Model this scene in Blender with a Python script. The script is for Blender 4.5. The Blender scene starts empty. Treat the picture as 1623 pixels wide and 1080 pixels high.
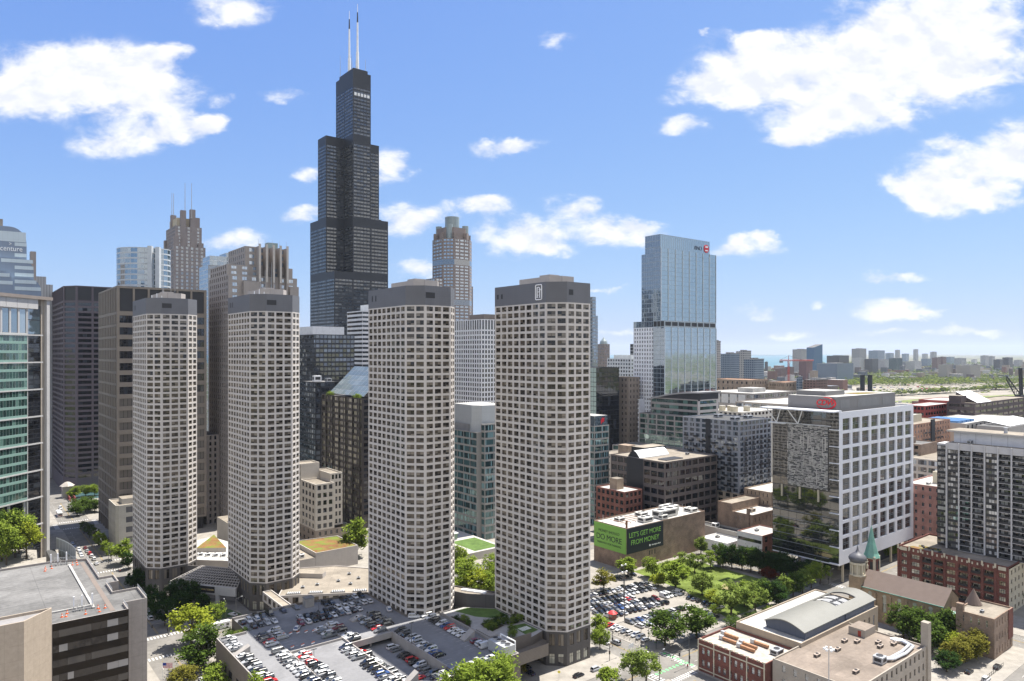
import bpy, math, random
from mathutils import Vector, Matrix
C = bpy.context.scene
COL = C.collection
rnd = random.Random(11)
# ------------------------------------------------------------------ camera, sky, sun, exposure
FPX, CXP, HYP, HC = 1120.0, 811.5, 559.0, 115.0
cam_d = bpy.data.cameras.new('camera'); cam = bpy.data.objects.new('camera', cam_d); COL.objects.link(cam)
cam.location = (0, 0, HC); cam.rotation_euler = (math.radians(90), 0, 0)
cam_d.sensor_width = 36.0; cam_d.lens = FPX / 1623.0 * 36.0; cam_d.shift_y = 19.0 / 1623.0
cam_d.clip_start = 1.0; cam_d.clip_end = 80000
C.camera = cam
SUN_AZ, SUN_EL = math.radians(53.8), math.radians(67.5)      # azimuth clockwise from +Y
C.view_settings.view_transform = 'Standard'; C.view_settings.look = 'None'
C.view_settings.gamma = 1.0; C.view_settings.use_curve_mapping = False
C.view_settings.exposure = 1.05
sun_d = bpy.data.lights.new('sun', 'SUN'); sun_d.energy = 5.0; sun_d.angle = math.radians(0.5); sun_d.color = (1.0, 0.95, 0.87)
sun = bpy.data.objects.new('sun', sun_d); COL.objects.link(sun)
sd = Vector((math.sin(SUN_AZ) * math.cos(SUN_EL), math.cos(SUN_AZ) * math.cos(SUN_EL), math.sin(SUN_EL)))
sun.rotation_euler = sd.to_track_quat('Z', 'Y').to_euler()

# clouds: where each one hangs (pixel of the photograph -> tangent of azimuth and elevation), and its size
CLOUDS = [(60,120,110,62),(150,122,120,72),(232,140,90,62),(205,220,88,36),(285,200,60,34),(268,92,46,24),(20,150,70,40),
 (368,14,80,34),(345,150,24,12),(335,195,32,24),(445,153,44,13),(482,262,34,20),(478,338,34,17),(380,380,72,28),(625,262,34,34),
 (655,345,62,30),(760,330,62,22),(830,372,92,34),(905,328,48,26),(975,365,92,28),(860,396,50,14),(650,430,52,22),(1020,350,40,14),
 (805,235,62,14),(880,62,38,14),(1125,48,12,8),(1180,105,110,62),(1125,140,76,30),(1300,130,150,86),(1400,60,140,76),(1550,75,130,100),(1330,190,140,40),(1210,58,44,20),(1085,195,46,20),(1440,110,120,80),(1240,210,60,18),(1500,30,120,60),
 (1440,300,56,34),(1530,270,100,54),(1612,250,80,62),(1480,306,70,38),(1580,316,60,22),(1500,225,50,16),(1415,180,40,14),
 (1180,392,52,26),(1210,376,18,14),(1418,446,46,10),(1200,490,46,12),(1255,524,54,8),(1300,487,14,8),(1420,490,68,19),(1525,530,78,11),(1402,523,48,7),(1475,505,40,8),(970,523,46,7),(960,465,30,6),(1060,480,30,6)]
world = bpy.data.worlds.new('World'); C.world = world; world.use_nodes = True
wt = world.node_tree; wn = wt.nodes; wl = wt.links; wn.clear()
def _n(t, **k):
    n = wn.new(t)
    for a, b in k.items(): setattr(n, a, b)
    return n
def _m(op, a, b=None, c=None):
    n = _n('ShaderNodeMath', operation=op)
    for i, v in enumerate((a, b, c)):
        if v is None: continue
        if isinstance(v, (int, float)): n.inputs[i].default_value = v
        else: wl.new(v, n.inputs[i])
    return n.outputs[0]
def _v(op, a, b=None):
    n = _n('ShaderNodeVectorMath', operation=op)
    for i, v in enumerate((a, b)):
        if v is None: continue
        if isinstance(v, tuple): n.inputs[i].default_value = v
        else: wl.new(v, n.inputs[i])
    return n
sky = _n('ShaderNodeTexSky'); sky.sky_type = 'NISHITA'; sky.sun_disc = False
sky.sun_elevation = SUN_EL; sky.sun_rotation = SUN_AZ; sky.altitude = 100; sky.air_density = 1.0; sky.dust_density = 0.6; sky.ozone_density = 2.0
tc = _n('ShaderNodeTexCoord'); sep = _n('ShaderNodeSeparateXYZ'); wl.new(tc.outputs['Generated'], sep.inputs[0])
ay = _m('MAXIMUM', sep.outputs[1], 0.03)
cu = _m('DIVIDE', sep.outputs[0], ay); cv = _m('DIVIDE', sep.outputs[2], ay)
comb = _n('ShaderNodeCombineXYZ'); wl.new(cu, comb.inputs[0]); wl.new(cv, comb.inputs[1])
nz1 = _n('ShaderNodeTexNoise'); nz1.inputs['Scale'].default_value = 7; nz1.inputs['Detail'].default_value = 6; nz1.inputs['Roughness'].default_value = 0.6
st_ = _v('MULTIPLY', comb.outputs[0], (1.0, 1.7, 1.0)); wl.new(st_.outputs[0], nz1.inputs['Vector'])
w1 = _v('SUBTRACT', nz1.outputs['Color'], (0.5, 0.5, 0.5)); w2 = _v('MULTIPLY', w1.outputs[0], (0.14, 0.075, 0.0)); uvw = _v('ADD', comb.outputs[0], w2.outputs[0]).outputs[0]
acc = None
for (px, py, rx, ry) in CLOUDS:
    d0 = _v('SUBTRACT', uvw, ((px - CXP) / FPX, (HYP - py) / FPX, 0.0))
    d1 = _v('MULTIPLY', d0.outputs[0], (FPX / rx * 0.82, FPX / ry * 0.82, 0.0))
    dd = _v('DOT_PRODUCT', d1.outputs[0], d1.outputs[0])
    f = _m('MAXIMUM', _m('SUBTRACT', 1.0, dd.outputs['Value']), 0.0)
    f = _m('MULTIPLY', f, f)
    if rx < 60 and ry < 20: f = _m('MULTIPLY', f, 0.62)        # thin wisps
    acc = f if acc is None else _m('ADD', acc, f)
acc = _m('MINIMUM', _m('MULTIPLY', acc, 1.25), 1.7)
def fbm(shift):
    n = _n('ShaderNodeTexNoise'); n.inputs['Scale'].default_value = 18; n.inputs['Detail'].default_value = 10; n.inputs['Roughness'].default_value = 0.6; n.inputs['Distortion'].default_value = 0.25
    wl.new(_v('ADD', st_.outputs[0], shift).outputs[0], n.inputs['Vector']); return n.outputs['Fac']
n0, n1 = fbm((0.0, 0.0, 0.0)), fbm((0.008, 0.036, 0.0))
gate = _m('MINIMUM', _m('MULTIPLY', acc, 2.6), 1.0)
dens = _m('ADD', acc, _m('MULTIPLY', _m('MULTIPLY', _m('SUBTRACT', n0, 0.5), 2.8), gate))
mr = _n('ShaderNodeMapRange', interpolation_type='SMOOTHSTEP'); mr.inputs['From Min'].default_value = 0.03; mr.inputs['From Max'].default_value = 1.35
wl.new(dens, mr.inputs['Value'])
shade = _n('ShaderNodeMixRGB'); shade.inputs[1].default_value = (3.35, 3.45, 3.75, 1); shade.inputs[2].default_value = (4.1, 4.1, 4.1, 1)
lit = _m('ADD', 0.60, _m('MULTIPLY', _m('SUBTRACT', n0, n1), 4.0)); lit.node.use_clamp = True
wl.new(lit, shade.inputs[0])
gd = _v('ADD', _v('MULTIPLY', sky.outputs[0], (0.104, 0.147, 0.53)).outputs[0], (1.0, 1.0, 1.0))      # rolls off the very bright horizon
grade = _v('DIVIDE', _v('MULTIPLY', sky.outputs[0], (0.56, 0.78, 2.45)).outputs[0], gd.outputs[0])
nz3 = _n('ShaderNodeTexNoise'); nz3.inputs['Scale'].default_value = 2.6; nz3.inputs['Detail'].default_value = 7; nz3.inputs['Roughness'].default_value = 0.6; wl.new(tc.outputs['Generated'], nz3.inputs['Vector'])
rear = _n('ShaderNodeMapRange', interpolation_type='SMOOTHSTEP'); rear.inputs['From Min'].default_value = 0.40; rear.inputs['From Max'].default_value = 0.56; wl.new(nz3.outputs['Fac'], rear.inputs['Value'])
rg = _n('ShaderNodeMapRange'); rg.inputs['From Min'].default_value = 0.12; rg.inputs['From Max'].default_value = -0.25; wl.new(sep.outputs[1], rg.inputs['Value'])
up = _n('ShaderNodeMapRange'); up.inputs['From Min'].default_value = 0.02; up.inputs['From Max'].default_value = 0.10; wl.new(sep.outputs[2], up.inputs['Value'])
rearf = _m('MULTIPLY', _m('MULTIPLY', rear.outputs[0], rg.outputs[0]), up.outputs[0])          # unseen clouds behind the camera, added to brighten the shaded faces
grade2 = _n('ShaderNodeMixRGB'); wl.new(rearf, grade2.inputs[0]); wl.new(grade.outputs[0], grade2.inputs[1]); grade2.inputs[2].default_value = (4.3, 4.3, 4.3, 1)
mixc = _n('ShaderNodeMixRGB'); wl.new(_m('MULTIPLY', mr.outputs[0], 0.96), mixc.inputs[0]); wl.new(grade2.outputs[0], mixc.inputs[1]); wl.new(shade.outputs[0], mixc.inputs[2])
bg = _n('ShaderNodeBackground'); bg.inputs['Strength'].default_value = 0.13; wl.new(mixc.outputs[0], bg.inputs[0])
wo = _n('ShaderNodeOutputWorld'); wl.new(bg.outputs[0], wo.inputs[0])

# ------------------------------------------------------------------ street grid
GA = math.radians(38.6); GC, GS = math.cos(GA), math.sin(GA)
def W(s, e, z=0.0): return Vector((s * GC - e * GS, s * GS + e * GC, z))
def SE(X, Y): return X * GC + Y * GS, -X * GS + Y * GC
def gp(px, py, z=0.0):                                     # where the ray through a pixel meets height z, in street-grid metres
    Y = (HC - z) * FPX / (py - HYP); return SE((px - CXP) / FPX * Y, Y)

# ------------------------------------------------------------------ materials
MATS = {}
def _new(name):
    m = bpy.data.materials.new(name); m.use_nodes = True; nt = m.node_tree; nt.nodes.clear()
    o = nt.nodes.new('ShaderNodeOutputMaterial'); return m, nt, nt.nodes, nt.links, o
def pbr(name, col, rough=0.8, var=0.10, scale=0.25, streak=False, metal=0.0, spec=0.4, bump=0.0, grid=None, gcol=0.75):
    if name in MATS: return MATS[name]
    m, nt, N, L, o = _new(name)
    b = N.new('ShaderNodeBsdfPrincipled'); b.inputs['Roughness'].default_value = rough; b.inputs['Metallic'].default_value = metal
    b.inputs['Specular IOR Level'].default_value = spec
    g = N.new('ShaderNodeNewGeometry'); mp = N.new('ShaderNodeMapping'); L.new(g.outputs['Position'], mp.inputs[0])
    mp.inputs['Scale'].default_value = (scale, scale, scale * (0.12 if streak else 1))
    n1 = N.new('ShaderNodeTexNoise'); n1.inputs['Scale'].default_value = 1.0; n1.inputs['Detail'].default_value = 6; n1.inputs['Roughness'].default_value = 0.65; L.new(mp.outputs[0], n1.inputs['Vector'])
    mr = N.new('ShaderNodeMapRange'); mr.inputs['From Min'].default_value = 0.3; mr.inputs['From Max'].default_value = 0.7
    mr.inputs['To Min'].default_value = 1 - var; mr.inputs['To Max'].default_value = 1 + var; L.new(n1.outputs['Fac'], mr.inputs['Value'])
    mx = N.new('ShaderNodeVectorMath'); mx.operation = 'SCALE'; mx.inputs[0].default_value = col[:3]; L.new(mr.outputs[0], mx.inputs['Scale'])
    out = mx.outputs[0]
    if grid:                                               # joints between panels, in the thing's own axes
        tcx = N.new('ShaderNodeTexCoord'); sx = N.new('ShaderNodeSeparateXYZ'); L.new(tcx.outputs['Object'], sx.inputs[0])
        ad = N.new('ShaderNodeMath'); ad.operation = 'ADD'; L.new(sx.outputs[0], ad.inputs[0]); L.new(sx.outputs[1], ad.inputs[1])
        res = None
        for src, per, w in ((ad.outputs[0], grid[0], grid[2]), (sx.outputs[2], grid[1], grid[2])):
            dv = N.new('ShaderNodeMath'); dv.operation = 'DIVIDE'; L.new(src, dv.inputs[0]); dv.inputs[1].default_value = per
            fr = N.new('ShaderNodeMath'); fr.operation = 'FRACT'; L.new(dv.outputs[0], fr.inputs[0])
            lt = N.new('ShaderNodeMath'); lt.operation = 'LESS_THAN'; L.new(fr.outputs[0], lt.inputs[0]); lt.inputs[1].default_value = w / per
            if res is None: res = lt.outputs[0]
            else:
                mxm = N.new('ShaderNodeMath'); mxm.operation = 'MAXIMUM'; L.new(res, mxm.inputs[0]); L.new(lt.outputs[0], mxm.inputs[1]); res = mxm.outputs[0]
        sc = N.new('ShaderNodeMapRange'); sc.inputs['To Min'].default_value = 1.0; sc.inputs['To Max'].default_value = gcol; L.new(res, sc.inputs['Value'])
        m2 = N.new('ShaderNodeVectorMath'); m2.operation = 'SCALE'; L.new(out, m2.inputs[0]); L.new(sc.outputs[0], m2.inputs['Scale']); out = m2.outputs[0]
    L.new(out, b.inputs['Base Color'])
    if bump:
        bp = N.new('ShaderNodeBump'); bp.inputs['Strength'].default_value = bump; bp.inputs['Distance'].default_value = 0.3; L.new(n1.outputs['Fac'], bp.inputs['Height']); L.new(bp.outputs[0], b.inputs['Normal'])
    L.new(b.outputs[0], o.inputs[0]); MATS[name] = m; return m
def brick(name, c1, c2, mortar, bw=0.6, bh=0.22):
    if name in MATS: return MATS[name]
    m, nt, N, L, o = _new(name)
    tcx = N.new('ShaderNodeTexCoord'); sx = N.new('ShaderNodeSeparateXYZ'); L.new(tcx.outputs['Object'], sx.inputs[0])
    ad = N.new('ShaderNodeMath'); ad.operation = 'ADD'; L.new(sx.outputs[0], ad.inputs[0]); L.new(sx.outputs[1], ad.inputs[1])
    cb = N.new('ShaderNodeCombineXYZ'); L.new(ad.outputs[0], cb.inputs[0]); L.new(sx.outputs[2], cb.inputs[1])
    br = N.new('ShaderNodeTexBrick'); L.new(cb.outputs[0], br.inputs['Vector']); br.inputs['Color1'].default_value = (*c1, 1); br.inputs['Color2'].default_value = (*c2, 1); br.inputs['Mortar'].default_value = (*mortar, 1)
    br.inputs['Scale'].default_value = 1.0; br.inputs['Brick Width'].default_value = bw; br.inputs['Row Height'].default_value = bh; br.inputs['Mortar Size'].default_value = 0.02
    n1 = N.new('ShaderNodeTexNoise'); n1.inputs['Scale'].default_value = 0.22; n1.inputs['Detail'].default_value = 7; L.new(tcx.outputs['Object'], n1.inputs['Vector'])
    mr = N.new('ShaderNodeMapRange'); mr.inputs['From Min'].default_value = 0.3; mr.inputs['From Max'].default_value = 0.7; mr.inputs['To Min'].default_value = 0.72; mr.inputs['To Max'].default_value = 1.28; L.new(n1.outputs['Fac'], mr.inputs['Value'])
    mx = N.new('ShaderNodeVectorMath'); mx.operation = 'SCALE'; L.new(br.outputs['Color'], mx.inputs[0]); L.new(mr.outputs[0], mx.inputs['Scale'])
    b = N.new('ShaderNodeBsdfPrincipled'); b.inputs['Roughness'].default_value = 0.9; L.new(mx.outputs[0], b.inputs['Base Color']); L.new(b.outputs[0], o.inputs[0])
    MATS[name] = m; return m
def roofmat(name, col, var=0.25, seam=2.4, seamk=0.8, patch=0.14, rough=0.95, col2=None):
    """flat roofing: sheets with seams, patched areas and rain stains, in the thing's own axes"""
    if name in MATS: return MATS[name]
    m, nt, N, L, o = _new(name); tcx = N.new('ShaderNodeTexCoord'); b = N.new('ShaderNodeBsdfPrincipled'); b.inputs['Roughness'].default_value = rough; b.inputs['Specular IOR Level'].default_value = .2
    def mth(op, a, c):
        n = N.new('ShaderNodeMath'); n.operation = op
        for i, v in enumerate((a, c)):
            if isinstance(v, (int, float)): n.inputs[i].default_value = v
            else: L.new(v, n.inputs[i])
        return n.outputs[0]
    k = None
    for sc, det, amp in ((0.07, 4, var), (0.9, 8, var * .55)):
        n1 = N.new('ShaderNodeTexNoise'); n1.inputs['Scale'].default_value = sc; n1.inputs['Detail'].default_value = det; n1.inputs['Roughness'].default_value = .7; L.new(tcx.outputs['Object'], n1.inputs['Vector'])
        mr = N.new('ShaderNodeMapRange'); mr.inputs['From Min'].default_value = .3; mr.inputs['From Max'].default_value = .7; mr.inputs['To Min'].default_value = 1 - amp; mr.inputs['To Max'].default_value = 1 + amp; L.new(n1.outputs['Fac'], mr.inputs['Value']); k = mr.outputs[0] if k is None else mth('MULTIPLY', k, mr.outputs[0])
    vo = N.new('ShaderNodeTexVoronoi'); vo.distance = 'CHEBYCHEV'; vo.inputs['Scale'].default_value = .13; L.new(tcx.outputs['Object'], vo.inputs['Vector']); sv = N.new('ShaderNodeSeparateColor'); L.new(vo.outputs['Color'], sv.inputs[0])
    k = mth('MULTIPLY', k, mth('ADD', 1 - patch, mth('MULTIPLY', sv.outputs[0], 2 * patch)))
    sx = N.new('ShaderNodeSeparateXYZ'); L.new(tcx.outputs['Object'], sx.inputs[0])
    for src, per in ((sx.outputs[1], seam), (sx.outputs[0], seam * 5)):
        lt = mth('LESS_THAN', mth('FRACT', mth('DIVIDE', src, per), 0.0), .12 / per * 2); k = mth('MULTIPLY', k, mth('SUBTRACT', 1.0, mth('MULTIPLY', lt, 1 - seamk)))
    mx = N.new('ShaderNodeVectorMath'); mx.operation = 'SCALE'; mx.inputs[0].default_value = col; L.new(k, mx.inputs['Scale']); out = mx.outputs[0]
    if col2:
        n2 = N.new('ShaderNodeTexNoise'); n2.inputs['Scale'].default_value = .16; n2.inputs['Detail'].default_value = 8; n2.inputs['Roughness'].default_value = .75; L.new(tcx.outputs['Object'], n2.inputs['Vector'])
        m2 = N.new('ShaderNodeMapRange'); m2.inputs['From Min'].default_value = .46; m2.inputs['From Max'].default_value = .56; L.new(n2.outputs['Fac'], m2.inputs['Value']); m3 = N.new('ShaderNodeMixRGB'); L.new(m2.outputs[0], m3.inputs[0]); L.new(out, m3.inputs[1]); m3.inputs[2].default_value = (*col2, 1); out = m3.outputs[0]
    L.new(out, b.inputs['Base Color']); L.new(b.outputs[0], o.inputs[0]); MATS[name] = m; return m
def glass(name, dark=(0.02, 0.022, 0.025), mid=None, light=None, refl=0.12, tint=(1, 1, 1), jit=0.02, pm=0.25, pl=0.15, rough=0.03, wav=0.02, ior=1.5):
    if name in MATS: return MATS[name]
    mid = mid or dark; light = light or dark
    m, nt, N, L, o = _new(name)
    g = N.new('ShaderNodeNewGeometry'); oi = N.new('ShaderNodeObjectInfo')
    a = N.new('ShaderNodeMath'); a.operation = 'MULTIPLY_ADD'; L.new(oi.outputs['Random'], a.inputs[0]); a.inputs[1].default_value = 37.7; L.new(g.outputs['Random Per Island'], a.inputs[2])
    wnz = N.new('ShaderNodeTexWhiteNoise'); wnz.noise_dimensions = '1D'; L.new(a.outputs[0], wnz.inputs['W'])
    rp = N.new('ShaderNodeValToRGB'); rp.color_ramp.interpolation = 'CONSTANT'
    el = rp.color_ramp.elements; el[0].position = 0; el[0].color = (*dark, 1); el[1].position = 1 - pl; el[1].color = (*light, 1)
    e2 = el.new(max(0.001, 1 - pl - pm)); e2.color = (*mid, 1)
    L.new(wnz.outputs['Value'], rp.inputs[0])
    df = N.new('ShaderNodeBsdfDiffuse'); L.new(rp.outputs[0], df.inputs[0])
    gl = N.new('ShaderNodeBsdfGlossy'); gl.inputs['Roughness'].default_value = rough; gl.inputs[0].default_value = (*tint, 1)
    sb = N.new('ShaderNodeVectorMath'); sb.operation = 'SUBTRACT'; L.new(wnz.outputs['Color'], sb.inputs[0]); sb.inputs[1].default_value = (0.5, 0.5, 0.5)
    sl = N.new('ShaderNodeVectorMath'); sl.operation = 'SCALE'; L.new(sb.outputs[0], sl.inputs[0]); sl.inputs['Scale'].default_value = jit
    nzz = N.new('ShaderNodeTexNoise'); nzz.inputs['Scale'].default_value = 0.35; nzz.inputs['Detail'].default_value = 2; L.new(g.outputs['Position'], nzz.inputs['Vector'])
    s2 = N.new('ShaderNodeVectorMath'); s2.operation = 'SUBTRACT'; L.new(nzz.outputs['Color'], s2.inputs[0]); s2.inputs[1].default_value = (0.5, 0.5, 0.5)
    s3 = N.new('ShaderNodeVectorMath'); s3.operation = 'SCALE'; L.new(s2.outputs[0], s3.inputs[0]); s3.inputs['Scale'].default_value = wav
    a1 = N.new('ShaderNodeVectorMath'); L.new(g.outputs['Normal'], a1.inputs[0]); L.new(sl.outputs[0], a1.inputs[1])
    a2 = N.new('ShaderNodeVectorMath'); L.new(a1.outputs[0], a2.inputs[0]); L.new(s3.outputs[0], a2.inputs[1])
    nm = N.new('ShaderNodeVectorMath'); nm.operation = 'NORMALIZE'; L.new(a2.outputs[0], nm.inputs[0]); L.new(nm.outputs[0], gl.inputs['Normal'])
    fr = N.new('ShaderNodeFresnel'); fr.inputs[0].default_value = ior
    fm = N.new('ShaderNodeMath'); fm.operation = 'MULTIPLY_ADD'; L.new(fr.outputs[0], fm.inputs[0]); fm.inputs[1].default_value = 1 - refl; fm.inputs[2].default_value = refl; fm.use_clamp = True
    mx = N.new('ShaderNodeMixShader'); L.new(fm.outputs[0], mx.inputs[0]); L.new(df.outputs[0], mx.inputs[1]); L.new(gl.outputs[0], mx.inputs[2]); L.new(mx.outputs[0], o.inputs[0])
    MATS[name] = m; return m
def far_wall(name, col, gcol, mu=3.6, mv=3.4, wu=0.62, wv=0.52, rough=0.6):
    """a wall with rows of windows for buildings kilometres away"""
    if name in MATS: return MATS[name]
    m, nt, N, L, o = _new(name)
    tcx = N.new('ShaderNodeTexCoord'); sx = N.new('ShaderNodeSeparateXYZ'); L.new(tcx.outputs['Object'], sx.inputs[0])
    ad = N.new('ShaderNodeMath'); ad.operation = 'ADD'; L.new(sx.outputs[0], ad.inputs[0]); L.new(sx.outputs[1], ad.inputs[1])
    fs = []
    for src, per, w in ((ad.outputs[0], mu, wu), (sx.outputs[2], mv, wv)):
        dv = N.new('ShaderNodeMath'); dv.operation = 'DIVIDE'; L.new(src, dv.inputs[0]); dv.inputs[1].default_value = per
        fr = N.new('ShaderNodeMath'); fr.operation = 'FRACT'; L.new(dv.outputs[0], fr.inputs[0])
        lt = N.new('ShaderNodeMath'); lt.operation = 'LESS_THAN'; L.new(fr.outputs[0], lt.inputs[0]); lt.inputs[1].default_value = w; fs.append(lt.outputs[0])
    mul = N.new('ShaderNodeMath'); mul.operation = 'MULTIPLY'; L.new(fs[0], mul.inputs[0]); L.new(fs[1], mul.inputs[1])
    g = N.new('ShaderNodeNewGeometry'); sn = N.new('ShaderNodeSeparateXYZ'); L.new(g.outputs['Normal'], sn.inputs[0])
    ab = N.new('ShaderNodeMath'); ab.operation = 'LESS_THAN'; L.new(sn.outputs[2], ab.inputs[0]); ab.inputs[1].default_value = 0.5
    mu2 = N.new('ShaderNodeMath'); mu2.operation = 'MULTIPLY'; L.new(mul.outputs[0], mu2.inputs[0]); L.new(ab.outputs[0], mu2.inputs[1])
    mx = N.new('ShaderNodeMixRGB'); mx.inputs[1].default_value = (*col, 1); mx.inputs[2].default_value = (*gcol, 1); L.new(mu2.outputs[0], mx.inputs[0])
    b = N.new('ShaderNodeBsdfPrincipled'); L.new(mx.outputs[0], b.inputs['Base Color'])
    rr = N.new('ShaderNodeMapRange'); rr.inputs['To Min'].default_value = 0.85; rr.inputs['To Max'].default_value = 0.15; L.new(mu2.outputs[0], rr.inputs['Value']); L.new(rr.outputs[0], b.inputs['Roughness'])
    L.new(b.outputs[0], o.inputs[0]); MATS[name] = m; return m
def leafmat(name, c1, c2):
    if name in MATS: return MATS[name]
    m, nt, N, L, o = _new(name)
    g = N.new('ShaderNodeNewGeometry'); rp = N.new('ShaderNodeValToRGB'); el = rp.color_ramp.elements
    el[0].color = (*c1, 1); el[1].color = (*c2, 1); L.new(g.outputs['Random Per Island'], rp.inputs[0])
    d = N.new('ShaderNodeBsdfDiffuse'); t = N.new('ShaderNodeBsdfTranslucent'); L.new(rp.outputs[0], d.inputs[0]); L.new(rp.outputs[0], t.inputs[0])
    mx = N.new('ShaderNodeMixShader'); mx.inputs[0].default_value = 0.38; L.new(d.outputs[0], mx.inputs[1]); L.new(t.outputs[0], mx.inputs[2]); L.new(mx.outputs[0], o.inputs[0])
    MATS[name] = m; return m

# ------------------------------------------------------------------ mesh building
class MB:
    def __init__(self): self.v = []; self.f = []; self.m = []; self.mats = []
    def mi(self, mat):
        if mat not in self.mats: self.mats.append(mat)
        return self.mats.index(mat)
    def face(self, pts, mat):
        i = len(self.v); self.v.extend([tuple(p) for p in pts]); self.f.append(tuple(range(i, i + len(pts)))); self.m.append(self.mi(mat))
    def box(self, x0, y0, z0, x1, y1, z1, mat, top=None, bottom=True):
        i = len(self.v); k = self.mi(mat); kt = self.mi(top) if top else k
        self.v += [(x0,y0,z0),(x1,y0,z0),(x1,y1,z0),(x0,y1,z0),(x0,y0,z1),(x1,y0,z1),(x1,y1,z1),(x0,y1,z1)]
        fs = [((0,1,5,4),k),((1,2,6,5),k),((2,3,7,6),k),((3,0,4,7),k),((4,5,6,7),kt)]
        if bottom: fs.append(((3,2,1,0),k))
        for f, kk in fs: self.f.append(tuple(i + a for a in f)); self.m.append(kk)
    def prism(self, poly, z0, z1, mat, top=None, bottom=True):
        n = len(poly)
        for j in range(n):
            a, b = poly[j], poly[(j + 1) % n]
            self.face([(a[0],a[1],z0),(b[0],b[1],z0),(b[0],b[1],z1),(a[0],a[1],z1)], mat)
        self.face([(p[0],p[1],z1) for p in poly], top or mat)
        if bottom: self.face([(p[0],p[1],z0) for p in reversed(poly)], mat)
    def cyl(self, cx, cy, z0, z1, r0, r1, n, mat, top=None):
        i = len(self.v); k = self.mi(mat); kt = self.mi(top) if top else k
        for z, r in ((z0, r0), (z1, r1)):
            for j in range(n): t = 2 * math.pi * j / n; self.v.append((cx + r * math.cos(t), cy + r * math.sin(t), z))
        for j in range(n): self.f.append((i + j, i + (j + 1) % n, i + n + (j + 1) % n, i + n + j)); self.m.append(k)
        self.f.append(tuple(i + n + j for j in range(n))); self.m.append(kt)
        self.f.append(tuple(i + j for j in reversed(range(n)))); self.m.append(k)
    def tube(self, a, b, r, mat, n=6, r1=None):
        a = Vector(a); b = Vector(b); r1 = r if r1 is None else r1; d = (b - a).normalized()
        u = d.cross(Vector((0, 0, 1)) if abs(d.z) < 0.9 else Vector((1, 0, 0))).normalized(); w = d.cross(u)
        i = len(self.v); k = self.mi(mat)
        for p, rr in ((a, r), (b, r1)):
            for j in range(n): t = 2 * math.pi * j / n; self.v.append(tuple(p + (u * math.cos(t) + w * math.sin(t)) * rr))
        for j in range(n): self.f.append((i + j, i + (j + 1) % n, i + n + (j + 1) % n, i + n + j)); self.m.append(k)
        self.f.append(tuple(i + n + j for j in range(n))); self.m.append(k); self.f.append(tuple(i + j for j in reversed(range(n)))); self.m.append(k)
    def lathe(self, prof, n, mat, cx=0, cy=0):
        i = len(self.v); k = self.mi(mat)
        for r, z in prof:
            for j in range(n): t = 2 * math.pi * j / n; self.v.append((cx + r * math.cos(t), cy + r * math.sin(t), z))
        for q in range(len(prof) - 1):
            for j in range(n): self.f.append((i + q*n + j, i + q*n + (j+1) % n, i + (q+1)*n + (j+1) % n, i + (q+1)*n + j)); self.m.append(k)
        self.f.append(tuple(i + (len(prof)-1)*n + j for j in range(n))); self.m.append(k)
    def mesh(self, name, smooth=False):
        me = bpy.data.meshes.new(name); me.from_pydata(self.v, [], self.f)
        for mt in self.mats: me.materials.append(mt)
        if len(self.mats) > 1: me.polygons.foreach_set('material_index', self.m)
        if smooth: me.polygons.foreach_set('use_smooth', [True] * len(self.f))
        me.update(); return me
    def build(self, name, parent=None, smooth=False):
        return link(name, self.mesh(name, smooth), parent)
def link(name, me, parent=None, M=None):
    o = bpy.data.objects.new(name, me); COL.objects.link(o)
    if parent is not None: o.parent = parent
    if M is not None: o.matrix_local = M
    return o
def tag(o, label=None, cat=None, group=None, kind=None):
    if label: o['label'] = label
    if cat: o['category'] = cat
    if group: o['group'] = group
    if kind: o['kind'] = kind
    return o
USED = {}
def thing(name, label, cat, loc=(0, 0, 0), rot=0.0, group=None):
    o = bpy.data.objects.new(name, None); COL.objects.link(o); o.location = loc; o.rotation_euler = (0, 0, rot); o.empty_display_size = 0.5
    return tag(o, label, cat, group)
def structure(name, mb): return tag(mb.build(name), kind='structure')
ORD = ['first','second','third','fourth','fifth','sixth','seventh','eighth','ninth','tenth','eleventh','twelfth','thirteenth','fourteenth','fifteenth','sixteenth','seventeenth','eighteenth','nineteenth','twentieth','twenty-first','twenty-second','twenty-third','twenty-fourth','twenty-fifth','twenty-sixth','twenty-seventh','twenty-eighth','twenty-ninth','thirtieth']

def text_mesh(name, s, size, mat, depth=0.06, shear=0.0, spacing=1.0):
    cu_ = bpy.data.curves.new(name, 'FONT'); cu_.body = s; cu_.size = size; cu_.extrude = depth; cu_.align_x = 'CENTER'; cu_.shear = shear; cu_.space_character = spacing
    ob = bpy.data.objects.new(name, cu_); COL.objects.link(ob); bpy.context.view_layer.update()
    me = bpy.data.meshes.new_from_object(ob.evaluated_get(bpy.context.evaluated_depsgraph_get())); bpy.data.objects.remove(ob); bpy.data.curves.remove(cu_)
    me.materials.clear(); me.materials.append(mat); return me
def on_face(p, q, u, z, out=0.1):
    """matrix of something standing upright on the face p->q, u metres along it"""
    p = Vector((p[0], p[1])); q = Vector((q[0], q[1])); d = (q - p).normalized(); n = Vector((d.y, -d.x)); c = p + d * u + n * out
    return Matrix.Translation((c.x, c.y, z)) @ Matrix.Rotation(math.atan2(d.y, d.x), 4, 'Z')
def lettering(parent, s, size, mat, p, q, u, z, out=0.1, **k):
    return link('lettering', text_mesh('lettering', s, size, mat, **k), parent, on_face(p, q, u, z, out) @ Matrix.Rotation(math.pi / 2, 4, 'X'))

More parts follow.
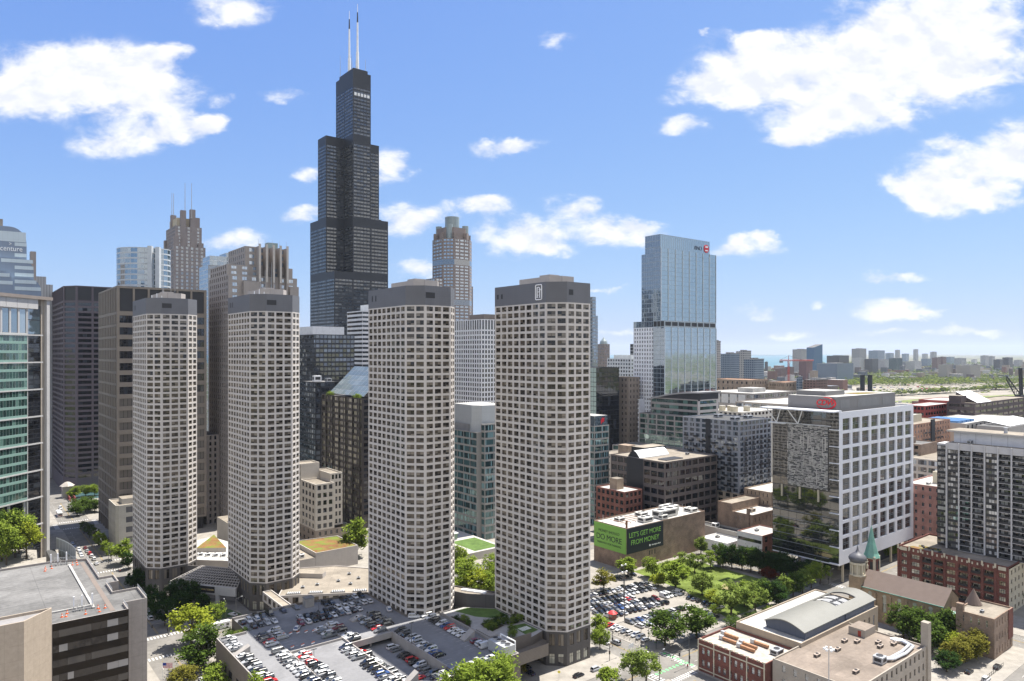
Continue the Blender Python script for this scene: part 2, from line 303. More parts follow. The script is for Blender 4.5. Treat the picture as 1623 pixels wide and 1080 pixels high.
# ------------------------------------------------------------------ buildings
WIN = {}
def win_mesh(key):
    if key in WIN: return WIN[key]
    w, h, us, vs, gm, fm, bar = key
    mb = MB(); mb.face([(-w/2,0,0),(w/2,0,0),(w/2,0,h),(-w/2,0,h)], fm)
    ux = [0.0] + list(us) + [1.0]; vz = [0.0] + list(vs) + [1.0]
    for i in range(len(ux) - 1):
        for j in range(len(vz) - 1):
            a0, a1 = -w/2 + ux[i]*w + bar/2, -w/2 + ux[i+1]*w - bar/2; b0, b1 = vz[j]*h + bar/2, vz[j+1]*h - bar/2
            mb.face([(a0,-.05,b0),(a1,-.05,b0),(a1,-.05,b1),(a0,-.05,b1)], gm)
    WIN[key] = mb.mesh('window'); return WIN[key]
def even(n): return tuple(round(i / n, 4) for i in range(1, n))
def ST(mat, gm, fm, mod=None, cols=None, fh=None, rows=None, wf=0.7, hf=0.6, sf=None, rec=0.2, mu=0.3, mu1=None, zb=0.0, zt=0.0, nx=1, nz=1, us=None, vs=None, bar=0.12, name='window'):
    return dict(mat=mat, gm=gm, fm=fm, mod=mod, cols=cols, fh=fh, rows=rows, wf=wf, hf=hf, sf=sf, rec=rec, mu=mu, mu1=mu if mu1 is None else mu1, zb=zb, zt=zt,
                us=us if us is not None else even(nx), vs=vs if vs is not None else even(nz), bar=bar, name=name)
class Bld:
    def __init__(self, name, label, cat, s, e, rot=GA, z=0.0, group=None):
        self.loc = W(s, e, z); self.rot = rot; self.o = thing(name, label, cat, self.loc, rot, group); self.parts = {}; self.items = []
    def part(self, n):
        if n not in self.parts: self.parts[n] = MB()
        return self.parts[n]
    def facade(self, p, q, z0, z1, st, mat, part='wall'):
        wb = self.part(part); p = Vector((p[0], p[1])); q = Vector((q[0], q[1])); L = (q - p).length; d = (q - p) / L; n = Vector((d.y, -d.x))
        def P(u, z, dep=0.0): a = p + d * u - n * dep; return (a.x, a.y, z)
        if st is None:
            wb.face([P(0,z0),P(L,z0),P(L,z1),P(0,z1)], mat); return
        mat = st['mat'] or mat; mu0, mu1 = st['mu'], st['mu1']
        cols = st['cols'] or max(1, round((L - mu0 - mu1) / st['mod'])); cw = (L - mu0 - mu1) / cols
        zb, zt = z0 + st['zb'], z1 - st['zt']; rows = st['rows'] or max(1, round((zb - zt) / -st['fh'])); rh = (zt - zb) / rows
        ww, wh = round(cw * st['wf'], 3), round(rh * st['hf'], 3); so = rh * (st['sf'] if st['sf'] is not None else (1 - st['hf']) * 0.5); rec = st['rec']
        key = (ww, wh, st['us'], st['vs'], st['gm'], st['fm'], st['bar']); ang = math.atan2(d.y, d.x)
        u = 0.0
        for c in range(cols):
            a0 = mu0 + c * cw + (cw - ww) / 2; a1 = a0 + ww
            wb.face([P(u,z0),P(a0,z0),P(a0,z1),P(u,z1)], mat); u = a1; zc = z0
            for r in range(rows):
                b0 = zb + r * rh + so; b1 = b0 + wh
                wb.face([P(a0,zc),P(a1,zc),P(a1,b0),P(a0,b0)], mat); zc = b1
                wb.face([P(a0,b0),P(a1,b0),P(a1,b0,rec),P(a0,b0,rec)], mat); wb.face([P(a0,b1,rec),P(a1,b1,rec),P(a1,b1),P(a0,b1)], mat)
                wb.face([P(a0,b0),P(a0,b0,rec),P(a0,b1,rec),P(a0,b1)], mat); wb.face([P(a1,b0,rec),P(a1,b0),P(a1,b1),P(a1,b1,rec)], mat)
                self.items.append((key, Vector(P((a0 + a1) / 2, b0, rec)), ang, st['name']))
            wb.face([P(a0,zc),P(a1,zc),P(a1,z1),P(a0,z1)], mat)
        wb.face([P(u,z0),P(L,z0),P(L,z1),P(u,z1)], mat)
    def tower(self, poly, z0, z1, sts, mat, roof=None, par=0.9, part='wall', roofname='roof'):
        n = len(poly)
        for j in range(n): self.facade(poly[j], poly[(j+1) % n], z0, z1, sts[j] if j < len(sts) else None, mat, part)
        if roof:
            self.roof(poly, z1, mat, roof, par, roofname)
    def roof(self, poly, z, mat, roof, par=0.9, roofname='roof', t=0.4):
        rb = self.part(roofname); n = len(poly); inn = []
        for j in range(n):
            a, b, c = Vector(poly[j-1][:2]), Vector(poly[j][:2]), Vector(poly[(j+1) % n][:2])
            d1 = (b - a).normalized(); d2 = (c - b).normalized(); n1 = Vector((-d1.y, d1.x)); n2 = Vector((-d2.y, d2.x)); k = 1 + n1.dot(n2)
            inn.append(b + (n1 + n2) * (t / max(k, 0.3)))
        for j in range(n):
            a, b = poly[j], poly[(j+1) % n]; c, d = inn[(j+1) % n], inn[j]
            rb.face([(a[0],a[1],z),(b[0],b[1],z),(c.x,c.y,z),(d.x,d.y,z)], mat); rb.face([(d.x,d.y,z),(c.x,c.y,z),(c.x,c.y,z-par),(d.x,d.y,z-par)], mat)
        rb.face([(p.x,p.y,z-par) for p in inn], roof)
    def boxy(self, x0, y0, x1, y1, z0, z1, north, west, mat, roof=None, par=0.9, south=None, east=None, part='wall', roofname='roof'):
        """axis-aligned block: north is the face x=x0, west the face y=y0"""
        self.tower([(x0,y1),(x0,y0),(x1,y0),(x1,y1)], z0, z1, [north, west, south, east], mat, roof, par, part, roofname)
    def unit(self, x, y, z, w, d, h, mat, fans=2):
        mb = MB(); mb.box(x-w/2, y-d/2, z+0.25, x+w/2, y+d/2, z+h, mat)
        for sx in (-1, 1):
            for sy in (-1, 1): mb.box(x+sx*w*.42-.1, y+sy*d*.42-.1, z-0.05, x+sx*w*.42+.1, y+sy*d*.42+.1, z+0.25, mat)
        mb.box(x-w/2-.04, y-d*.35, z+h*.35, x-w/2, y+d*.35, z+h*.8, DARKM); mb.box(x-w*.35, y-d/2-.04, z+h*.35, x+w*.35, y-d/2, z+h*.8, DARKM)
        for i in range(fans):
            fx = x + ((i + .5) / fans - .5) * w; r = min(w / fans, d) * .36
            mb.cyl(fx, y, z+h, z+h+.25, r, r, 10, mat, DARKM)
        return mb.build('rooftop_unit', self.o)
    def mast(self, x, y, z, h, mat, r=0.12):
        mb = MB(); mb.tube((x,y,z),(x,y,z+h), r, mat, 5, r*.5); mb.box(x-r*2.5, y-r*2.5, z, x+r*2.5, y+r*2.5, z+.3, mat)
        return mb.build('antenna', self.o)
    def finish(self, cap=100):
        for n, mb in self.parts.items(): mb.build(n.rstrip('_'), self.o)
        if not self.items: return self
        R = Matrix.Translation(self.loc) @ Matrix.Rotation(self.rot, 4, 'Z'); camp = Vector((0, 0, HC)); by = {}
        for it in self.items: by.setdefault(it[3], []).append(it)
        for nm, its in by.items():
            def score(it):
                wp = R @ it[1]; nrm = R.to_3x3() @ Vector((math.sin(it[2]), -math.cos(it[2]), 0)); v = camp - wp; D = v.length
                X = wp.x / max(wp.y, 1) * FPX + CXP; Yp = HYP - FPX * (wp.z - HC) / max(wp.y, 1); f = max(nrm.dot(v) / D, 0.001)
                if not (-10 < X < 1633 and -10 < Yp < 1090): f *= .01
                return -(it[0][0] * it[0][1] * f / (D * D))
            its.sort(key=score)
            for key, pos, ang, _ in its[:cap]:
                link(nm, win_mesh(key), self.o, Matrix.Translation(pos) @ Matrix.Rotation(ang, 4, 'Z'))
            if len(its) > cap:
                mb = MB()
                for key, pos, ang, _ in its[cap:]:
                    me = win_mesh(key); ca, sa = math.cos(ang), math.sin(ang)
                    for pl in me.polygons:
                        mb.face([(pos.x + me.vertices[i].co.x*ca - me.vertices[i].co.y*sa, pos.y + me.vertices[i].co.x*sa + me.vertices[i].co.y*ca, pos.z + me.vertices[i].co.z) for i in pl.vertices], me.materials[pl.material_index])
                tag(mb.build(nm, self.o), kind='stuff')
        return self

# shared materials
DARKM = pbr('dark metal', (0.03, 0.03, 0.033), 0.5)
GALV = pbr('galvanised metal', (0.42, 0.43, 0.44), 0.45, metal=0.3)
WHITEM = pbr('white painted metal', (0.78, 0.78, 0.77), 0.5)
STEEL = pbr('grey steel', (0.22, 0.22, 0.22), 0.5)
ROOF_G = roofmat('grey roof felt', (0.15, 0.147, 0.142), .30)
ROOF_W = roofmat('white roof membrane', (0.40, 0.39, 0.365), .22, 3.0, .85, .12)
ROOF_T = roofmat('tan gravel roof', (0.24, 0.21, 0.17), .24, 4.0, .88, .12)
ROOF_D = pbr('dark roof felt', (0.07, 0.07, 0.07), 0.95, 0.25, 0.15)
SEDUM = roofmat('sedum roof', (0.18, 0.095, 0.04), .35, 50, 1, .05, 1.0, (0.13, 0.165, 0.03))
CONC = pbr('pale concrete', (0.36, 0.34, 0.31), 0.85, 0.1, 0.2)
# ------------------------------------------------------------------ the setting: ground, lake, river, streets, pavements
def ground_mat():
    m, nt, N, L, o = _new('city ground')
    g = N.new('ShaderNodeNewGeometry'); n1 = N.new('ShaderNodeTexNoise'); n1.inputs['Scale'].default_value = 0.0035; n1.inputs['Detail'].default_value = 9; n1.inputs['Roughness'].default_value = 0.7; L.new(g.outputs['Position'], n1.inputs['Vector'])
    rp = N.new('ShaderNodeValToRGB'); el = rp.color_ramp.elements; el[0].position = 0.36; el[0].color = (0.19, 0.17, 0.15, 1); el[1].position = 0.62; el[1].color = (0.075, 0.10, 0.035, 1)
    a = el.new(0.45); a.color = (0.20, 0.17, 0.15, 1); b_ = el.new(0.52); b_.color = (0.10, 0.115, 0.05, 1)
    L.new(n1.outputs['Fac'], rp.inputs[0])
    n2 = N.new('ShaderNodeTexNoise'); n2.inputs['Scale'].default_value = 0.05; n2.inputs['Detail'].default_value = 6; L.new(g.outputs['Position'], n2.inputs['Vector'])
    mx = N.new('ShaderNodeMixRGB'); mx.blend_type = 'OVERLAY'; mx.inputs[0].default_value = 0.45; L.new(rp.outputs[0], mx.inputs[1]); L.new(n2.outputs['Fac'], mx.inputs[2])
    # the streets and paved blocks of downtown
    ln = N.new('ShaderNodeVectorMath'); ln.operation = 'LENGTH'; L.new(g.outputs['Position'], ln.inputs[0])
    mr = N.new('ShaderNodeMapRange'); mr.inputs['From Min'].default_value = 650; mr.inputs['From Max'].default_value = 1100; L.new(ln.outputs['Value'], mr.inputs['Value'])
    m2 = N.new('ShaderNodeMixRGB'); m2.inputs[1].default_value = (0.17, 0.16, 0.148, 1); L.new(mr.outputs[0], m2.inputs[0]); L.new(mx.outputs[0], m2.inputs[2])
    b = N.new('ShaderNodeBsdfPrincipled'); b.inputs['Roughness'].default_value = 0.95; b.inputs['Specular IOR Level'].default_value = 0.1; L.new(m2.outputs[0], b.inputs['Base Color']); L.new(b.outputs[0], o.inputs[0]); return m
def sheet(name, poly, z, mat, se=True):
    mb = MB(); mb.face([tuple(W(p[0], p[1], z)) if se else (p[0], p[1], z) for p in poly], mat); return structure(name, mb)
def rect(s0, e0, s1, e1): return [(s0, e0), (s1, e0), (s1, e1), (s0, e1)]
G = 60000
sheet('ground', [(-G, -G), (G, -G), (G, G), (-G, G)], 0.0, ground_mat(), False)
WATER = pbr('lake water', (0.06, 0.15, 0.18), 0.35, 0.05, 0.002, spec=0.15)
RIVERW = pbr('river water', (0.06, 0.12, 0.13), 0.08, 0.1, 0.02, spec=0.6)
sheet('lake', [(-30000, 5200), (1750, 5200), (2700, 5900), (3300, 7200), (40000*.47, 40000), (-30000, 40000)], 0.3, WATER, False)
sheet('far_shore', [(5000, 27000), (11000, 27000), (11000, 30000), (5000, 30000)], 12.0, pbr('far shore', (0.1, 0.12, 0.1)), False)
sheet('river', [(-700, 640), (3000, 640), (3000, 692), (-700, 692)], 0.05, RIVERW)
ROAD = pbr('asphalt', (0.175, 0.165, 0.15), 0.92, 0.25, 0.15, spec=0.2)
PAVE = pbr('pavement concrete', (0.27, 0.25, 0.22), 0.9, 0.2, 0.25, spec=0.2)
PAINT = pbr('white road paint', (0.50, 0.49, 0.47), 0.7, 0.35, 1.5); PAINTG = pbr('green road paint', (0.16, 0.55, 0.2), 0.7, 0.2, 1.0); PAINTY = pbr('yellow road paint', (0.40, 0.27, 0.06), 0.7, 0.2, 1.0)
ST_E = [(-78, -62), (58, 76), (198, 211), (326, 340), (445, 459), (570, 585)]           # streets running along e
ST_S = [(70, 86), (160, 177), (293, 310), (425, 441), (543, 560), (700, 716)]          # streets running along s
for k, (a, b) in enumerate(ST_E): sheet('road', rect(a, -400, b, 1300), 0.02, ROAD)
for k, (a, b) in enumerate(ST_S): sheet('road', rect(-300, a, 1200, b), 0.03, ROAD)
def block(s0, e0, s1, e1):
    mb = MB(); mb.prism([tuple(W(s, e))[:2] for s, e in rect(s0, e0, s1, e1)], 0.004, 0.14, PAVE); structure('pavement', mb)
cs = [(-62, 58), (76, 198), (211, 326), (340, 445), (459, 570)]; ce = [(-120, 70), (86, 160), (177, 293), (310, 425), (441, 543), (560, 640)]
for a, b in cs:
    for c, d in ce: block(a, c, b, d)
# lane lines, crosswalks, green cycle strips
mk = MB()
def stripe(s0, e0, s1, e1, mat=PAINT, z=0.06): mk.face([tuple(W(s, e, z)) for s, e in rect(s0, e0, s1, e1)], mat)
def xwalk_e(e, s0, s1, w=2.6):                              # crossing a street that runs along e
    s = s0 + .5
    while s < s1 - .6: stripe(s, e - w/2, s + .6, e + w/2); s += 1.25
def xwalk_s(s, e0, e1, w=2.6):
    e = e0 + .5
    while e < e1 - .6: stripe(s - w/2, e, s + w/2, e + .6); e += 1.25
for (a, b) in ST_E[1:4]:
    for (c, d) in ST_S[:5]: xwalk_e(c - 2.2, a, b); xwalk_e(d + 2.2, a, b); xwalk_s(a - 2.2, c, d); xwalk_s(b + 2.2, c, d)
for (a, b) in ST_E[1:5]:
    for k in range(5):
        c, d = ST_S[k][1] + 6, ST_S[k+1][0] - 6; m = (a + b) / 2
        for off in (-.22, .22): stripe(m + off - .06, c, m + off + .06, d, PAINTY)
        for lane in (a + 3.2, b - 3.2):
            e = c
            while e < d - 3: stripe(lane - .07, e, lane + .07, e + 3); e += 8
for (c, d) in ST_S[:4]:
    for k in range(4):
        a, b = ST_E[k+1][1] + 6 if k else 6, (ST_E[k+1][0] if not k else 52) - 6
        if k: a, b = ST_E[k][1] + 6, ST_E[k+1][0] - 6
        m = (c + d) / 2
        for off in (-.22, .22): stripe(a, m + off - .06, b, m + off + .06, PAINTY)
        for lane in (c + 3.2, d - 3.2):
            s = a
            while s < b - 3: stripe(s, lane - .07, s + 3, lane + .07); s += 8
        stripe(b + 1.2, c + .4, b + 1.7, m - .5); stripe(a - 1.7, m + .5, a - 1.2, d - .4)
for k in range(9): stripe(197.5 + k * 1.9, 164.3, 198.4 + k * 1.9, 165.7, PAINTG, 0.07)
for k in range(7): stripe(213.2, 161.5 + k * 2.1, 214.6, 162.6 + k * 2.1, PAINTG, 0.07)
structure('road_markings', mk)
# car park, park lawn, plazas
LOT = pbr('worn lot asphalt', (0.26, 0.24, 0.21), 0.95, 0.16, 0.2, spec=0.15)
LAWN = pbr('lawn', (0.115, 0.15, 0.036), 1.0, 0.45, 0.10, spec=0.05)
LAWND = pbr('worn lawn', (0.25, 0.21, 0.11), 1.0, 0.3, 0.2, spec=0.05)
sheet('parking_lot', [(213.5, 182), (262, 180), (276, 214), (279, 252), (278, 290), (213.5, 290)], 0.16, LOT)
sheet('lawn', [(263, 180), (322, 180), (322, 250), (281, 250), (277.5, 214)], 0.165, LAWN)
pt = MB(); pt.face([tuple(W(303 + 9 * math.cos(t) * (1 + .2 * math.sin(3 * t)), 203 + 5.5 * math.sin(t), 0.19)) for t in [2 * math.pi * i / 20 for i in range(20)]], LAWND); structure('bare_patch', pt)
sheet('lawn', [(84, 316), (101, 316), (95, 340), (84, 350)], 0.165, pbr('shade-toned lawn', (0.05, 0.09, 0.03), 1.0, 0.3, 0.2))  # darker copy of the lawn green, with shade painted into it
sheet('drive', [(76, 350), (80, 352), (101, 322), (101, 310), (107, 310), (107, 330), (84, 366), (76, 366)], 0.17, ROAD)
# rail land and open ground to the south (right of the picture), 1.5 to 2.5 km away
def gx(px, py): Y = HC * FPX / (py - HYP); return ((px - CXP) / FPX * Y, Y)
sheet('rail_yard', [gx(*p) for p in ((1320,614),(1430,605),(1650,603),(1650,650),(1430,648),(1340,628))], 0.06, pbr('rail yard ground', (0.25, 0.225, 0.185), 1.0, 0.35, 0.012), False)
sheet('grass_field', [gx(*p) for p in ((1410,637),(1450,633),(1600,626),(1650,622),(1650,626.5),(1560,631.5),(1455,640))], 0.1, pbr('rough grass', (0.14, 0.165, 0.05), 1.0, 0.45, 0.02), False)
sheet('basin', [gx(*p) for p in ((1445,642.5),(1560,633),(1572,636),(1455,646.5))], 0.12, pbr('slip water', (0.2, 0.25, 0.31), 0.2, 0.1, 0.02), False)
mb = MB(); mb.prism([gx_[:2] for gx_ in [W(*gp(-40, 930, 9)), W(*gp(60, 898, 9)), W(*gp(58, 872, 9)), W(*gp(-40, 868, 9))]], 0.15, 9.0, pbr('plaza paving', (0.28, 0.26, 0.23), 0.9, 0.15, 0.3)); structure('plaza', mb)
# ------------------------------------------------------------------ the four octagonal apartment towers
CONC_T = pbr('tower concrete', (0.53, 0.495, 0.46), 0.8, 0.07, 0.12, True, grid=(3.87, 2.685, 0.05), gcol=0.86)
BAND_T = pbr('dark crown panels', (0.135, 0.138, 0.15), 0.6, 0.06, 0.2, grid=(1.3, 0.92, 0.05), gcol=0.82)
BASE_T = pbr('dark base stone', (0.085, 0.078, 0.074), 0.7, 0.1, 0.2, grid=(2.4, 0.85, 0.05), gcol=0.8)
PENT = pbr('penthouse concrete', (0.42, 0.38, 0.35), 0.85, 0.1, 0.2, grid=(3.0, 5.0, 0.06), gcol=0.8)
GL_T = glass('apartment glass', (0.018, 0.016, 0.014), (0.085, 0.070, 0.054), (0.20, 0.175, 0.14), refl=0.03, ior=1.38, tint=(1,.93,.84), jit=0.03, pm=0.42, pl=0.26, wav=0.03)  # warm pane tones: blinds, plus brown reflections put into the colour
GL_SH = glass('shop glass', (0.05, 0.05, 0.05), (0.32, 0.31, 0.25), (0.4, 0.4, 0.33), refl=0.06, pm=0.6, pl=0.25)
FR_D = pbr('dark window frame', (0.045, 0.042, 0.04), 0.5)
K = 5.48
T_POLY = [(0,31),(0,0),(K,-K),(K+11.9,-K),(2*K+11.9,0),(2*K+11.9,31),(K+11.9,31+K),(K,31+K)]
def win_T(cols, mu, wf=0.78): return ST(CONC_T, GL_T, FR_D, cols=cols, rows=45, wf=wf, hf=0.67, sf=0.14, rec=0.28, mu=mu, us=(0.5,), vs=(0.36,), bar=0.16)
def t_tower(s, e, label, zbase, emblem=False, masts=True, unlit=None):
    b = Bld('apartment_tower', label, 'tower', s, e, group='four octagonal apartment towers')
    z0, z1, z2 = 12.6, 133.4, 141.0
    sts = [win_T(8, .25), win_T(2, .12, .80), win_T(3, .3, .78), win_T(2, .15, .74), win_T(8, .25), win_T(2, .12), win_T(3, .3), win_T(2, .15)]
    b.tower(T_POLY, z0, z1, sts, CONC_T)
    b.tower([(x*1.0, y*1.0) for x, y in T_POLY], z1, z2, [None]*8, BAND_T, ROOF_G, 1.2, part='crown')
    shop = ST(BASE_T, GL_SH, FR_D, mod=4.2, rows=1, wf=0.6, hf=0.62, sf=0.12, rec=0.3, mu=0.6, us=(0.5,), vs=(0.7,), name='shop_window')
    up = ST(BASE_T, GL_T, FR_D, mod=4.2, rows=1, wf=0.62, hf=0.66, sf=0.2, rec=0.3, mu=0.6, us=(0.5,), name='window')
    b.tower(T_POLY, zbase, max(zbase + .2, 6.0), [shop]*4 if zbase < 3 else [], BASE_T, part='base')
    b.tower(T_POLY, max(zbase + .2, 6.0), z0, [up]*4 if zbase < 3 else [], BASE_T, part='base')
    # crown louvres
    for i, (f, u, w, h) in enumerate([(0, 3.6, .9, 2.4), (0, 6.6, .9, 2.4), (2, 2.4, 4.2, 2.2)] if unlit is None else unlit):
        mb = MB(); mb.box(-w/2, -.06, 0, w/2, .02, h, DARKM); o = mb.build('louvre', b.o)
        o.matrix_local = on_face(T_POLY[f], T_POLY[(f+1) % 8], u, 136.2, 0.0)
    pb = b.part('penthouse'); pb.prism([(7,6),(10,2),(16,2),(19,6),(19,24),(7,24)], 139.8, 144.0, PENT, ROOF_G, False)
    pb.box(9, 8, 144.0, 14, 14, 145.0, PENT)
    if masts:
        for (x, y, h) in ((9, 6, 9), (13, 9, 13), (16, 14, 10), (11, 18, 7)): b.mast(x, y, 144.0, h, GALV, 0.1)
        mb = MB(); mb.lathe([(.1,0),(.9,.25),(1.1,.6)], 12, WHITEM); o = mb.build('dish', b.o); o.location = (6, 9, 140.6); o.rotation_euler = (0.9, 0, 0.6)
        mb = MB()
        for k in range(5): mb.box(3 + k*2.2, 3, 139.8, 3.3 + k*2.2, 3.3, 142.6 + (k % 2), WHITEM)
        mb.build('roof_antennas', b.o); 
    if emblem:
        wht = pbr('emblem white', (0.85, 0.85, 0.85), 0.4); p, q = T_POLY[0], T_POLY[1]
        em = MB(); pts = []
        w, h, r = 1.75, 2.75, 0.45
        for cx, cz, a0 in ((w-r, h-r, 0), (-w+r, h-r, 90), (-w+r, -h+r, 180), (w-r, -h+r, 270)):
            for k in range(5): t = math.radians(a0 + k * 22.5); pts.append((cx + r*math.cos(t), cz + r*math.sin(t)))
        for j in range(len(pts)):
            a, c = pts[j], pts[(j+1) % len(pts)]; em.tube((a[0], 0, a[1]), (c[0], 0, c[1]), 0.2, wht, 5)
        def bar(x0, z0_, x1, z1_): em.box(x0, -.12, z0_, x1, .05, z1_, wht)
        bar(-1.0, -1.9, -.55, 1.9); bar(-1.2, -2.05, -.4, -1.85); bar(-.95, 1.75, -.1, 1.95); bar(-.65, .0, -.1, .18)
        for k in range(8):
            t0, t1 = math.radians(90 - k*22.5), math.radians(90 - (k+1)*22.5); em.tube((-.1 + .85*math.cos(t0), 0, .95 + .9*math.sin(t0)), (-.1 + .85*math.cos(t1), 0, .95 + .9*math.sin(t1)), .17, wht, 5)
        bar(.45, -1.9, .85, 1.1); bar(.25, -2.05, 1.05, -1.85); bar(.05, .95, 1.4, 1.15); bar(1.25, .6, 1.4, 1.15); bar(-.5, -1.2, .0, -1.05)
        o = em.build('emblem', b.o); o.matrix_local = on_face(p, q, 27.0, 137.4, 0.1)
    return b.finish(100)
t_tower(73.6, 371, 'pale concrete octagonal apartment tower behind the entrance canopy, left of its three twins', 0.1)
t_tower(104.8, 318.2, 'octagonal apartment tower with roof antennas joined to the car park by a skywalk', 0.1)
t_tower(138.9, 240.3, 'octagonal apartment tower rising straight from the grey car park deck', 11.0, masts=False)
t_tower(171.6, 195.0, 'octagonal apartment tower with white letter emblem on its dark crown', 0.1, emblem=True, masts=False, unlit=[(0, 2.0, 1.0, 1.8), (0, 4.6, 1.0, 1.8), (2, 2.0, 2.2, 2.0)])

# ------------------------------------------------------------------ multi-storey car park between the towers
DECK = roofmat('car park deck', (0.195, 0.195, 0.20), .16, 8.5, .86, .06)
GWALL = pbr('ribbed garage wall', (0.17, 0.145, 0.12), 0.85, 0.1, 0.3, grid=(50.0, 0.45, 0.12), gcol=0.7)
KERBC = pbr('garage parapet concrete', (0.30, 0.28, 0.26), 0.85, 0.15, 0.3)
ZD = 12.5
gar = thing('parking_garage', 'grey car park deck full of cars at the foot of the towers', 'car park', W(74.5, 185), GA)
def gs(s, e): return (s - 74.5, e - 185)
outline = [gs(*p) for p in [(74.5,262),(74.5,185),(151,185),(151,234.5),(138.8,240),(138.8,273),(110,278.5),(85,278.5),(85,262)]]
gw = MB()
for j in range(len(outline)):
    a, c = outline[j], outline[(j+1) % len(outline)]
    gw.face([(a[0],a[1],0.14),(c[0],c[1],0.14),(c[0],c[1],ZD+.9),(a[0],a[1],ZD+.9)], GWALL)
gw.build('outer_wall', gar)
for nm, poly, z in [('deck', [(74.5,185),(91,185),(91,278.5),(85,278.5),(85,262),(74.5,262)], ZD), ('deck', [(91,185),(110.3,185),(110.3,278.5),(91,278.5)], ZD), ('deck', [(110.3,229),(126.7,229),(126.7,275.3),(110.3,278.5)], ZD),
                    ('lower_deck', [(110.3,185),(126.7,185),(126.7,252),(110.3,252)], ZD-3.0), ('deck', [(126.7,185),(151,185),(151,234.5),(138.8,240),(138.8,273),(126.7,275.3)], ZD)]:
    mb = MB(); mb.face([(*gs(*p), z) for p in poly], DECK); mb.build(nm, gar)
def gbox(name, s0, e0, s1, e1, z0, z1, mat=KERBC):
    mb = MB(); a, c = gs(s0, e0), gs(s1, e1); mb.box(a[0], a[1], z0, c[0], c[1], z1, mat); return mb.build(name, gar)
gbox('parapet', 74.6, 185.1, 75.0, 261.9, ZD, ZD+.92); gbox('parapet', 74.6, 261.4, 85, 261.8, ZD, ZD+.93); gbox('parapet', 85.1, 278, 110, 278.4, ZD, ZD+.92)
gbox('parapet', 75.0, 185.1, 150.9, 185.5, ZD, ZD+.92); gbox('parapet', 150.5, 185.5, 150.9, 234, ZD, ZD+.92)
gbox('divider_wall', 90.85, 186, 91.15, 258, ZD, ZD+.6); gbox('divider_wall', 110.1, 186, 110.5, 251, ZD-3, ZD+.75); gbox('divider_wall', 126.5, 186, 126.9, 229, ZD-3, ZD+.75)
gbox('ramp_beam', 110.5, 228.4, 126.5, 229, ZD-1.3, ZD+.8); gbox('barrier_wall', 91.2, 234.6, 110.1, 235.0, ZD, ZD+.8); gbox('divider_wall', 126.55, 231, 126.85, 249, ZD, ZD+.5)
for k in range(5): gbox('column', 118.3, 229.6 + k*4.2, 118.8, 230.1 + k*4.2, ZD-3, ZD-.02)
gbox('inner_wall', 110.6, 251.6, 126.4, 252, ZD-3, ZD-.03, GWALL)
def wedge(s0, e0, s1, e1, h):
    mb = MB(); a, c = gs(s0, e0), gs(s1, e1)
    for f in ([(a[0],a[1],ZD),(c[0],a[1],ZD),(c[0],a[1],ZD+h),(a[0],a[1],ZD+.3)], [(c[0],a[1],ZD),(c[0],c[1],ZD),(c[0],c[1],ZD+h),(c[0],a[1],ZD+h)], [(c[0],c[1],ZD),(a[0],c[1],ZD),(a[0],c[1],ZD+.3),(c[0],c[1],ZD+h)], [(a[0],a[1],ZD+.3),(c[0],a[1],ZD+h),(c[0],c[1],ZD+h),(a[0],c[1],ZD+.3)], [(a[0],c[1],ZD),(a[0],a[1],ZD),(a[0],a[1],ZD+.3),(a[0],c[1],ZD+.3)]): mb.face(f, KERBC)
    mb.build('stair_head', gar)
wedge(75.2, 243.6, 80.5, 246.2, 2.6); wedge(111, 190.5, 114.8, 193, 2.8); wedge(143, 206.2, 147.5, 209.2, 2.8); wedge(120, 247.5, 124.5, 250.5, 1.8)
mb = MB(); a = gs(112.2, 273.2); mb.box(a[0], a[1], ZD, a[0]+3.6, a[1]+3.2, ZD+3.4, KERBC); mb.box(a[0]-.15, a[1]-.15, ZD+3.4, a[0]+3.75, a[1]+3.35, ZD+3.6, ROOF_G); mb.box(a[0]-.05, a[1]+.8, ZD, a[0], a[1]+1.9, ZD+2.1, STEEL); mb.build('lift_house', gar)
GAR_WIN = pbr('dark opening', (0.01, 0.01, 0.01), 0.9)
for e in (250, 244, 236, 214): gbox('wall_opening', 74.42, e, 74.5, e + 3.2, 5.2, 7.4, GAR_WIN)
mb = MB()
for s, e0, e1 in ((77.7, 187, 261), (88.4, 187, 258), (93.6, 187, 258), (107.6, 187, 250), (113.2, 231, 250), (124, 231, 250), (129.4, 187, 230), (143, 200, 236)):
    e = e0
    while e < e1:
        a, c = gs(s - 2.5, e - .05), gs(s + 2.5, e + .05); mb.face([(a[0],a[1],ZD+.02),(c[0],a[1],ZD+.02),(c[0],c[1],ZD+.02),(a[0],c[1],ZD+.02)], PAINT); e += 2.65
mb.build('bay_lines', gar)
